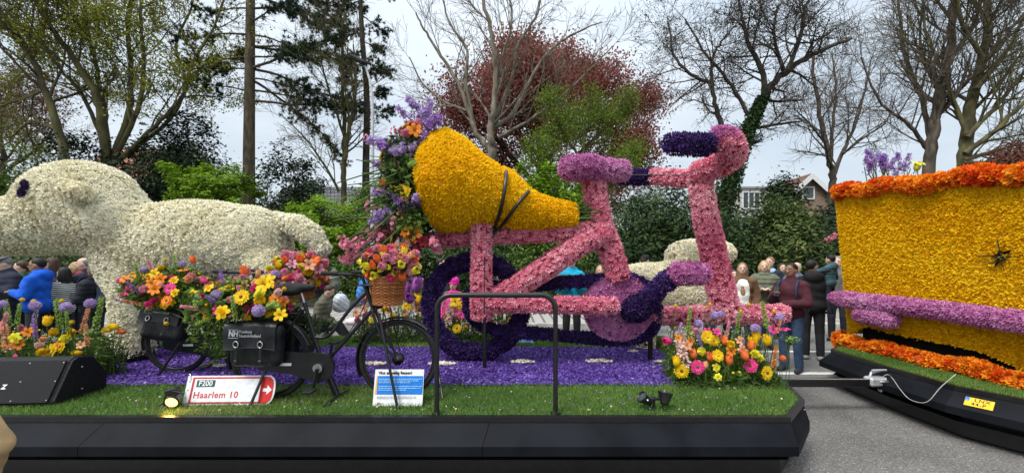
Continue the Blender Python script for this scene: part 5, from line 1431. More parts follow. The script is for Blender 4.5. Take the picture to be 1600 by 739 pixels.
def near(px, py, lo, hi, y0, y1):
    return lo + (hi - lo) * (1 - (py - y0) / (y1 - y0))
cr = lambda cx, cy: (1020 + cx / 4.617, 460 + cy / 4.617)
raw = [('gerbera', 'p_yellow', 207, 550, 'cam', 1.2), ('gerbera', 'p_yellow', 825, 565, 'cam', 1.15), ('gerbera', 'p_yellow', 470, 440, 'cam', 1.0, 1), ('gerbera', 'p_yellow', 395, 305, 'cam', 1.1, 1), ('gerbera', 'p_yellow', 440, 330, 'cam', 1.0, 1),
       ('gerbera', 'p_hot', 322, 522, 'cam', 1.15), ('gerbera', 'p_hot', 705, 512, 'side', 1.15), ('tulip', 'p_tulip', 290, 424, 'up', 1.15), ('tulip', 'p_tulip', 415, 448, 'up', 1.1), ('tulip', 'p_tulip', 552, 472, 'up', 1.1), ('tulip', 'p_tulip', 517, 330, 'up', 1.1),
       ('tulip', 'p_tulip', 665, 438, 'up', 1.2), ('tulip', 'p_tulip', 712, 366, 'up', 1.15), ('tulip', 'p_salmon', 382, 508, 'up', .85), ('tulip', 'p_yellow', 170, 480, 'up', 1.2), ('tulip', 'p_yellow', 825, 328, 'up', 1.3), ('tulip', 'p_yellow', 745, 300, 'up', 1.3), ('tulip', 'p_yellow', 725, 340, 'up', 1.2),
       ('carnation', 'p_lemon', 350, 412, 'cam', 1.1), ('carnation', 'p_lemon', 735, 430, 'cam', 1.2), ('carnation', 'p_lemon', 765, 455, 'cam', 1.1), ('daffodil', 'p_lemon', 455, 525, 'cam', .9), ('carnation', 'p_yellow', 560, 362, 'cam', 1.1), ('daffodil', 'p_lemon', 470, 595, 'cam', .8),
       ('allium', 'p_lav', 330, 210, 'up', 1.15), ('allium', 'p_lav', 447, 150, 'up', 1.15), ('allium', 'p_lav', 490, 140, 'up', .95), ('allium', 'p_lav', 740, 243, 'up', 1.15), ('allium', 'p_lav', 915, 165, 'up', 1.15),
       ('craspedia', 'p_yellow', 165, 80, 'up', 1.25), ('craspedia', 'p_yellow', 375, 97, 'up', 1.0), ('craspedia', 'p_yellow', 412, 70, 'up', 1.2), ('craspedia', 'p_yellow', 635, 118, 'up', 1.1), ('craspedia', 'p_yellow', 692, 72, 'up', 1.3), ('craspedia', 'p_yellow', 872, 120, 'up', 1.2), ('craspedia', 'p_yellow', 335, 485, 'up', 1.0),
       ('snapdragon', 'p_green', 262, 185, 'up', 1.0), ('snapdragon', 'p_green', 615, 205, 'up', .95), ('snapdragon', 'p_green', 805, 148, 'up', 1.1), ('gladiolus', 'p_blush', 215, 425, 'up', 1.0), ('gladiolus', 'p_blush', 205, 350, 'up', .8),
       ('lily', 'p_hot', 390, 270, 'cam', .8), ('lily', 'p_hot', 460, 272, 'cam', .8), ('lily', 'p_hot', 865, 255, 'cam', .95), ('lily', 'p_hot', 945, 262, 'up', 1.0), ('lily', 'p_salmon', 240, 368, 'cam', .95), ('lily', 'p_orange', 182, 315, 'cam', .7), ('lily', 'p_orange', 270, 335, 'cam', .7),
       ('lily', 'p_orange', 562, 408, 'cam', .9), ('lily', 'p_salmon', 640, 400, 'cam', .9), ('lily', 'p_salmon', 625, 335, 'cam', .8), ('hyacinth', 'p_lav', 190, 260, 'up', .9), ('hyacinth', 'p_lilac', 650, 375, 'up', .8), ('hyacinth', 'p_lilac', 340, 330, 'up', .8), ('hyacinth', 'p_rose', 540, 250, 'up', .9),
       ('chrysanthemum', 'p_tulip', 938, 460, 'cam', 1.5), ('umbel', 'p_green', 1000, 320, 'up', .9), ('snapdragon', 'p_orange', 880, 450, 'up', .9), ('snapdragon', 'p_salmon', 910, 230, 'up', .6), ('tulip', 'p_hot', 105, 335, 'side', 1.2), ('carnation', 'p_rose', 310, 260, 'cam', .8), ('craspedia', 'p_lemon', 625, 560, 'cam', .9), ('craspedia', 'p_lemon', 580, 565, 'cam', .9)]
rg = np.random.default_rng(100)
items = []
for k, col, cx, cy, f, sc, *v in raw:
    px, py = cr(cx, cy); items.append((k, col, px, py, 3.56 + .26 * (1 - min(max((py - 470) / 115, 0), 1)) + rg.uniform(-.04, .04), f, sc, v[0] if v else 0))
bed('flower_bed', 'planted strip of gerberas, tulips and alliums at the right end of the float', 1.60, 2.52, 3.58, 4.0, items, 101, tall=.5, leafn=3600, stemn=240, fillers=(('p_white', 90, .01), ('p_lav', 70, .012), ('p_lemon', 60, .012)))
# left bed behind the loudspeaker
c0 = lambda cx, cy: (cx / 5.28, 380 + cy / 5.28)
raw = [('allium', 'p_lav', 10, 505, 'up', 1.1), ('allium', 'p_lav', 290, 515, 'up', 1.2), ('allium', 'p_lav', 545, 525, 'up', 1.25), ('allium', 'p_lav', 745, 495, 'up', 1.25), ('craspedia', 'p_yellow', 183, 465, 'up', 1.3), ('craspedia', 'p_yellow', 278, 478, 'up', 1.4), ('craspedia', 'p_yellow', 510, 475, 'up', 1.3), ('craspedia', 'p_yellow', 593, 650, 'up', 1.4),
       ('snapdragon', 'p_green', 60, 580, 'up', 1.15), ('snapdragon', 'p_green', 480, 590, 'up', 1.2), ('snapdragon', 'p_green', 815, 575, 'up', 1.3), ('snapdragon', 'p_green', 150, 590, 'up', .9), ('snapdragon', 'p_lav', 290, 600, 'up', .9), ('snapdragon', 'p_salmon', 700, 640, 'up', 1.0),
       ('tulip', 'p_yellow', 395, 640, 'up', 1.15), ('tulip', 'p_yellow', 935, 690, 'side', 1.05), ('tulip', 'p_tulip', 1005, 730, 'side', .8), ('tulip', 'p_yellow', 880, 715, 'side', .85), ('lily', 'p_salmon', 10, 690, 'cam', 1.1), ('hyacinth', 'p_rose', 30, 660, 'up', 1.1)]
items = []
for k, col, cx, cy, f, sc, *v in raw:
    px, py = c0(cx, cy); items.append((k, col, px, py, 3.72 + rg.uniform(-.08, .12), f, sc, v[0] if v else 0))
c4 = lambda cx, cy: (cx / 2, 369 + cy / 2)
for k, col, cx, cy, f, sc in [('daffodil', 'p_lemon', 50, 318, 'cam', 1.2), ('lily', 'p_orange', 62, 338, 'cam', 1.0), ('peony', 'p_blush', 125, 340, 'cam', .8), ('peony', 'p_salmon', 135, 322, 'cam', .6), ('gerbera', 'p_yellow', 155, 358, 'cam', 1.3), ('gerbera', 'p_yellow', 190, 345, 'cam', 1.1), ('gerbera', 'p_orange', 192, 330, 'cam', .9),
        ('tulip', 'p_yellow', 240, 365, 'side', .9), ('carnation', 'p_lemon', 205, 320, 'cam', 1.1), ('carnation', 'p_yellow', 170, 300, 'cam', 1.1), ('lily', 'p_orange', 90, 300, 'cam', .9), ('carnation', 'p_yellow', 225, 300, 'cam', .9), ('gladiolus', 'p_salmon', 20, 320, 'up', .9), ('lily', 'p_orange', 30, 335, 'cam', .9), ('hyacinth', 'p_lilac', 110, 290, 'up', .9),
        ('snapdragon', 'p_salmon', 270, 310, 'up', .9), ('carnation', 'p_rose', 65, 285, 'cam', .8), ('gerbera', 'p_hot', 45, 382, 'cam', .8), ('carnation', 'p_yellow', 130, 362, 'cam', 1.0), ('lily', 'p_salmon', 255, 340, 'cam', .7), ('umbel', 'p_green', 290, 300, 'up', .7), ('snapdragon', 'p_green', 210, 265, 'up', .8)]:
    px, py = c4(cx, cy); items.append((k, col, px, py, 3.66 + rg.uniform(-.06, .1), f, sc))
bed('flower_bed', 'planted strip of alliums, green spikes and yellow flowers behind the loudspeaker', -5.3, -4.13, 3.66, 4.05, items, 102, tall=.48, leafn=4200, stemn=260, fillers=(('p_white', 120, .011), ('p_yellow', 70, .014), ('p_lav', 60, .012)))
# beds along the far edge
def back_bed(label, px0, px1, seed, extra=()):
    rng = np.random.default_rng(seed); Y = 5.75; items = list(extra)
    cols = [('tulip', 'p_yellow', 'up', 1.2), ('carnation', 'p_blush', 'cam', 1.2), ('lily', 'p_salmon', 'cam', 1.1), ('daffodil', 'p_lemon', 'cam', 1.1), ('carnation', 'p_hot', 'cam', 1.0), ('snapdragon', 'p_green', 'up', 1.0), ('snapdragon', 'p_orange', 'up', .9), ('gerbera', 'p_yellow', 'cam', 1.1), ('hyacinth', 'p_lav', 'up', .9), ('lily', 'p_orange', 'cam', 1.0), ('carnation', 'p_rose', 'cam', 1.2), ('tulip', 'p_tulip', 'up', 1.1)]
    for i in range(int((px1 - px0) * .36)):
        k, col, f, sc = cols[rng.integers(len(cols))]; items.append((k, col, rng.uniform(px0, px1), rng.uniform(452, 512), Y + rng.uniform(-.12, .15), f, sc))
    x0 = W(px0, 0, Y).x; x1 = W(px1, 0, Y).x
    return bed('flower_bed', label, x0, x1, 5.6, 5.95, items, seed, tall=.55, leafn=1300, stemn=int((px1 - px0) * 1.6), fillers=(('p_rose', 60, .016), ('p_lemon', 60, .016)))
back_bed('far flower bed seen between the wicker basket and the giant wheel, with big mauve blooms', 556, 668, 103,
         [('tulip', 'p_magenta', 634, 452, 5.7, 'up', 2.6), ('tulip', 'p_magenta', 652, 445, 5.7, 'up', 2.8), ('tulip', 'p_magenta', 640, 466, 5.65, 'cam', 2.3), ('tulip', 'p_yellow', 655, 468, 5.6, 'up', 1.5), ('tulip', 'p_yellow', 600, 480, 5.6, 'up', 1.6), ('snapdragon', 'p_green', 628, 490, 5.6, 'up', 1.2)])
back_bed('far flower bed seen through the giant violet wheel', 690, 806, 104, [('gerbera', 'p_yellow', 714, 513, 5.6, 'cam', 1.2), ('gladiolus', 'p_blush', 703, 490, 5.6, 'up', 1.3), ('carnation', 'p_yellow', 727, 512, 5.6, 'cam', 1.0), ('lily', 'p_yellow', 712, 472, 5.6, 'cam', 1.6)])

# bouquet of the giant wrapper: blooms spilling from the wide end
rg = np.random.default_rng(110)
gq = thing('giant_bouquet', 'giant loose bouquet of lilac, lilies and blossom twigs spilling from the yellow cone', 'bouquet', W(640, 300, 4.45)); go = np.array(gq.location)
q6 = lambda cx, cy: (530 + cx / 2.842, 170 + cy / 2.842)
GB = [('lilac', 'p_lav', 385, 40, 1.5, (.4, -.3, .8)), ('lilac', 'p_lav', 345, 20, 1.4, (-.5, -.3, .8)), ('lilac', 'p_lilac', 410, 90, 1.5, (.6, -.4, .5)), ('lilac', 'p_lav', 300, 35, 1.1, (-.7, -.2, .6)), ('lilac', 'p_lav', 215, 155, 1.6, (-1, -.5, .15)), ('lilac', 'p_lilac', 255, 170, 1.6, (-.9, -.6, -.1)), ('lilac', 'p_lav', 300, 195, 1.5, (-.6, -.8, -.2)),
      ('lilac', 'p_lav', 215, 380, 1.2, (-1, -.5, 0)), ('lilac', 'p_lav', 230, 455, 1.5, (-.8, -.7, -.3)), ('lilac', 'p_lilac', 310, 415, 1.5, (-.5, -.8, .1)), ('lilac', 'p_lav', 200, 480, 1.3, (-1, -.4, -.3)), ('lilac', 'p_lav', 340, 405, 1.2, (.2, -.9, .1)), ('lilac', 'p_lilac', 195, 250, .9, (-1, -.4, .1)),
      ('peony', 'p_rose', 350, 72, 1.3, (.1, -.8, .5)), ('peony', 'p_rose', 298, 112, 1.3, (-.5, -.8, .3)), ('peony', 'p_rose', 278, 100, 1.0, (-.7, -.6, .4)), ('cherry_blossom', 'p_rose', 255, 95, 1.1, (-.8, -.4, .4)), ('lily', 'p_orange', 322, 85, 1.7, (-.2, -.8, .6)), ('lily', 'p_orange', 335, 100, 1.5, (.3, -.9, .2)), ('lily', 'p_orange', 305, 75, 1.3, (-.4, -.5, .8)),
      ('gerbera', 'p_yellow', 282, 365, 1.55, (-.1, -1, .25)), ('gerbera', 'p_yellow', 192, 205, 1.4, (-.9, -.15, .5)), ('chrysanthemum', 'p_green', 277, 235, 1.9, (0, -1, .3)), ('chrysanthemum', 'p_green', 292, 254, 1.9, (0, -1, 0)), ('chrysanthemum', 'p_green', 317, 250, 1.8, (.3, -1, .1)), ('chrysanthemum', 'p_green', 286, 274, 1.8, (0, -1, -.2)), ('chrysanthemum', 'p_green', 300, 238, 1.7, (0, -1, .3)),
      ('chrysanthemum', 'p_yellow', 240, 347, 1.5, (-.2, -1, .2)), ('tulip', 'p_tulip', 205, 325, 1.3, (-1, -.4, .1)), ('tulip', 'p_tulip', 195, 350, 1.3, (-1, -.3, -.3)), ('lily', 'p_orange', 328, 560, 1.9, (0, -1, .1)), ('lily', 'p_orange', 300, 545, 1.4, (-.5, -.8, .2)), ('lily', 'p_red', 350, 600, 1.3, (.3, -.9, -.3)), ('lily', 'p_red', 372, 590, 1.2, (.5, -.8, 0)), ('lily', 'p_red', 340, 590, 1.6, (-.2, -.9, -.4)),
      ('lily', 'p_salmon', 285, 462, 1.3, (.1, -1, .2)), ('lily', 'p_blush', 222, 265, 1.6, (-.5, -.8, -.1)), ('lily', 'p_blush', 250, 255, 1.4, (0, -1, 0)), ('lily', 'p_red', 235, 570, 1.5, (-.7, -.7, -.3)), ('lily', 'p_red', 262, 565, 1.3, (-.2, -.7, -.6)), ('gladiolus', 'p_blush', 300, 600, 1.3, (-.3, -.8, -.8)), ('gladiolus', 'p_blush', 270, 590, 1.0, (-.4, -.8, -.7)),
      ('lily', 'p_salmon', 290, 395, 1.2, (.3, -.9, .3)), ('umbel', 'p_green', 310, 500, 1.4, (0, -.9, .4)), ('umbel', 'p_green', 340, 520, 1.4, (.3, -.9, .2)), ('umbel', 'p_green', 275, 490, 1.3, (-.4, -.9, .3)), ('umbel', 'p_green', 350, 480, 1.2, (.3, -.9, .3)), ('lilac', 'p_green', 335, 250, .9, (.2, -.9, -.3)),
      ('cherry_blossom', 'p_rose', 145, 450, 1.5, (-.7, -.6, .3)), ('cherry_blossom', 'p_rose', 195, 520, 1.5, (-.5, -.8, 0)), ('cherry_blossom', 'p_rose', 152, 540, 1.6, (-.6, -.8, 0)), ('cherry_blossom', 'p_rose', 245, 520, 1.5, (-.2, -.9, 0)), ('cherry_blossom', 'p_rose', 185, 575, 1.4, (-.4, -.8, -.3)), ('cherry_blossom', 'p_rose', 175, 540, 1.2, (-.4, -.8, -.3)), ('cherry_blossom', 'p_rose', 430, 605, 1.5, (.2, -.9, -.3)), ('cherry_blossom', 'p_rose', 428, 628, 1.2, (.2, -.9, -.3)),
      ('cherry_blossom', 'p_rose', 30, 600, 1.5, (-.6, -.7, .2)), ('cherry_blossom', 'p_rose', 52, 620, 1.5, (-.6, -.7, .2)), ('cherry_blossom', 'p_rose', 105, 580, 1.5, (-.4, -.8, .2)), ('cherry_blossom', 'p_rose', 25, 655, 1.4, (-.6, -.7, -.3)), ('cherry_blossom', 'p_rose', 62, 672, 1.7, (-.3, -.8, -.3)), ('cherry_blossom', 'p_rose', 85, 625, 1.2, (-.3, -.8, -.3)), ('cherry_blossom', 'p_rose', 95, 600, 1.1, (-.3, -.8, -.3)), ('cherry_blossom', 'p_rose', 200, 240, .9, (-.8, -.6, 0)), ('cherry_blossom', 'p_rose', 125, 140, .9, (-.8, -.6, .2)), ('cherry_blossom', 'p_rose', 15, 575, 1.0, (-.8, -.4, .3))]
P0 = []; P1 = []
for k, col, cx, cy, sc, d in GB:
    px, py = q6(cx, cy); Y = 4.2 + .25 * (1 - min(max((px - 540) / 110, 0), 1)) - .15 * math.exp(-((py - 290) / 60) ** 2) + rg.uniform(-.08, .08)
    p = np.array(W(px, py, Y)); bloom(gq, k, col, FR[k] * sc, p, nrmz(np.array(d, float)), rg)
    h = np.array(W(668, 300 + (py - 300) * .5, 4.45)); m = (p + h) / 2 + np.array([0, 0, .08]) + rg.normal(size=3) * .04
    P0 += [h, m]; P1 += [m, p - nrmz(np.array(d, float)) * FR[k] * sc]
for i in range(90):   # loose stalks and blossom twigs fanning out left
    h = np.array(W(662, rg.uniform(235, 370), 4.45 + rg.uniform(-.3, .35))); a = rg.uniform(-.7, .35); l = rg.uniform(.35, .95)
    e = h + np.array([-math.cos(a) * l, rg.normal() * .22, math.sin(a) * l - .12 * l]); m = (h + e) / 2 + np.array([0, 0, .05]) + rg.normal(size=3) * .02; P0 += [h, m]; P1 += [m, e]
sb = MB(); n = len(P0); segs(sb, np.array(P0) - go, np.array(P1) - go, np.full(n, .007), np.full(n, .005), 4, rnd=rg.uniform(0, 1, n)); o = sb.build('stalks', M['stem'], gq); o['kind'] = 'stuff'
tw = MB()
for pts in ([(660, 345), (600, 352), (560, 372), (541, 386)], [(655, 330), (600, 340), (548, 342), (530, 338)], [(650, 300), (590, 320), (548, 330)], [(660, 372), (610, 372), (570, 395), (548, 408)], [(655, 280), (600, 290), (560, 288)], [(650, 260), (600, 262), (575, 250)], [(660, 360), (600, 380), (566, 402)], [(655, 320), (610, 310), (575, 306)], [(600, 352), (580, 378), (566, 384)]):
    tw = MB(); tube(tw, smooth_poly([W(x, y, 4.4 - .004 * (660 - x) * .5) for x, y in pts], 14) - go, np.linspace(.012, .004, 14), 5); tw.build('twig', M['twig'], gq)
n = 2600; u = nrmz(rg.normal(size=(n, 3))) * rg.uniform(.1, 1, (n, 1)) ** .5; P = np.array(W(638, 296, 4.42)) + u * np.array([.26, .42, .72]) + np.array([.0, 0, 0]); P[:, 0] -= .05 * np.sin(P[:, 2] * 5)
foliage(gq, 'foliage', P, .11, 'leaf_dark', rg, .3, .1); n = 900; foliage(gq, 'light_foliage', np.array(W(632, 300, 4.3)) + nrmz(rg.normal(size=(n, 3))) * rg.uniform(.3, 1, (n, 1)) * np.array([.3, .4, .78]), .09, 'leaf_mid', rg, .3, .1)
# blooms on the yellow tub
tq = thing('tub_bouquet', 'purple lilac sprays and a yellow tulip standing in the top of the yellow tub', 'bouquet', W(1395, 270, 5.3)); to = np.array(tq.location)
P0 = []; P1 = []
for i in range(22):
    p = np.array(W(rg.uniform(1352, 1428), rg.uniform(240, 268), 5.2 + rg.uniform(-.2, .3))); d = nrmz(np.array([rg.normal() * .7, rg.normal() * .3, 1])); bloom(tq, 'lilac', 'p_lilac' if i % 3 else 'p_lav', rg.uniform(.05, .09), p, d, rg); P0.append(p - d * .1); P1.append(np.array([p[0] * .7 + to[0] * .3, p[1], 2.6]))
p = np.array(W(1434, 258, 5.0)); bloom(tq, 'lily', 'p_lemon', .075, p, (0, -.5, .8), rg); bloom(tq, 'tulip', 'p_lemon', .06, p + np.array([.0, 0, -.02]), (0.1, -.2, 1), rg); P0.append(p); P1.append(p - np.array([0, 0, .35]))
sb = MB(); n = len(P0); segs(sb, np.array(P0) - to, np.array(P1) - to, np.full(n, .007), np.full(n, .006), 4, rnd=rg.uniform(0, 1, n)); o = sb.build('stems', M['stem'], tq); o['kind'] = 'stuff'
bt = thing('blossom_twig', 'bare twig with pink blossoms sticking out left of the yellow tub', 'twig', W(1315, 350, 5.72)); bo = np.array(bt.location)
tb = MB(); tube(tb, smooth_poly([W(1318, 345, 5.72), W(1302, 365, 5.72), (W(1280, 380, 5.7)), W(1239, 393, 5.65)], 18) - bo, np.linspace(.012, .005, 18), 5); tube(tb, smooth_poly([W(1310, 352, 5.72), W(1304, 368, 5.7), W(1306, 374, 5.7)], 8) - bo, .006, 5); tb.build('stem', M['twig'], bt)
for px, py in ((1300, 373), (1306, 369), (1296, 375)): bloom(bt, 'cherry_blossom', 'p_rose', .045, W(px, py, 5.68), (0, -.8, .2), rg)
# ================================================================ REAL BICYCLES
def make_bike(label):
    b = thing('bicycle', label, 'bicycle', (0, 0, 0), 0, 'black bicycles on the float')
    RW, FW, RR = np.array([0, 0, .345]), np.array([1.1, 0, .345]), .345
    BB = np.array([.45, 0, .29]); ST = np.array([.285, 0, .83]); HT = np.array([.815, 0, .97]); HB = np.array([.885, 0, .76])
    a = np.linspace(0, 2 * PI, 41)[:-1]
    ring_pts = lambda r: [(r * math.cos(t), 0, r * math.sin(t)) for t in a]
    for c in (RW, FW):
        mb = MB(); tube(mb, ring_pts(RR - .022), .021, 8, closed=True); wv = mb.build('wheel', M['rubber'], b, Matrix.Translation(c))
        mb = MB(); tube(mb, ring_pts(RR - .047), .011, 6, closed=True); mb.build('rim', M['black'], wv)
        mb = MB(); P0 = []; P1 = []
        for i in range(28):
            t = 2 * PI * i / 28; P0.append((.03 * math.cos(t + (1.2 if i % 2 else -1.2)), .025 * (-1) ** (i // 2), .03 * math.sin(t + (1.2 if i % 2 else -1.2)))); P1.append(((RR - .05) * math.cos(t), 0, (RR - .05) * math.sin(t)))
        segs(mb, P0, P1, np.full(28, .0014), np.full(28, .0014), 3); s_ = mb.build('spokes', M['black'], wv); s_['kind'] = 'stuff'
        mb = MB(); lathe(mb, [(.0, -.06), (.012, -.06), (.012, -.035), (.045, -.03), (.048, .03), (.012, .035), (.012, .06), (0, .06)], 12, 0, Matrix.Rotation(R(90), 4, 'X')); mb.build('hub', M['black'], wv)
    mb = MB(); T = lambda p, q, r: tube(mb, [p, (np.array(p) + q) / 2, q], r, 8)
    T(BB, ST, .0165); T(HB + np.array([0, 0, 0]), HT, .019); 
    P = smooth_poly([HT + np.array([.012, 0, -.045]), (.68, 0, .775), (.5, 0, .55), ST * .45 + BB * .55], 12); tube(mb, P, .0155, 8)
    T(HB + np.array([-.005, 0, .015]), BB, .017)
    for y in (-.06, .06):
        T((BB[0], y * .6, BB[2]), (RW[0], y, RW[2]), .011); T((ST[0] * .97, y * .3, ST[2] * .93), (RW[0], y, RW[2]), .009)
    mb.build('frame', M['black'], b)
    mb = MB(); tube(mb, [(BB[0], -.045, BB[2]), (BB[0], .045, BB[2])], .027, 10); mb.build('bottom_bracket', M['black'], b)
    mb = MB()
    for y in (-.055, .055): tube(mb, smooth_poly([(HB[0], y * .7, HB[2]), (.955, y, .58), (1.02, y, .44), FW + np.array([0, y, 0])], 10), np.linspace(.014, .01, 10), 7)
    box(mb, (HB[0], 0, HB[2]), (.04, .1, .03), bevel=.008); mb.build('fork', M['black'], b)
    mb = MB(); tube(mb, [HT, HT + np.array([-.03, 0, .09])], .013, 8)
    bar = smooth_poly([(.60, -.29, 1.09), (.68, -.28, 1.085), (.79, -.2, 1.075), (.79, -.06, 1.06), (.785, 0, 1.06), (.79, .06, 1.06), (.79, .2, 1.075), (.68, .28, 1.085), (.60, .29, 1.09)], 40); tube(mb, bar, .012, 8)
    hb = mb.build('handlebar', M['black'], b)
    for y in (-.29, .29):
        mb = MB(); tube(mb, [(.575, y, 1.092), (.58, y, 1.091), (.70, y * .97, 1.086)], [.014, .018, .017], 10); mb.build('grip', M['rubber'], hb)
    mb = MB(); tube(mb, [(.72, -.25, 1.07), (.76, -.22, 1.03), (.8, -.1, .98)], .004, 5); tube(mb, [(.7, -.27, 1.06), (.64, -.285, 1.05)], .006, 5); mb.build('brake_lever', M['steel'], hb)
    mb = MB(); tube(mb, [ST, ST + (ST - BB) * .16], .013, 8); mb.build('seat_post', M['steel'], b)
    V, F = sdf_mesh([cap((.14, -.055, .955), (.16, .055, .955), .045), cap((.17, 0, .955), (.36, 0, .965), .055, .024), ell((.17, 0, .93), (.09, .09, .03))], .014, .04)
    mb = MB(); mb.add(V, F, 0, True); mb.build('saddle', M['rubber'], b)
    def guard(c, a0, a1, nm):
        mb = MB(); n = 20; t = np.linspace(a0, a1, n); V = []
        for q in t:
            for y, rr in ((-.032, RR + .008), (-.02, RR + .022), (.02, RR + .022), (.032, RR + .008)): V.append((c[0] + rr * math.cos(q), y, c[2] + rr * math.sin(q)))
        mb.add(V, [(i * 4 + k, i * 4 + k + 1, i * 4 + k + 5, i * 4 + k + 4) for i in range(n - 1) for k in range(3)], 0, True)
        for y in (-.034, .034): segs(mb, [(c[0], y * 1.6, c[2])] * 2, [(c[0] + (RR + .01) * math.cos(q), y, c[2] + (RR + .01) * math.sin(q)) for q in (a1, (a0 + a1) / 2 + .5)], [.003] * 2, [.003] * 2, 4)
        mb.build(nm, M['black'], b)
    guard(RW, R(20), R(195), 'mudguard'); guard(FW, R(45), R(205), 'mudguard')
    # closed chain case
    ol = [(BB[0] + .125 * math.cos(t), BB[2] + .125 * math.sin(t)) for t in np.linspace(R(-95), R(95), 14)] + [(.16, .425), (-.06, .40)] + [(-.02 + .075 * math.cos(t), .335 + .07 * math.sin(t)) for t in np.linspace(R(120), R(250), 7)] + [(.2, .235)]
    mb = MB(); prism(mb, ol, -.018, .018, 0, Matrix.Translation((0, -.062, 0)) @ Matrix.Rotation(R(90), 4, 'X')); cc_ = mb.build('chain_case', M['black'], b)
    mb = MB(); tube(mb, [(BB[0], -.105, BB[2]), (BB[0], -.08, BB[2])], .04, 12); mb.build('crank_cap', M['steel'], cc_)
    mb = MB(); box(mb, (.17, -.083, .318), (.1, .004, .022), bevel=.0); mb.build('sticker', M['white'], cc_)
    for y, ang in ((-.115, R(-100)), (.1, R(80))):
        e = BB + np.array([.17 * math.cos(ang), y, .17 * math.sin(ang)]); mb = MB(); tube(mb, [BB + np.array([0, y, 0]), e], [.014, .011], 7); ck = mb.build('crank', M['black'], b)
        sy = -1 if y < 0 else 1; mb = MB(); box(mb, e + np.array([0, sy * .06, 0]), (.085, .095, .022), bevel=.006); mb.build('pedal', M['rubber'], ck)
    mb = MB()
    for y in (-.065, 0, .065): tube(mb, [(-.38, y, .745), (-.2, y, .745), (.16, y, .745), (.245, y * .4, .74)], .006, 6)
    for x in (-.37, -.2, 0, .14): tube(mb, [(x, -.065, .745), (x, .065, .745)], .006, 6)
    for y in (-.07, .07): segs(mb, [(-.3, y, .742), (.05, y, .742)], [(0, y, .36), (0, y, .36)], [.006] * 2, [.006] * 2, 5)
    mb.build('carrier', M['black'], b)
    mb = MB(); box(mb, (.9, 0, .985), (.24, .24, .012), bevel=.004); segs(mb, [(.95, -.1, .98), (.95, .1, .98), (.84, 0, .98)], [(1.1, -.07, .36), (1.1, .07, .36), (.86, 0, .8)], [.005] * 3, [.005] * 3, 5); mb.build('front_carrier', M['black'], b)
    mb = MB(); 
    box(mb, (0, 0, 0), (.045, .045, .27), M=Matrix.Translation((.515, 0, .15)) @ Matrix.Rotation(R(-24), 4, 'Y'), bevel=.008)
    tube(mb, [(.565, -.22, .014), (.575, 0, .03), (.585, .2, .014)], .014, 7); mb.build('kickstand', M['black'], b)
    mb = MB(); tube(mb, smooth_poly([(.8, -.03, .98), (.84, -.05, .86), (.7, -.03, .6), (.5, -.03, .38)], 14), .004, 5); mb.build('brake_cable', M['black'], b)
    mb = MB(); ball(mb, (.93, -.0, .82), (.045, .05, .045), 10, 7); mb.build('headlamp', M['black'], b)
    return b
bike = make_bike('black step-through bicycle nearest the float edge, in front of the wicker basket bouquet')
bike2 = copy_tree(bike)
bike2['label'] = 'black bicycle standing further back beside the sheep\'s front leg'
def at_bike(o, px, Y, z=DZ, rz=0): o.location = (W(px, 0, Y).x, Y, z); o.rotation_euler = (0, 0, rz)
at_bike(bike, 424, 3.32); at_bike(bike2, 278, 4.1, DZ, R(2))
def rod(label, a, bb_, r=.012):
    t = thing('support_rod', label, 'rod', bb_, 0, 'rods propping the bicycles'); mb = MB(); tube(mb, [np.array(a) - np.array(bb_), (0, 0, 0)], r, 7); mb.build('rod', M['black'], t)
    mb = MB(); tube(mb, [(0, 0, 0), (0, 0, .012)], .03, 8); mb.build('foot', M['black'], t)
rod('thin black rod slanting down in front of the blue information board', W(592, 490, 3.25), W(621, 637, 3.108)); rod('thin black rod slanting down in front of the direction sign', W(416, 575, 3.25), W(390, 636, 3.12)); rod('thin black rod slanting from the rear pannier to the purple carpet', W(292, 520, 3.95), W(243, 594, 3.9)); rod('short black rod behind the left post of the near hand rail', W(684, 575, 3.5), W(692, 624, 3.3))

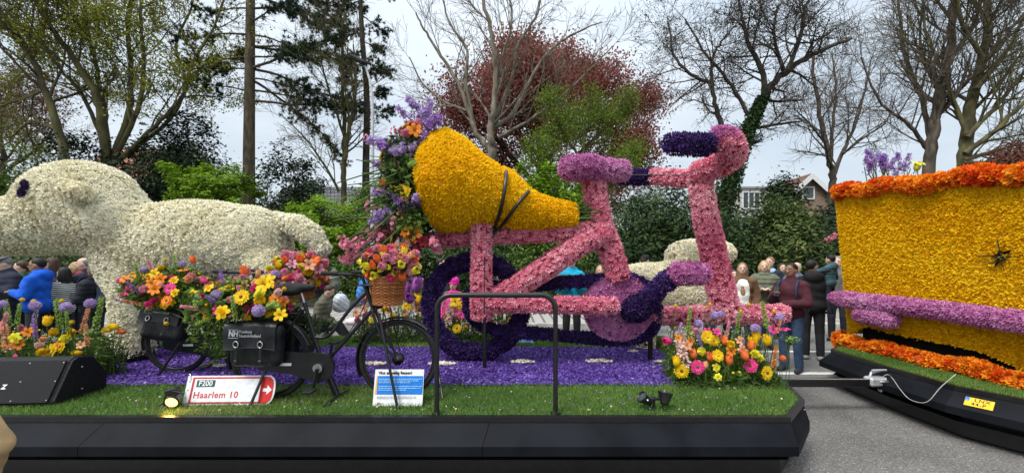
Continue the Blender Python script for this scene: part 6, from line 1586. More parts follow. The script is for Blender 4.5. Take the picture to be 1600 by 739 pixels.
# pannier bags
M['logo_grey'] = flat_mat('worn_white_print', (.42, .43, .45), .6)
def make_bag(label, loc, rz, tilt=0):
    t = thing('pannier_bag', label, 'bag', loc, rz, 'black pannier bags')
    V, F = sdf_mesh([ell((0, 0, .17), (.27, .1, .19)), cap((-.19, 0, .05), (.19, 0, .05), .07), cap((-.21, 0, .28), (.21, 0, .28), .075), cap((-.2, 0, .06), (-.21, 0, .28), .07), cap((.2, 0, .06), (.21, 0, .28), .07)], .018, .03)
    mb = MB(); mb.add(V, F, 0, True); mb.build('pouch', M['tarp'], t)
    # flap bent over the front
    prof = [(.06, .378), (-.03, .382), (-.085, .372), (-.118, .33), (-.128, .26), (-.13, .18), (-.134, .165)]; xs = np.linspace(-.265, .265, 13); mb = MB()
    V = [(x * (1 + .03 * k / 6), y - .006 * math.sin(x * 25 + k), z + .006 * math.sin(x * 14 + 1) - (.012 * (x / .26) ** 2 if k > 4 else 0)) for k, (y, z) in enumerate(prof) for x in xs]
    V2 = [(x, y + .006, z - .005) for x, y, z in V]; n = 13; m = len(prof)
    fs = [(i * n + q, (i + 1) * n + q, (i + 1) * n + q + 1, i * n + q + 1) for i in range(m - 1) for q in range(n - 1)]
    mb.add(V, fs, 0, True); mb.add(V2, [f[::-1] for f in fs], 0, True)
    for q in range(n - 1): mb.add([V[(m - 1) * n + q], V[(m - 1) * n + q + 1], V2[(m - 1) * n + q + 1], V2[(m - 1) * n + q]], [(0, 1, 2, 3)], 1)
    fl = mb.build('flap', [M['tarp'], M['tarp_lit']], t)
    for x in (-.12, .13):
        mb = MB(); a = np.linspace(0, 2 * PI, 17)[:-1]; tube(mb, [(x + .026 * math.cos(q), -.143, .195 + .026 * math.sin(q)) for q in a], .006, 6, closed=True); mb.build('ring', M['steel'], fl)
        mb = MB(); box(mb, (x, -.143, .11), (.026, .004, .16)); mb.build('strap', M['rubber'], t)
        mb = MB(); box(mb, (x, -.15, .05), (.034, .008, .026), bevel=.002); mb.build('buckle', M['black'], t)
    letter(fl, 'NH', .066, M['logo_grey'], -.15, -.139, .285, bold=.003, shear=.15)
    mb = MB(); 
    for z in (.32, .25): box(mb, (-.15, -.1385, z), (.1, .002, .004))
    mb.build('logo_lines', M['logo_grey'], fl)['kind'] = 'stuff'
    letter(fl, 'Provincie', .036, M['logo_grey'], -.09, -.139, .303, align='LEFT', bold=.0006); letter(fl, 'Noord-Holland', .036, M['logo_grey'], -.09, -.139, .268, align='LEFT', bold=.0006)
    return t
bg1 = make_bag('black pannier bag with white lettering on the near bicycle\'s carrier', (W(402, 0, 3.2).x, 3.2, .5 + .33), R(-2))
bg1.scale = (.8, .8, .95); bg2 = copy_tree(bg1); bg2['label'] = 'black pannier bag with white lettering on the rear bicycle beside the sheep\'s leg'; bg2.location = (W(252, 0, 3.9).x, 3.9, .5 + .41); bg2.rotation_euler = (R(-14), R(5), R(-4))
bg3 = copy_tree(bg1); bg3['label'] = 'black pannier bag on the far side of the near bicycle, behind its flowers'; bg3.location = (W(402, 0, 3.2).x, 3.44, .5 + .33); bg3.rotation_euler = (0, 0, R(180))

# wicker basket
def make_basket(label, loc, rz=0):
    t = thing('wicker_basket', label, 'basket', loc, rz, 'wicker baskets on the bicycles'); h = .235
    def rad(z, a): return (.118 + .035 * z / h) * 1.0, (.10 + .03 * z / h)
    mb = MB(); rg = np.random.default_rng(7)
    ns = 26
    for i in range(ns):
        a = 2 * PI * i / ns; tube(mb, [(rad(z, a)[0] * math.cos(a), rad(z, a)[1] * math.sin(a), z) for z in (0, h * .5, h)], .0042, 5, rnd=rg.uniform(0, 1))
    o = mb.build('stakes', M['wicker'], t); o['kind'] = 'stuff'
    mb = MB()
    for k in range(19):
        z = .006 + k * (h - .012) / 18; n = ns * 2; pts = []
        for q in range(n):
            a = 2 * PI * q / n; wv = .0052 * math.cos(ns / 2 * a + PI * k) ; rx, ry = rad(z, a); pts.append(((rx + wv) * math.cos(a), (ry + wv) * math.sin(a), z))
        tube(mb, pts, .0062, 5, closed=True, rnd=rg.uniform(.1, .9))
    o = mb.build('weave', M['wicker'], t); o['kind'] = 'stuff'
    mb = MB()
    for ph in (0, PI):
        pts = []
        for q in range(90):
            a = 2 * PI * q / 90; rx, ry = rad(h, a); w_ = .009 * math.cos(22 * a + ph); pts.append(((rx + w_) * math.cos(a), (ry + w_) * math.sin(a), h + .009 * math.sin(22 * a + ph)))
        tube(mb, pts, .008, 6, closed=True, rnd=.5 + ph * .1)
    mb.build('braided_rim', M['wicker'], t)
    mb = MB(); lathe(mb, [(0, .004), (.115, .004)], 20, 0); mb.build('base', M['wicker'], t)
    return t
bk = make_basket('brown wicker basket in front of the near bicycle\'s handlebar', (W(606, 0, 3.3).x, 3.3, W(0, 476, 3.3).z))
bk2 = copy_tree(bk); bk2['label'] = 'wicker basket hidden under the orange tulips of the rear bicycle'; bk2.location = (W(470, 0, 4.1).x, 4.1, W(0, 466, 4.1).z)

tul = [('tulip', 'p_tulip', 13), ('tulip', 'p_salmon', 5), ('tulip', 'p_lemon', 17), ('carnation', 'p_rose', 11), ('peony', 'p_rose', 5), ('carnation', 'p_hot', 4)]
dome('basket_bouquet', 'tulips and pink carnations in the near wicker basket', 608, 412, 44, 27, 3.3, .17, tul, 120, 420, leafmat='leaf_dark', scale=1.0, leafs=.08, upb=.7, zones={'p_lemon': (-.35, -.35), 'p_tulip': (.15, .9), 'p_salmon': (.5, .75), 'p_rose': (.35, .2), 'p_hot': (.2, .5)})
dome('basket_bouquet', 'orange tulips and pink lilies over the rear bicycle\'s handlebar', 468, 425, 42, 28, 4.05, .24, [('tulip', 'p_tulip', 16), ('carnation', 'p_lemon', 10), ('peony', 'p_rose', 12), ('carnation', 'p_hot', 6), ('lily', 'p_salmon', 8), ('lily', 'p_rose', 8), ('carnation', 'p_yellow', 5)], 121, 500, scale=1.1, zones={'p_tulip': (.3, .8), 'p_lemon': (-.7, .3), 'p_yellow': (-.6, -.1), 'p_rose': (.2, -.1), 'p_hot': (.3, .1), 'p_salmon': (.85, -.2)})
def ex(off, sc, lst): return [(k, c, off[0] + x / sc, off[1] + y / sc, dy, {'c': (0, -1, .35), 'u': (0, -.2, 1), 'l': (-.8, -.5, .3), 'd': (.2, -.6, -.7)}[d], m) for k, c, x, y, dy, d, m in lst]
E1 = ex((170, 390), 3.517, [('craspedia', 'p_yellow', 310, 53, 0, 'u', 1.1), ('craspedia', 'p_yellow', 130, 130, 0, 'u', 1.2), ('craspedia', 'p_yellow', 160, 205, -.1, 'u', 1.1), ('tulip', 'p_tulip', 462, 55, 0, 'u', .95), ('allium', 'p_lav', 405, 80, 0, 'u', .9), ('allium', 'p_lav', 500, 272, -.3, 'c', 1.1), ('tulip', 'p_hot', 525, 175, -.1, 'l', .8),
    ('lily', 'p_orange', 260, 220, -.28, 'c', 1.15), ('lily', 'p_orange', 290, 165, -.25, 'c', 1.15), ('lily', 'p_orange', 240, 185, -.25, 'c', 1.0), ('lily', 'p_yellow', 255, 135, -.2, 'c', 1.0), ('gerbera', 'p_hot', 335, 212, -.3, 'c', 1.0), ('lily', 'p_hot', 100, 180, -.05, 'l', 1.2), ('carnation', 'p_hot', 185, 230, -.2, 'c', 1.1), ('carnation', 'p_hot', 180, 205, -.2, 'c', 1.0), ('hyacinth', 'p_lilac', 85, 285, -.2, 'l', .8), ('snapdragon', 'p_salmon', 150, 295, -.25, 'l', .9),
    ('daffodil', 'p_yellow', 365, 237, -.32, 'c', .9), ('daffodil', 'p_yellow', 465, 243, -.3, 'c', .9), ('gerbera', 'p_orange', 318, 280, -.34, 'c', .9), ('craspedia', 'p_yellow', 315, 405, -.42, 'c', 1.2), ('snapdragon', 'p_green', 432, 350, -.4, 'd', .8), ('snapdragon', 'p_green', 365, 85, 0, 'u', .9), ('lily', 'p_hot', 480, 360, -.4, 'c', .7), ('lily', 'p_hot', 470, 405, -.4, 'd', .6), ('carnation', 'p_hot', 215, 300, -.3, 'c', .8), ('lily', 'p_orange', 410, 120, -.1, 'u', .9), ('carnation', 'p_salmon', 440, 160, -.2, 'c', 1.0), ('umbel', 'p_green', 70, 230, -.1, 'l', .9), ('umbel', 'p_green', 200, 115, 0, 'l', .8)])
E2 = ex((330, 370), 3.517, [('tulip', 'p_tulip', 180, 187, 0, 'u', 1.1), ('tulip', 'p_hot', 70, 255, 0, 'l', .95), ('tulip', 'p_hot', 150, 240, 0, 'l', .95), ('gerbera', 'p_yellow', 165, 330, -.26, 'c', 1.1), ('daffodil', 'p_yellow', 65, 415, -.28, 'c', 1.3), ('lily', 'p_yellow', 385, 430, -.3, 'c', 1.0), ('gerbera', 'p_hot', 205, 420, -.3, 'l', 1.0), ('allium', 'p_lav', 28, 320, -.2, 'c', 1.15), ('allium', 'p_lav', 260, 405, -.32, 'c', 1.3), ('allium', 'p_lav', 352, 205, 0, 'u', 1.0),
    ('snapdragon', 'p_green', 125, 395, -.3, 'u', .85), ('chrysanthemum', 'p_green', 345, 372, -.28, 'c', 1.7), ('chrysanthemum', 'p_green', 320, 380, -.28, 'c', 1.5), ('chrysanthemum', 'p_green', 365, 385, -.28, 'c', 1.4), ('gerbera', 'p_orange', 352, 345, -.25, 'c', .95), ('lily', 'p_yellow', 295, 262, -.2, 'c', 1.3), ('lily', 'p_yellow', 320, 245, -.15, 'c', 1.1), ('carnation', 'p_lemon', 265, 320, -.28, 'c', 1.1), ('carnation', 'p_yellow', 268, 350, -.28, 'c', 1.1), ('carnation', 'p_blush', 370, 305, -.25, 'c', .9), ('daffodil', 'p_yellow', 60, 300, -.15, 'c', .9), ('carnation', 'p_hot', 240, 285, -.2, 'c', .9), ('tulip', 'p_salmon', 258, 200, 0, 'u', .7), ('craspedia', 'p_yellow', 402, 285, -.2, 'c', 1.2), ('lily', 'p_orange', 400, 360, -.2, 'c', .8), ('lily', 'p_salmon', 185, 270, -.1, 'c', .8)])
mixl = [('lily', 'p_orange', 3), ('carnation', 'p_hot', 3), ('carnation', 'p_rose', 4), ('daffodil', 'p_yellow', 4), ('carnation', 'p_yellow', 3), ('allium', 'p_lav', 1), ('hyacinth', 'p_rose', 3), ('craspedia', 'p_yellow', 3), ('lily', 'p_hot', 3), ('umbel', 'p_green', 5), ('hyacinth', 'p_lilac', 2), ('snapdragon', 'p_green', 2), ('carnation', 'p_salmon', 3)]
dome('pannier_bouquet', 'orange, hot pink and yellow flowers over the rear pannier bag in front of the sheep', 264, 452, 66, 35, 3.95, .3, mixl + mixl[:6], 122, 1500, scale=.9, extras=E1, leafs=.085)
dome('pannier_bouquet', 'yellow gerberas, lilac alliums and trailing greenery over the near pannier bag', 382, 468, 68, 34, 3.3, .26, mixl + mixl[1:7], 123, 1400, scale=.85, extras=E2, leafs=.08)
dome('pannier_bouquet', 'small yellow and orange bunch beside the near saddle', 432, 475, 26, 26, 3.42, .15, [('gerbera', 'p_orange', 2), ('daffodil', 'p_yellow', 5), ('umbel', 'p_green', 3), ('carnation', 'p_lemon', 4), ('lily', 'p_orange', 3), ('allium', 'p_lav', 1)], 124, 300)
# trailing greenery
def trail(label, lines, Y, seed, lm='leaf_mid', lf=.045):
    rng = np.random.default_rng(seed); p0 = W(*lines[0][0], Y); t = thing('trailing_greenery', label, 'greenery', p0, 0, 'greenery trailing from the panniers'); off = np.array(p0); mb = MB(); Ps = []
    for ln in lines:
        P = smooth_poly(limb_world(ln, Y, rng, .1), 16); tube(mb, P - off, .003, 4, rnd=rng.uniform(0, 1)); Ps.append(np.repeat(P, 7, 0) + rng.normal(size=(112, 3)) * .022)
    mb.build('stems', M['stem'], t); foliage(t, 'leaves', np.concatenate(Ps), lf, lm, rng, .3, -.2)
trail('green sprigs hanging down between the two pannier bags', [[(318, 455), (310, 500), (300, 530)], [(345, 470), (332, 520), (338, 560)], [(352, 480), (362, 530), (345, 556)], [(300, 460), (296, 490), (310, 520)], [(300, 470), (320, 500), (345, 540)], [(310, 480), (330, 510), (318, 545)], [(330, 480), (345, 520), (352, 552)], [(290, 470), (312, 490), (330, 500)], [(340, 490), (350, 520), (358, 545)]], 3.5, 131, lf=.065)
trail('green leafy sprigs hanging behind the near saddle post', [[(455, 480), (470, 510), (480, 550)], [(450, 490), (462, 520), (470, 560)], [(460, 480), (482, 520), (488, 555)], [(445, 480), (470, 500), (500, 515)], [(465, 490), (490, 500), (525, 505)]], 3.5, 132, 'leaf_dark', .06)

# ================================================================ RAILS, SIGNS, LOUDSPEAKER, LAMPS
def barrier(label, px0, px1, ytop, Y):
    x0 = W(px0, 0, Y).x; x1 = W(px1, 0, Y).x; zt = W(0, ytop, Y).z; t = thing('hand_rail', label, 'railing', ((x0 + x1) / 2, Y, DZ)); h = (x1 - x0) / 2; H = zt - DZ; r = .11
    arc = lambda cx, a0, a1: [(cx + r * math.cos(q), 0, H - r + r * math.sin(q)) for q in np.linspace(a0, a1, 7)]
    mb = MB(); tube(mb, arc(-h + r, PI, PI / 2) + arc(h - r, PI / 2, 0), .021, 12); mb.build('top_rail', M['black'], t)
    for s in (-1, 1):
        mb = MB(); tube(mb, [(s * h, 0, 0), (s * h, 0, H - r)], .0185, 12); mb.build('post', M['black'], t)
        mb = MB(); tube(mb, [(s * h, 0, 0), (s * h, 0, .012)], .04, 12); mb.build('foot_plate', M['black'], t)
barrier('black tubular hand rail at the near edge of the float', 682.5, 868, 461, 2.985); barrier('black tubular hand rail at the far edge of the float before the turquoise jacket', 866, 957, 431, 6.05)

# direction sign
hs_ = thing('direction_sign', 'white and red cycle direction sign leaning on the grass', 'sign', (W(284, 0, 3.16).x, 3.16, DZ)); hs_.rotation_euler = (R(-17), 0, R(1.5))
Wd, Hg = .735, .235
def outline(m, rr=.0):
    a = np.linspace(-1, 1, 9); xr = Wd - .05
    return [(m, m), (xr - m * .3, m)] + [(xr + .05 * (1 - q * q) ** .5 * 1.0 - m * (1 - abs(q)) - m * .3, Hg / 2 + q * (Hg / 2 - m)) for q in a[1:-1]] + [(xr - m * .3, Hg - m), (m, Hg - m)]
def flat(parent, poly, y0, y1, mat, name): mb = MB(); prism(mb, poly, -y1, -y0, 0, UP); return mb.build(name, mat, parent)
MY = UP
def pl(parent, poly, mat, name, lay, th=.0012, back=0.0):
    mb = MB(); n = len(poly); f = -(lay * .0015); V = [(x, f, z) for x, z in poly] + [(x, f + (back or .0014), z) for x, z in poly]
    mb.add(V, [list(range(n)), [n + i for i in range(n)][::-1]] + [[i, n + i, n + (i + 1) % n, (i + 1) % n] for i in range(n)]); return mb.build(name, mat, parent)
pl(hs_, outline(0), M['white'], 'plate', 0, back=.008)
pl(hs_, [(.045, .012), (Wd - .07, .012), (Wd - .07, Hg - .012), (.045, Hg - .012)], M['red_dark'], 'border', 1)
pl(hs_, [(.065, .026), (Wd - .1, .026), (Wd - .1, Hg - .026), (.065, Hg - .026)], M['white'], 'face', 2)
pl(hs_, [(.615, .013)] + [(x, z) for x, z in outline(.013)[1:-1]] + [(.615, Hg - .013)], M['red'], 'arrow_field', 3)
pl(hs_, [(.638, .105), (.672, .105), (.672, .08), (.712, .118), (.672, .156), (.672, .131), (.638, .131)], M['white'], 'arrow', 4)
pl(hs_, [(.085, .145), (.235, .145), (.235, .2), (.085, .2)], M['green_dk'], 'number_field', 3)
letter(hs_, 'F200', .058, M['white'], .16, -.0068, .1725, bold=.0012); letter(hs_, 'Haarlem 10', .072, M['red'], .075, -.0045, .08, bold=.0006, align='LEFT', space=1.08)
for z in (.06, .12, .19): mb = MB(); ball(mb, (.022, -.002, z), (.005, .003, .005), 8, 4); mb.build('screw', M['grey_pr'], hs_)
mb = MB(); tube(mb, [(.0, .01, .25), (.02, -.002, .235), (.03, .004, .2)], .006, 6); mb.build('clip', M['steel'], hs_)
# information board
ib = thing('information_board', 'blue and white information board standing in the grass before the front wheel', 'sign', (W(582, 0, 3.15).x, 3.15, DZ)); ib.rotation_euler = (R(-14), 0, 0); bw, bh = .408, .29
pl(ib, [(0, 0), (bw, 0), (bw, bh), (0, bh)], M['white'], 'panel', 0, back=.006); pl(ib, [(.025, .09), (bw - .004, .09), (bw - .004, .238), (.025, .238)], M['blue'], 'blue_field', 1); pl(ib, [(.008, .09), (.025, .09), (.025, .24), (.016, .24)], M['orange_pr'], 'orange_stripe', 1)
letter(ib, 'Vlot en veilig fietsen!', .0335, M['black_pr'], .028, -.003, .262, bold=.0008, align='LEFT')
rg = np.random.default_rng(140)
def textlines(rows, x0, x1, mat, nm, lay, hh):
    mb = MB()
    for z, f in rows:
        x = x0
        while x < x0 + (x1 - x0) * f:
            l = rg.uniform(.008, .028); box(mb, (x + l / 2, -lay * .0015 - .0006, z), (l, .0012, hh)); x += l + .005
    o = mb.build(nm, mat, ib); o['kind'] = 'stuff'
textlines([(.213, 1), (.199, .95), (.185, .7), (.155, 1), (.14, 1), (.125, .6)], .035, bw - .02, M['lightblue'], 'small_print', 2, .0055); textlines([(.073, .95), (.06, .98)], .03, bw - .05, M['grey_pr'], 'small_print', 1, .005)
mb = MB(); box(mb, (.045, -.0016, .02), (.018, .0018, .012)); mb.build('emblem', M['red'], ib); mb = MB(); box(mb, (.075, -.0016, .02), (.03, .0018, .006)); mb.build('emblem', M['grey_pr'], ib)

# wedge loudspeaker
sp_ = thing('loudspeaker', 'black wedge-shaped stage loudspeaker on the grass at the left end', 'loudspeaker', (-4.12, 3.12, DZ)); sp_.rotation_euler = (0, 0, R(4))
prof = [(.0, .0), (-.02, .035), (.13, .345), (.17, .365), (.30, .345), (.43, .16), (.42, .0)]   # (y, z)
def extr(parent, prof, x0, x1, mat, name):
    mb = MB(); n = len(prof); V = [(x0, y, z) for y, z in prof] + [(x1, y, z) for y, z in prof]
    mb.add(V, [list(range(n)), [n + i for i in range(n)][::-1]] + [[i, n + i, n + (i + 1) % n, (i + 1) % n] for i in range(n)]); return mb.build(name, mat, parent)
M['speaker'] = noise_mat('textured_black_paint', (.006, .006, .007), (.014, .014, .016), 60, .6, .4, spec=.22)
extr(sp_, prof, -.62, .36, M['speaker'], 'cabinet'); extr(sp_, [(y * .98 + .004, z * .97 + .004) for y, z in prof], .36, .385, M['speaker'], 'end_cap')
gr = extr(sp_, [(-.032, .042), (-.024, .038), (.124, .340), (.116, .346)], -.6, .345, noise_mat('speaker_grille', (.008, .008, .009), (.02, .02, .022), 300, .5, .8), 'grille')
for x in (-.55, -.2, .07, .335):
    for f in (.05, .5, .95): mb = MB(); ball(mb, (x, -.03 + .148 * f - .002, .042 + .302 * f), .006, 8, 4); mb.build('screw', M['steel'], sp_)
bd = thing  # badge on the grille
GM = Matrix.Translation((-.075, .0335 - .004, .155)) @ Matrix.Rotation(R(-26), 4, 'X')
mb = MB(); box(mb, (0, 0, 0), (.15, .004, .065)); bg_ = put('badge', mb.mesh('badge', M['white']), sp_, GM); mb = MB(); box(mb, (0, -.003, 0), (.138, .004, .053)); mb.build('badge_field', M['black'], bg_); letter(bg_, 'Z', .05, M['white'], .04, -.0065, 0, bold=.002)
for z in (.08, .27): mb = MB(); ball(mb, (.388, .2, z), .008, 8, 4); mb.build('screw', M['steel'], sp_)

# floodlights
def flood_head(parent, c, d, r, L, lens=None, nm='lamp_head'):
    Mx = aim(c, d, 1.0); mb = MB(); lathe(mb, [(0, -L), (r * .5, -L), (r * .62, -L * .8), (r * .9, -L * .15), (r, 0), (r * 1.06, .004), (r * 1.06, .016), (r * .9, .016), (r * .86, .0)], 18, 0); h = put(nm, mb.mesh(nm, M['black']), parent, Mx)
    mb = MB(); lathe(mb, [(r * .88, .004), (r * .5, .012), (0, .014)], 18); mb.build('lens', lens or M['glass'], h); return h
fl = thing('floodlight', 'small black garden floodlight, lit warm, left of the direction sign', 'floodlight', W(268, 628, 3.1)); fl.location.z = DZ
h1 = flood_head(fl, (.035, -.035, .065), (.25, -.85, -.25), .05, .1, M['glow'])
mb = MB(); tube(mb, [(-.02, .03, .05), (-.06, .04, .1), (-.1, .05, .07), (-.1, .05, .03), (-.14, .02, .0)], .006, 6); mb.build('cable', M['black'], fl); mb = MB(); box(mb, (-.0, .05, .125), (.1, .06, .05), M=Matrix.Rotation(R(-15), 4, 'Y'), bevel=.008); mb.build('ballast', M['black'], fl); mb = MB(); tube(mb, [(0, .03, 0), (0, .03, .08)], .012, 7); mb.build('stake', M['black'], fl); mb = MB(); tube(mb, [(-.06, .04, .12), (0, .02, .13), (.1, .0, .12)], .007, 5); mb.build('bracket', M['black'], fl)
ld = bpy.data.lights.new('floodlight_lamp', 'SPOT'); ld.energy = 2.5; ld.color = (1, .6, .12); ld.spot_size = R(120); ld.spot_blend = .6; ld.shadow_soft_size = .03
lo = bpy.data.objects.new('lamp_bulb', ld); COL.objects.link(lo); lo.parent = fl; lo.location = (.055, -.09, .08); lo.rotation_euler = Vector((-.55, .35, .6)).to_track_quat('Z', 'Y').to_euler()
f2 = thing('floodlight', 'black twin-headed garden floodlight on a stake, unlit, on the right grass', 'floodlight', W(1022, 640, 3.07)); f2.location.z = DZ; s = 3.07 / 600
mb = MB(); tube(mb, [(0, 0, 0), (0, 0, .1)], .011, 8); mb.build('stake', M['black'], f2); mb = MB(); box(mb, (.0, 0, .088), (.15, .025, .022), bevel=.005); mb.build('crossbar', M['black'], f2)
flood_head(f2, (-.095, -.005, .1), (-.75, -.1, .55), .045, .085); flood_head(f2, (.085, -.01, .125), (.25, .35, .9), .055, .08)
for x in (-.065, .07): mb = MB(); ball(mb, (x, -.04, .09), .007, 8, 5); mb.build('bolt', M['white'], f2)
mb = MB(); tube(mb, [(-.06, 0, .07), (-.035, -.01, .03), (-.02, 0, 0)], .005, 5); tube(mb, [(.075, 0, .07), (.065, 0, .02), (.06, .01, 0)], .005, 5); mb.build('cable', M['black'], f2)
# ================================================================ PEOPLE
M['stripes'], _t, _b = bsdf_mat('striped_knit', .9)
_tc = _t.nodes.new('ShaderNodeTexCoord'); _w = _t.nodes.new('ShaderNodeTexWave'); _w.bands_direction = 'Z'; _w.inputs['Scale'].default_value = 9; _r = ramp(_t, [(.012, .012, .012), (.6, .6, .58)], [.48, .52])
_t.links.new(_tc.outputs['Object'], _w.inputs['Vector']); _t.links.new(_w.outputs['Fac'], _r.inputs['Fac']); _t.links.new(_r.outputs['Color'], _b.inputs['Base Color'])
ARMS = {'down': ((.245, -.03, 1.12), (.235, .07, .88)), 'chest': ((.25, .04, 1.13), (.08, .25, 1.2)), 'low': ((.25, -.02, 1.13), (.1, .22, 1.04)), 'fore': ((.23, .22, 1.3), (.16, .47, 1.43)), 'up': ((.26, .12, 1.25), (.17, .2, 1.5)), 'pocket': ((.28, -.06, 1.14), (.21, .08, .96)), 'hold': ((.28, .1, 1.16), (.05, .3, 1.18))}
def person(label, px, pyt, Y, face, top=(.05, .05, .06), trou=(.02, .022, .03), skin='light', hair='brown', style='short', armL='down', armR='down', head=(0, 0), hem=.86, puff=0.0, fat=1.0, res=.027,
           cap=None, glasses=False, inner=None, hood=False, z0=0.0, H=None, shoe=(.02, .02, .022), seat=False, topm=None, group='spectators', child=False, lean=0.0, scarf=None, coat_open=False):
    X = W(px, 0, Y).x; H = H or (W(px, pyt, Y).z - z0); s = H / 1.765
    root = thing('person', label, 'person', (X, Y, z0), R(face), group); hs = 1.22 if child else 1.0
    hc = np.array([0, .012, 1.56]); Rh = np.array(Euler((R(head[1]), 0, R(head[0]))).to_matrix())
    hp = lambda p: hc + Rh @ ((np.array(p, float) - hc) * hs)
    HE = lambda c, r, lab=0, op=0: ell(hp(c), np.array(r) * hs, lab, Rh, op)
    lx = (lambda p: (p[0], p[1] + lean * max(0, p[2] - .95), p[2]))
    dzs = -.48 if seat else 0
    hip = [(-.09, 0, .92), (.09, 0, .92)]
    legs = []
    for sg in (-1, 1):
        h_ = (sg * .085, 0, .93); k_ = (sg * .1, .02, .51) if not seat else (sg * .12, .40, .93); a_ = (sg * .105, -.025, .085) if not seat else (sg * .13, .62, .56)
        t_ = (sg * .125, .12, .038) if not seat else (sg * .13, .78, .62); legs.append((h_, k_, a_, t_))
    fatx = fat
    torso = [ell((0, .0, .96), (.155 * fatx, .115 * fat, .13)), ell((0, .01, 1.14), (.145 * fatx, .11 * fat, .19)), ell((0, .005, 1.31), (.17 * fatx, .118 * fat, .16)), cap_((-.15, 0, 1.405), (.15, 0, 1.405), .068), cap_((0, -.01, 1.43), (0, -.005, 1.47), .075, .06)]
    neck = [cap_((0, -.008, 1.44), tuple(hp((0, .0, 1.58))), .053, .052)]
    headp = [HE((0, -.002, 1.668), (.074, .094, .1)), HE((0, .03, 1.605), (.056, .064, .062)), HE((0, .05, 1.575), (.03, .035, .025)), cap_(tuple(hp((0, .088, 1.66))), tuple(hp((0, .108, 1.628))), .010 * hs, .015 * hs), HE((-.075, -.002, 1.64), (.012, .024, .034)), HE((.075, -.002, 1.64), (.012, .024, .034))]
    arms_s = []; arms_c = []; hands = []; wr = {}
    for sg, key in ((-1, armL), (1, armR)):
        el, wv = [np.array((sg * a, b, c)) for a, b, c in (ARMS[key] if isinstance(key, str) else key)]
        sh = np.array((sg * .175, -.005, 1.40)); d = nrmz(wv - el); arms_s += [cap_(sh, el, .05, .042), cap_(el, wv, .041, .028)]; arms_c += [cap_(sh, el, .056, .05), cap_(el, wv - d * .02, .048, .04)]
        hn = nrmz(np.cross(d, (sg * 1.0, 0, .3))); hands.append(ell(wv + d * .05, (.03, .03, .045), 0, np.array(Vector(d).to_track_quat('Z', 'Y').to_matrix()))); wr[sg] = (wv, d)
    lg = []; lgc = []; sho = []
    for h_, k_, a_, t_ in legs:
        lg += [cap_(h_, k_, .078, .052), cap_(k_, a_, .052, .036), cap_((a_[0], a_[1] - .02, a_[2] - .035), t_, .036, .03)]
        lgc += [cap_(h_, k_, .088, .064), cap_(k_, (a_[0], a_[1], a_[2] + .02), .064, .055)]
        sho += [cap_((a_[0], a_[1] - .025, a_[2] - .038), (t_[0], t_[1], t_[2] - .002), .044, .036), cap_((a_[0], a_[1], a_[2] - .02), (a_[0], a_[1], a_[2] + .03), .042, .042)]
    def T(prims):
        out = []
        for p in prims:
            p = list(p)
            if lean:
                p[1] = np.array([p[1][0], p[1][1] + lean * max(0, p[1][2] - .95), p[1][2]])
                if p[0] == 'c': p[2] = np.array([p[2][0], p[2][1] + lean * max(0, p[2][2] - .95), p[2][2]])
            out.append(tuple(p))
        return out
    def mk(name, prims, mat, k=.02, infl=0.0, post=None, parent=root, r=res):
        V, F = sdf_mesh(T(prims), r, k, infl, post); mb = MB(); V = V.copy(); V[:, 2] += dzs; V *= s; mb.add(V, F, 0, True); return mb, name, mat, parent
    mb, *_ = mk('body', torso + neck + headp + arms_s + hands + lg, None, r=max(.018, min(res, .024)))
    # fingers, eyes, brows and mouth
    def P(p): q = np.array(p, float); q = q + np.array([0, lean * max(0, q[2] - .95), dzs]); return q * s
    for sg in (-1, 1):
        wv, d = wr[sg]; side = nrmz(np.cross(d, (0, 0, 1.0)) if abs(d[2]) < .9 else np.array([0, 1.0, 0])); nrm = np.cross(side, d)
        if nrm @ np.array([-sg, .4, -.2]) < 0: nrm = -nrm
        for i, (o_, l_) in enumerate(((-.026, .052), (-.009, .062), (.009, .058), (.026, .045))):
            b0 = wv + d * .078 + side * o_; b1 = b0 + d * l_ * .6 + nrm * .012; b2 = b1 + d * l_ * .3 + nrm * .03; tube(mb, [P(b0), P(b1), P(b2)], np.array([.0088, .0082, .0066]) * s, 5)
        b0 = wv + d * .03 - side * .026; b1 = b0 + d * .03 - side * .022 + nrm * .012; tube(mb, [P(b0), P(b1), P(b1 + d * .025 + nrm * .012)], np.array([.011, .01, .008]) * s, 5)
    for sg in (-1, 1):
        Mx = lambda p: P(hp(p))
        ball(mb, Mx((sg * .031, .083, 1.66)), np.array((.0125, .009, .008)) * s * hs, 8, 5, 1); ball(mb, Mx((sg * .031, .0895, 1.66)), np.array((.0065, .005, .0065)) * s * hs, 6, 4, 2)
        tube(mb, [Mx((sg * .014, .091, 1.677)), Mx((sg * .032, .09, 1.682)), Mx((sg * .05, .08, 1.676))], .0042 * s * hs, 4, 4)
    tube(mb, [Mx((-.022, .083, 1.598)), Mx((0, .092, 1.6)), Mx((.022, .083, 1.598))], np.array([.003, .0065, .003]) * s * hs, 5, 3)
    mb.build('body', [SK[skin], M['eye_wh'], M['eye_dk'], M['lip'], HR[hair]], root)
    tm = topm or cloth(top)
    post = (lambda Xg, D: D + .0035 * np.sin(Xg[..., 2] * 34 + 9 * Xg[..., 0]) * np.sin(Xg[..., 0] * 23 - Xg[..., 1] * 31 + Xg[..., 2] * 11)) 
    if puff: post = lambda Xg, D: D + puff * np.sin(Xg[..., 2] * 2 * PI / .085) * .5
    tp = torso[1:] + arms_c; 
    if hem < .95: tp = tp + [ell((0, 0, .97), (.165 * fatx, .125 * fat, .14))]
    if hem < .8: tp = tp + [cap_((0, .0, .9), (0, .0, hem + .1), .16, .175)]
    tp = tp + [cap_((0, -.02, 1.47), (0, -.01, 1.505), .065, .06)]
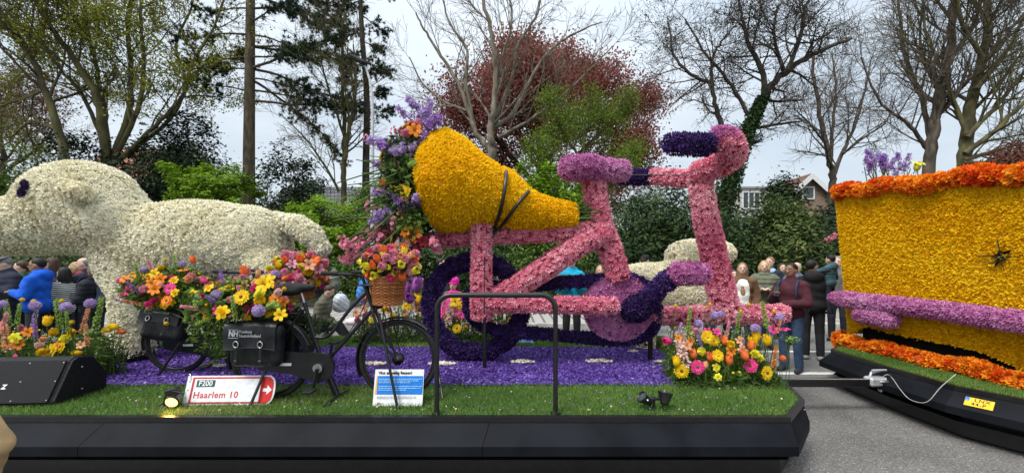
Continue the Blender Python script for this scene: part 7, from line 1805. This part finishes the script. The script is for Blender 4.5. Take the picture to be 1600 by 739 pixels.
    if hood: tp = tp + [ell((0, -.1, 1.47), (.12, .07, .09)), ell((0, -.06, 1.5), (.115, .09, .06))]
    infl = .02 + (.012 if puff else 0)
    if coat_open: tp = tp + [ell((0, .19, 1.2), (.135, .16, .38), op=1), ell((0, .19, .85), (.15, .16, .38), op=1)]
    m_, *_ = mk('top', tp, tm, .03, infl, post); m_.build('jacket' if (puff or hood or hem < .84) else 'sweater', tm, root)
    if inner: m_, *_ = mk('shirt', torso[:4], None, .03, .012); m_.build('shirt', cloth(inner), root)
    m_, *_ = mk('trousers', lgc + [ell((0, 0, .96), (.16 * fatx, .12 * fat, .11))], None, .02, .006); m_.build('trousers', cloth(trou), root)
    for i in (0, 2):
        m_, *_ = mk('shoe', sho[i:i + 2], None, .02, .004, None, root, .019); m_.build('shoe', cloth(shoe), root)
    if style:
        hr = [HE((0, -.02, 1.686), (.082, .098, .097))]
        if style == 'long': hr += [HE((-.066, -.035, 1.56), (.038, .06, .17)), HE((.066, -.035, 1.56), (.038, .06, .17)), HE((0, -.075, 1.58), (.08, .05, .17))]
        if style == 'bob': hr += [HE((-.074, -.015, 1.61), (.036, .06, .09)), HE((.074, -.015, 1.61), (.036, .06, .09)), HE((0, -.06, 1.63), (.085, .06, .095))]
        if style == 'bun': hr += [HE((0, -.11, 1.72), (.045, .045, .045))]
        hr += [HE((0, .1, 1.63), (.068 if style in ('long', 'bob') else .1, .085, .1), op=1)]
        if style in ('short', 'bun'): hr += [HE((0, .05, 1.575), (.11, .11, .075), op=1), HE((0, -.02, 1.53), (.12, .12, .05), op=1)]
        if style == 'bald': hr += [HE((0, .03, 1.77), (.09, .11, .09), op=1), HE((0, .06, 1.6), (.12, .1, .14), op=1)]
        m_, *_ = mk('hair', hr, None, .012, 0, None, root, .018); m_.build('hair', HR[hair], root)
    if cap:
        kind, col = cap
        if kind == 'flat': cp = [HE((0, .015, 1.735), (.1, .125, .045)), HE((0, .09, 1.715), (.07, .05, .015))]
        elif kind == 'ball': cp = [HE((0, -.005, 1.715), (.088, .104, .078)), HE((0, .1, 1.695), (.065, .075, .012)), HE((0, 0, 1.6), (.2, .2, .085), op=1)]
        else: cp = [HE((0, -.01, 1.715), (.094, .11, .095)), HE((0, .0, 1.67), (.09, .106, .03)), HE((0, 0, 1.57), (.2, .2, .08), op=1)]
        m_, *_ = mk('cap', cp, None, .012, .002, None, root, .012); m_.build('hat' if kind == 'beanie' else 'cap', cloth(col), root)
    if glasses:
        mb = MB()
        for sg in (-1, 1): ball(mb, Mx((sg * .032, .097, 1.658)), np.array((.025, .008, .019)) * s * hs, 8, 5); segs(mb, [Mx((sg * .055, .09, 1.662))], [Mx((sg * .082, .0, 1.662))], [.0035 * s], [.0035 * s], 4)
        mb.build('sunglasses', M['black'], root)
    if coat_open:
        mb = MB(); ball(mb, P((.0, .142, 1.22)), np.array((.04, .012, .07)) * s, 10, 6); ball(mb, P((.005, .14, 1.3)), np.array((.026, .012, .028)) * s, 8, 5); mb.build('shirt_print', cloth((.35, .2, .1)), root)
    if scarf: m_, *_ = mk('scarf', [cap_((-.05, .02, 1.45), (.05, .02, 1.45), .07)], None, .02, .012); m_.build('scarf', cloth(scarf), root)
    bpy.context.view_layer.update()
    root['_w'] = 0; del root['_w']
    def world(side, ext=.07):
        wv, d = wr[side]; return root.matrix_world @ Vector(P(wv + d * ext))
    return root, world
cap_ = cap
def phone(label, p, rz, tilt=10):
    mb = MB(); box(mb, (0, 0, 0), (.075, .009, .15), bevel=.003); t = thing('phone', label, 'phone', p, R(rz)); mb.build('case', M['black'], t); mb = MB(); box(mb, (0, .006, 0), (.068, .003, .14)); mb.build('screen', M['glass'], t); t.rotation_euler = (R(tilt), 0, R(rz)); return t
def rucksack(label, pr, col, s=1.0):
    t = thing('rucksack', label, 'backpack', pr.matrix_world @ Vector((0, -.2 * s, 1.0 * s)), pr.rotation_euler.z)
    V, F = sdf_mesh([ell((0, 0, .2), (.15, .1, .24)), cap((-.09, 0, .04), (.09, 0, .04), .09), cap((-.08, -.06, .1), (.08, -.06, .1), .06)], .018, .05); mb = MB(); mb.add(V, F, 0, True); mb.build('bag_body', cloth(col), t)
    for sg in (-1, 1): mb = MB(); tube(mb, smooth_poly([(sg * .08, .06, .4), (sg * .11, .14, .47), (sg * .125, .3, .43), (sg * .13, .345, .25), (sg * .12, .22, .08), (sg * .09, .06, .06)], 18), .016, 6); mb.build('strap', cloth(tuple(c * .5 for c in col)), t)
    return t
NAVY = (.018, .022, .04); BLK = (.012, .012, .014)
person('man in a grey flat cap and navy quilted jacket looking down at the far left', 12, 402, 6.9, 165, NAVY, skin='light', hair='grey', cap=('flat', (.1, .1, .09)), puff=.012, head=(-25, -25), armL='chest', armR='chest', fat=1.15)
person('man in a bright blue hooded rain jacket and sunglasses facing left', 58, 404, 6.62, 116, (.004, .09, .55), skin='mid', hair='black', glasses=True, hood=True, armL='chest', armR='chest', head=(4, 0), fat=1.28, hem=.8, res=.018)
person('brown-haired woman half hidden behind the blue jacket', 80, 403, 7.5, 125, (.03, .03, .035), hair='brown', style='long', fat=.95)
person('brown-haired person in a green anorak between the flat cap and the blue jacket', 33, 408, 7.4, 120, (.05, .09, .06), hair='brown', hem=.8)
person('woman with a fair bob and red coat behind the raised hand', 117, 410, 7.8, 100, (.3, .03, .04), hair='blond', style='bob')
p_, hw = person('dark-haired woman in a striped black and white knit holding up her hand', 99, 418, 6.95, 88, topm=M['stripes'], hair='black', style='long', armR='up', armL='chest', hem=.9, skin='light')
p_, hw = person('balding man in a dark jacket with a red collar holding out a phone', 131, 403, 7.3, 122, NAVY, hair='grey', style='bald', armL='fore', armR='down', scarf=(.3, .02, .03), hem=.8, skin='light', fat=1.1)
phone('black phone in the outstretched hand of the balding man', hw(-1, .1), 122)
p_, hw = person('grey-haired man in a dark padded jacket seen from behind near the sheep\'s leg', 147, 414, 6.7, 96, (.014, .015, .022), hair='grey', skin='brown', puff=.012, fat=1.15, armL='chest', armR='pocket')
rucksack('small blue-strapped rucksack on the grey-haired man in the padded jacket', p_, (.02, .03, .06))
p_, hw = person('man in a dark jacket with a grey rucksack facing left by the ivy bank', 505, 399, 8.4, 98, (.025, .027, .028), skin='light', hair='brown', armL='low', armR='low', hem=.8)
rucksack('grey-green rucksack on the back of the man by the ivy bank', p_, (.12, .125, .1), 1.15)
person('person in an olive quilted coat sitting low on a folding stool', 497, 452, 7.6, -78, (.1, .097, .065), trou=BLK, hair='brown', puff=.016, seat=True, lean=.25, armL='low', armR='low', hem=.86, fat=1.15, H=1.72, head=(0, -20), z0=0.0)
st = thing('folding_stool', 'black folding stool under the person in the olive coat', 'stool', (W(497, 0, 7.6).x, 7.6, 0), R(-78)); mb = MB(); box(mb, (0, 0, .37), (.36, .34, .03), bevel=.008); mb.build('seat', M['rubber'], st)
for sg in (-1, 1):
    for a in (-1, 1): mb = MB(); tube(mb, [(sg * .16, a * .16, .01), (sg * .16, -a * .14, .36)], .011, 6); mb.build('leg', M['galv'], st)
def sack(label, px, py, Y, r, mat, seed, h=1.0, name='plastic_bag', cat='bag'):
    rng = np.random.default_rng(seed); c = np.array(W(px, py, Y)); pr = [ell(rng.normal(size=3) * np.array(r) * .4, np.array(r) * rng.uniform(.5, .9)) for _ in range(6)]
    V, F = sdf_mesh(pr, .022, .03, 0, lambda X, D: D + .012 * np.sin(X[..., 0] * 47 + X[..., 2] * 31) * np.sin(X[..., 2] * 39 + X[..., 1] * 26)); mb = MB(); mb.add(V, F, 0, True); t = thing(name, label, cat, c); mb.build('bag_body' if cat == 'bag' else 'cloth', mat, t)
    if cat == 'bag': mb = MB(); tube(mb, smooth_poly([(-.05, 0, r[2] * .6), (-.03, 0, r[2] * 1.5), (.03, 0, r[2] * 1.5), (.05, 0, r[2] * .6)], 12), .008, 5); mb.build('handle', mat, t)
sack('crumpled pale blue plastic bag beside the olive coat', 532, 476, 8.0, (.16, .14, .17), noise_mat('pale_plastic', (.4, .46, .52), (.62, .66, .7), 6, .35), 1)
sack('pale pink and white blanket heaped beside the olive coat', 558, 503, 7.5, (.25, .2, .1), noise_mat('pink_blanket', (.6, .42, .46), (.72, .66, .68), 3, .9), 2, name='blanket', cat='blanket')
sack('bright blue cloth bag hanging behind the near handlebar', 566, 452, 6.5, (.09, .07, .2), noise_mat('blue_cloth', (.03, .14, .5), (.1, .3, .68), 8, .8), 3, name='cloth_bag')
sack('blue patterned plastic bag on the far grass strip behind the giant wheel', 830, 537, 5.7, (.14, .12, .11), noise_mat('blue_pattern_plastic', (.03, .14, .45), (.3, .45, .62), 14, .35), 4)
person('child in a bright pink hat and pink coat behind the giant wheel', 709, 438, 7.0, 165, (.75, .05, .32), hair='brown', style='long', cap=('beanie', (.85, .03, .38)), H=1.38, child=True, puff=.01)
person('blonde woman behind the giant seat stay facing left', 782, 423, 8.4, 95, (.1, .1, .11), hair='blond', style='long')
person('person with reddish skin beside the blonde woman behind the giant bicycle', 799, 425, 8.8, 140, (.25, .42, .4), hair='lightbrown', style='short', skin='light')
person('dark-haired person at the left of the giant wheel looking right', 690, 404, 8.6, -100, (.05, .06, .09), hair='black', skin='light')
p_, hw = person('person in a turquoise jacket and black trousers behind the far hand rail', 893, 400, 7.6, 178, (.005, .3, .48), trou=BLK, hair='brown', armL='chest', armR='chest', hood=True, fat=1.12, hem=.8)
rucksack('dark rucksack worn by the person in the turquoise jacket', p_, (.02, .03, .05))
person('person with a short grey-blond bob behind the giant seat tube', 938, 415, 8.5, 175, (.3, .3, .29), hair='blond', style='bob')
person('man in a black baseball cap and dark jacket above the small sheep', 1008, 400, 9.2, -60, (.016, .018, .022), hair='brown', cap=('ball', (.012, .012, .016)), hem=.8)
person('girl in a white and pink top between the small sheep and the giant fork', 1110, 444, 7.4, 120, (.55, .4, .45), hair='lightbrown', style='bun', child=True, H=1.34)
person('woman with long fair hair in a brown coat over a white printed shirt', 1160, 411, 7.2, 152, (.14, .075, .038), trou=(.03, .04, .07), hair='lightbrown', style='long', inner=(.78, .77, .74), coat_open=True, hem=.62, res=.018)
person('woman half hidden behind the shoulder of the brown-coated woman', 1146, 422, 8.0, 170, (.1, .1, .1), hair='brown', style='long')
p_, hw = person('blonde woman in an olive quilted jacket and jeans holding a phone', 1194, 408, 7.7, 150, (.13, .145, .095), trou=(.16, .26, .4), hair='blond', style='bob', puff=.016, armL='chest', armR='chest', fat=1.12, res=.018)
phone('phone held by the blonde woman in the olive jacket', (hw(-1, .06) + hw(1, .06)) / 2, 150, 60)
person('tall man in a dark navy jacket and pale blue shirt behind the blonde woman', 1203, 402, 8.8, 125, (.018, .022, .045), hair='lightbrown', scarf=(.3, .42, .6), hem=.8)
p_, hw = person('man in a burgundy sweater and jeans taking a picture with his phone', 1236, 412, 6.0, 122, (.07, .016, .025), trou=(.035, .065, .125), skin='brown', hair='black', armL=((.26, .06, 1.13), (.02, .30, 1.12)), armR=((.25, .08, 1.15), (.10, .30, 1.28)), hem=.9, fat=1.08, shoe=(.03, .035, .05), head=(-8, 0), res=.016)
phone('black phone in the hands of the man in the burgundy sweater', hw(1, .1), 122, 5)
rucksack('blue rucksack on the man in the burgundy sweater', p_, (.05, .09, .2), .95)
person('grey-haired man standing behind the burgundy sweater', 1245, 410, 8.0, 135, (.12, .14, .18), hair='grey', style='bald')
p_, hw = person('man in black clothes and white-soled shoes carrying a small child', 1270, 407, 6.75, -30, BLK, trou=(.014, .015, .018), hair='black', skin='mid', armR='hold', armL='pocket', hood=True, fat=1.2, head=(-50, 0), shoe=(.3, .3, .3), hem=.8, res=.016)
person('small child in a teal padded jacket carried on the man\'s arm', 1297, 404, 6.62, 25, (.05, .1, .125), trou=(.02, .025, .04), hair='black', child=True, H=.98, z0=.82, armL='fore', armR='low', puff=.012, hood=True, skin='light', style='short', seat=False)
person('grey-haired man at the left edge of the yellow tub', 1309, 401, 8.4, 130, (.12, .12, .12), hair='grey', style='short', skin='light')
person('woman in a dark coat deep in the crowd between the two bare heads', 1222, 412, 9.4, 170, (.05, .045, .05), hair='brown', style='bob')
# someone in a beige coat right beside the camera
person('person in a beige coat at the near left edge, cut off by the frame', -150, 415, 1.5, 60, (.44, .3, .15), trou=(.03, .03, .035), hair='brown', H=1.36, armL='pocket', armR=((.27, -.05, 1.14), (.25, .05, .95)), fat=1.2, res=.0095, hem=.7, group=None, head=(0, -15))
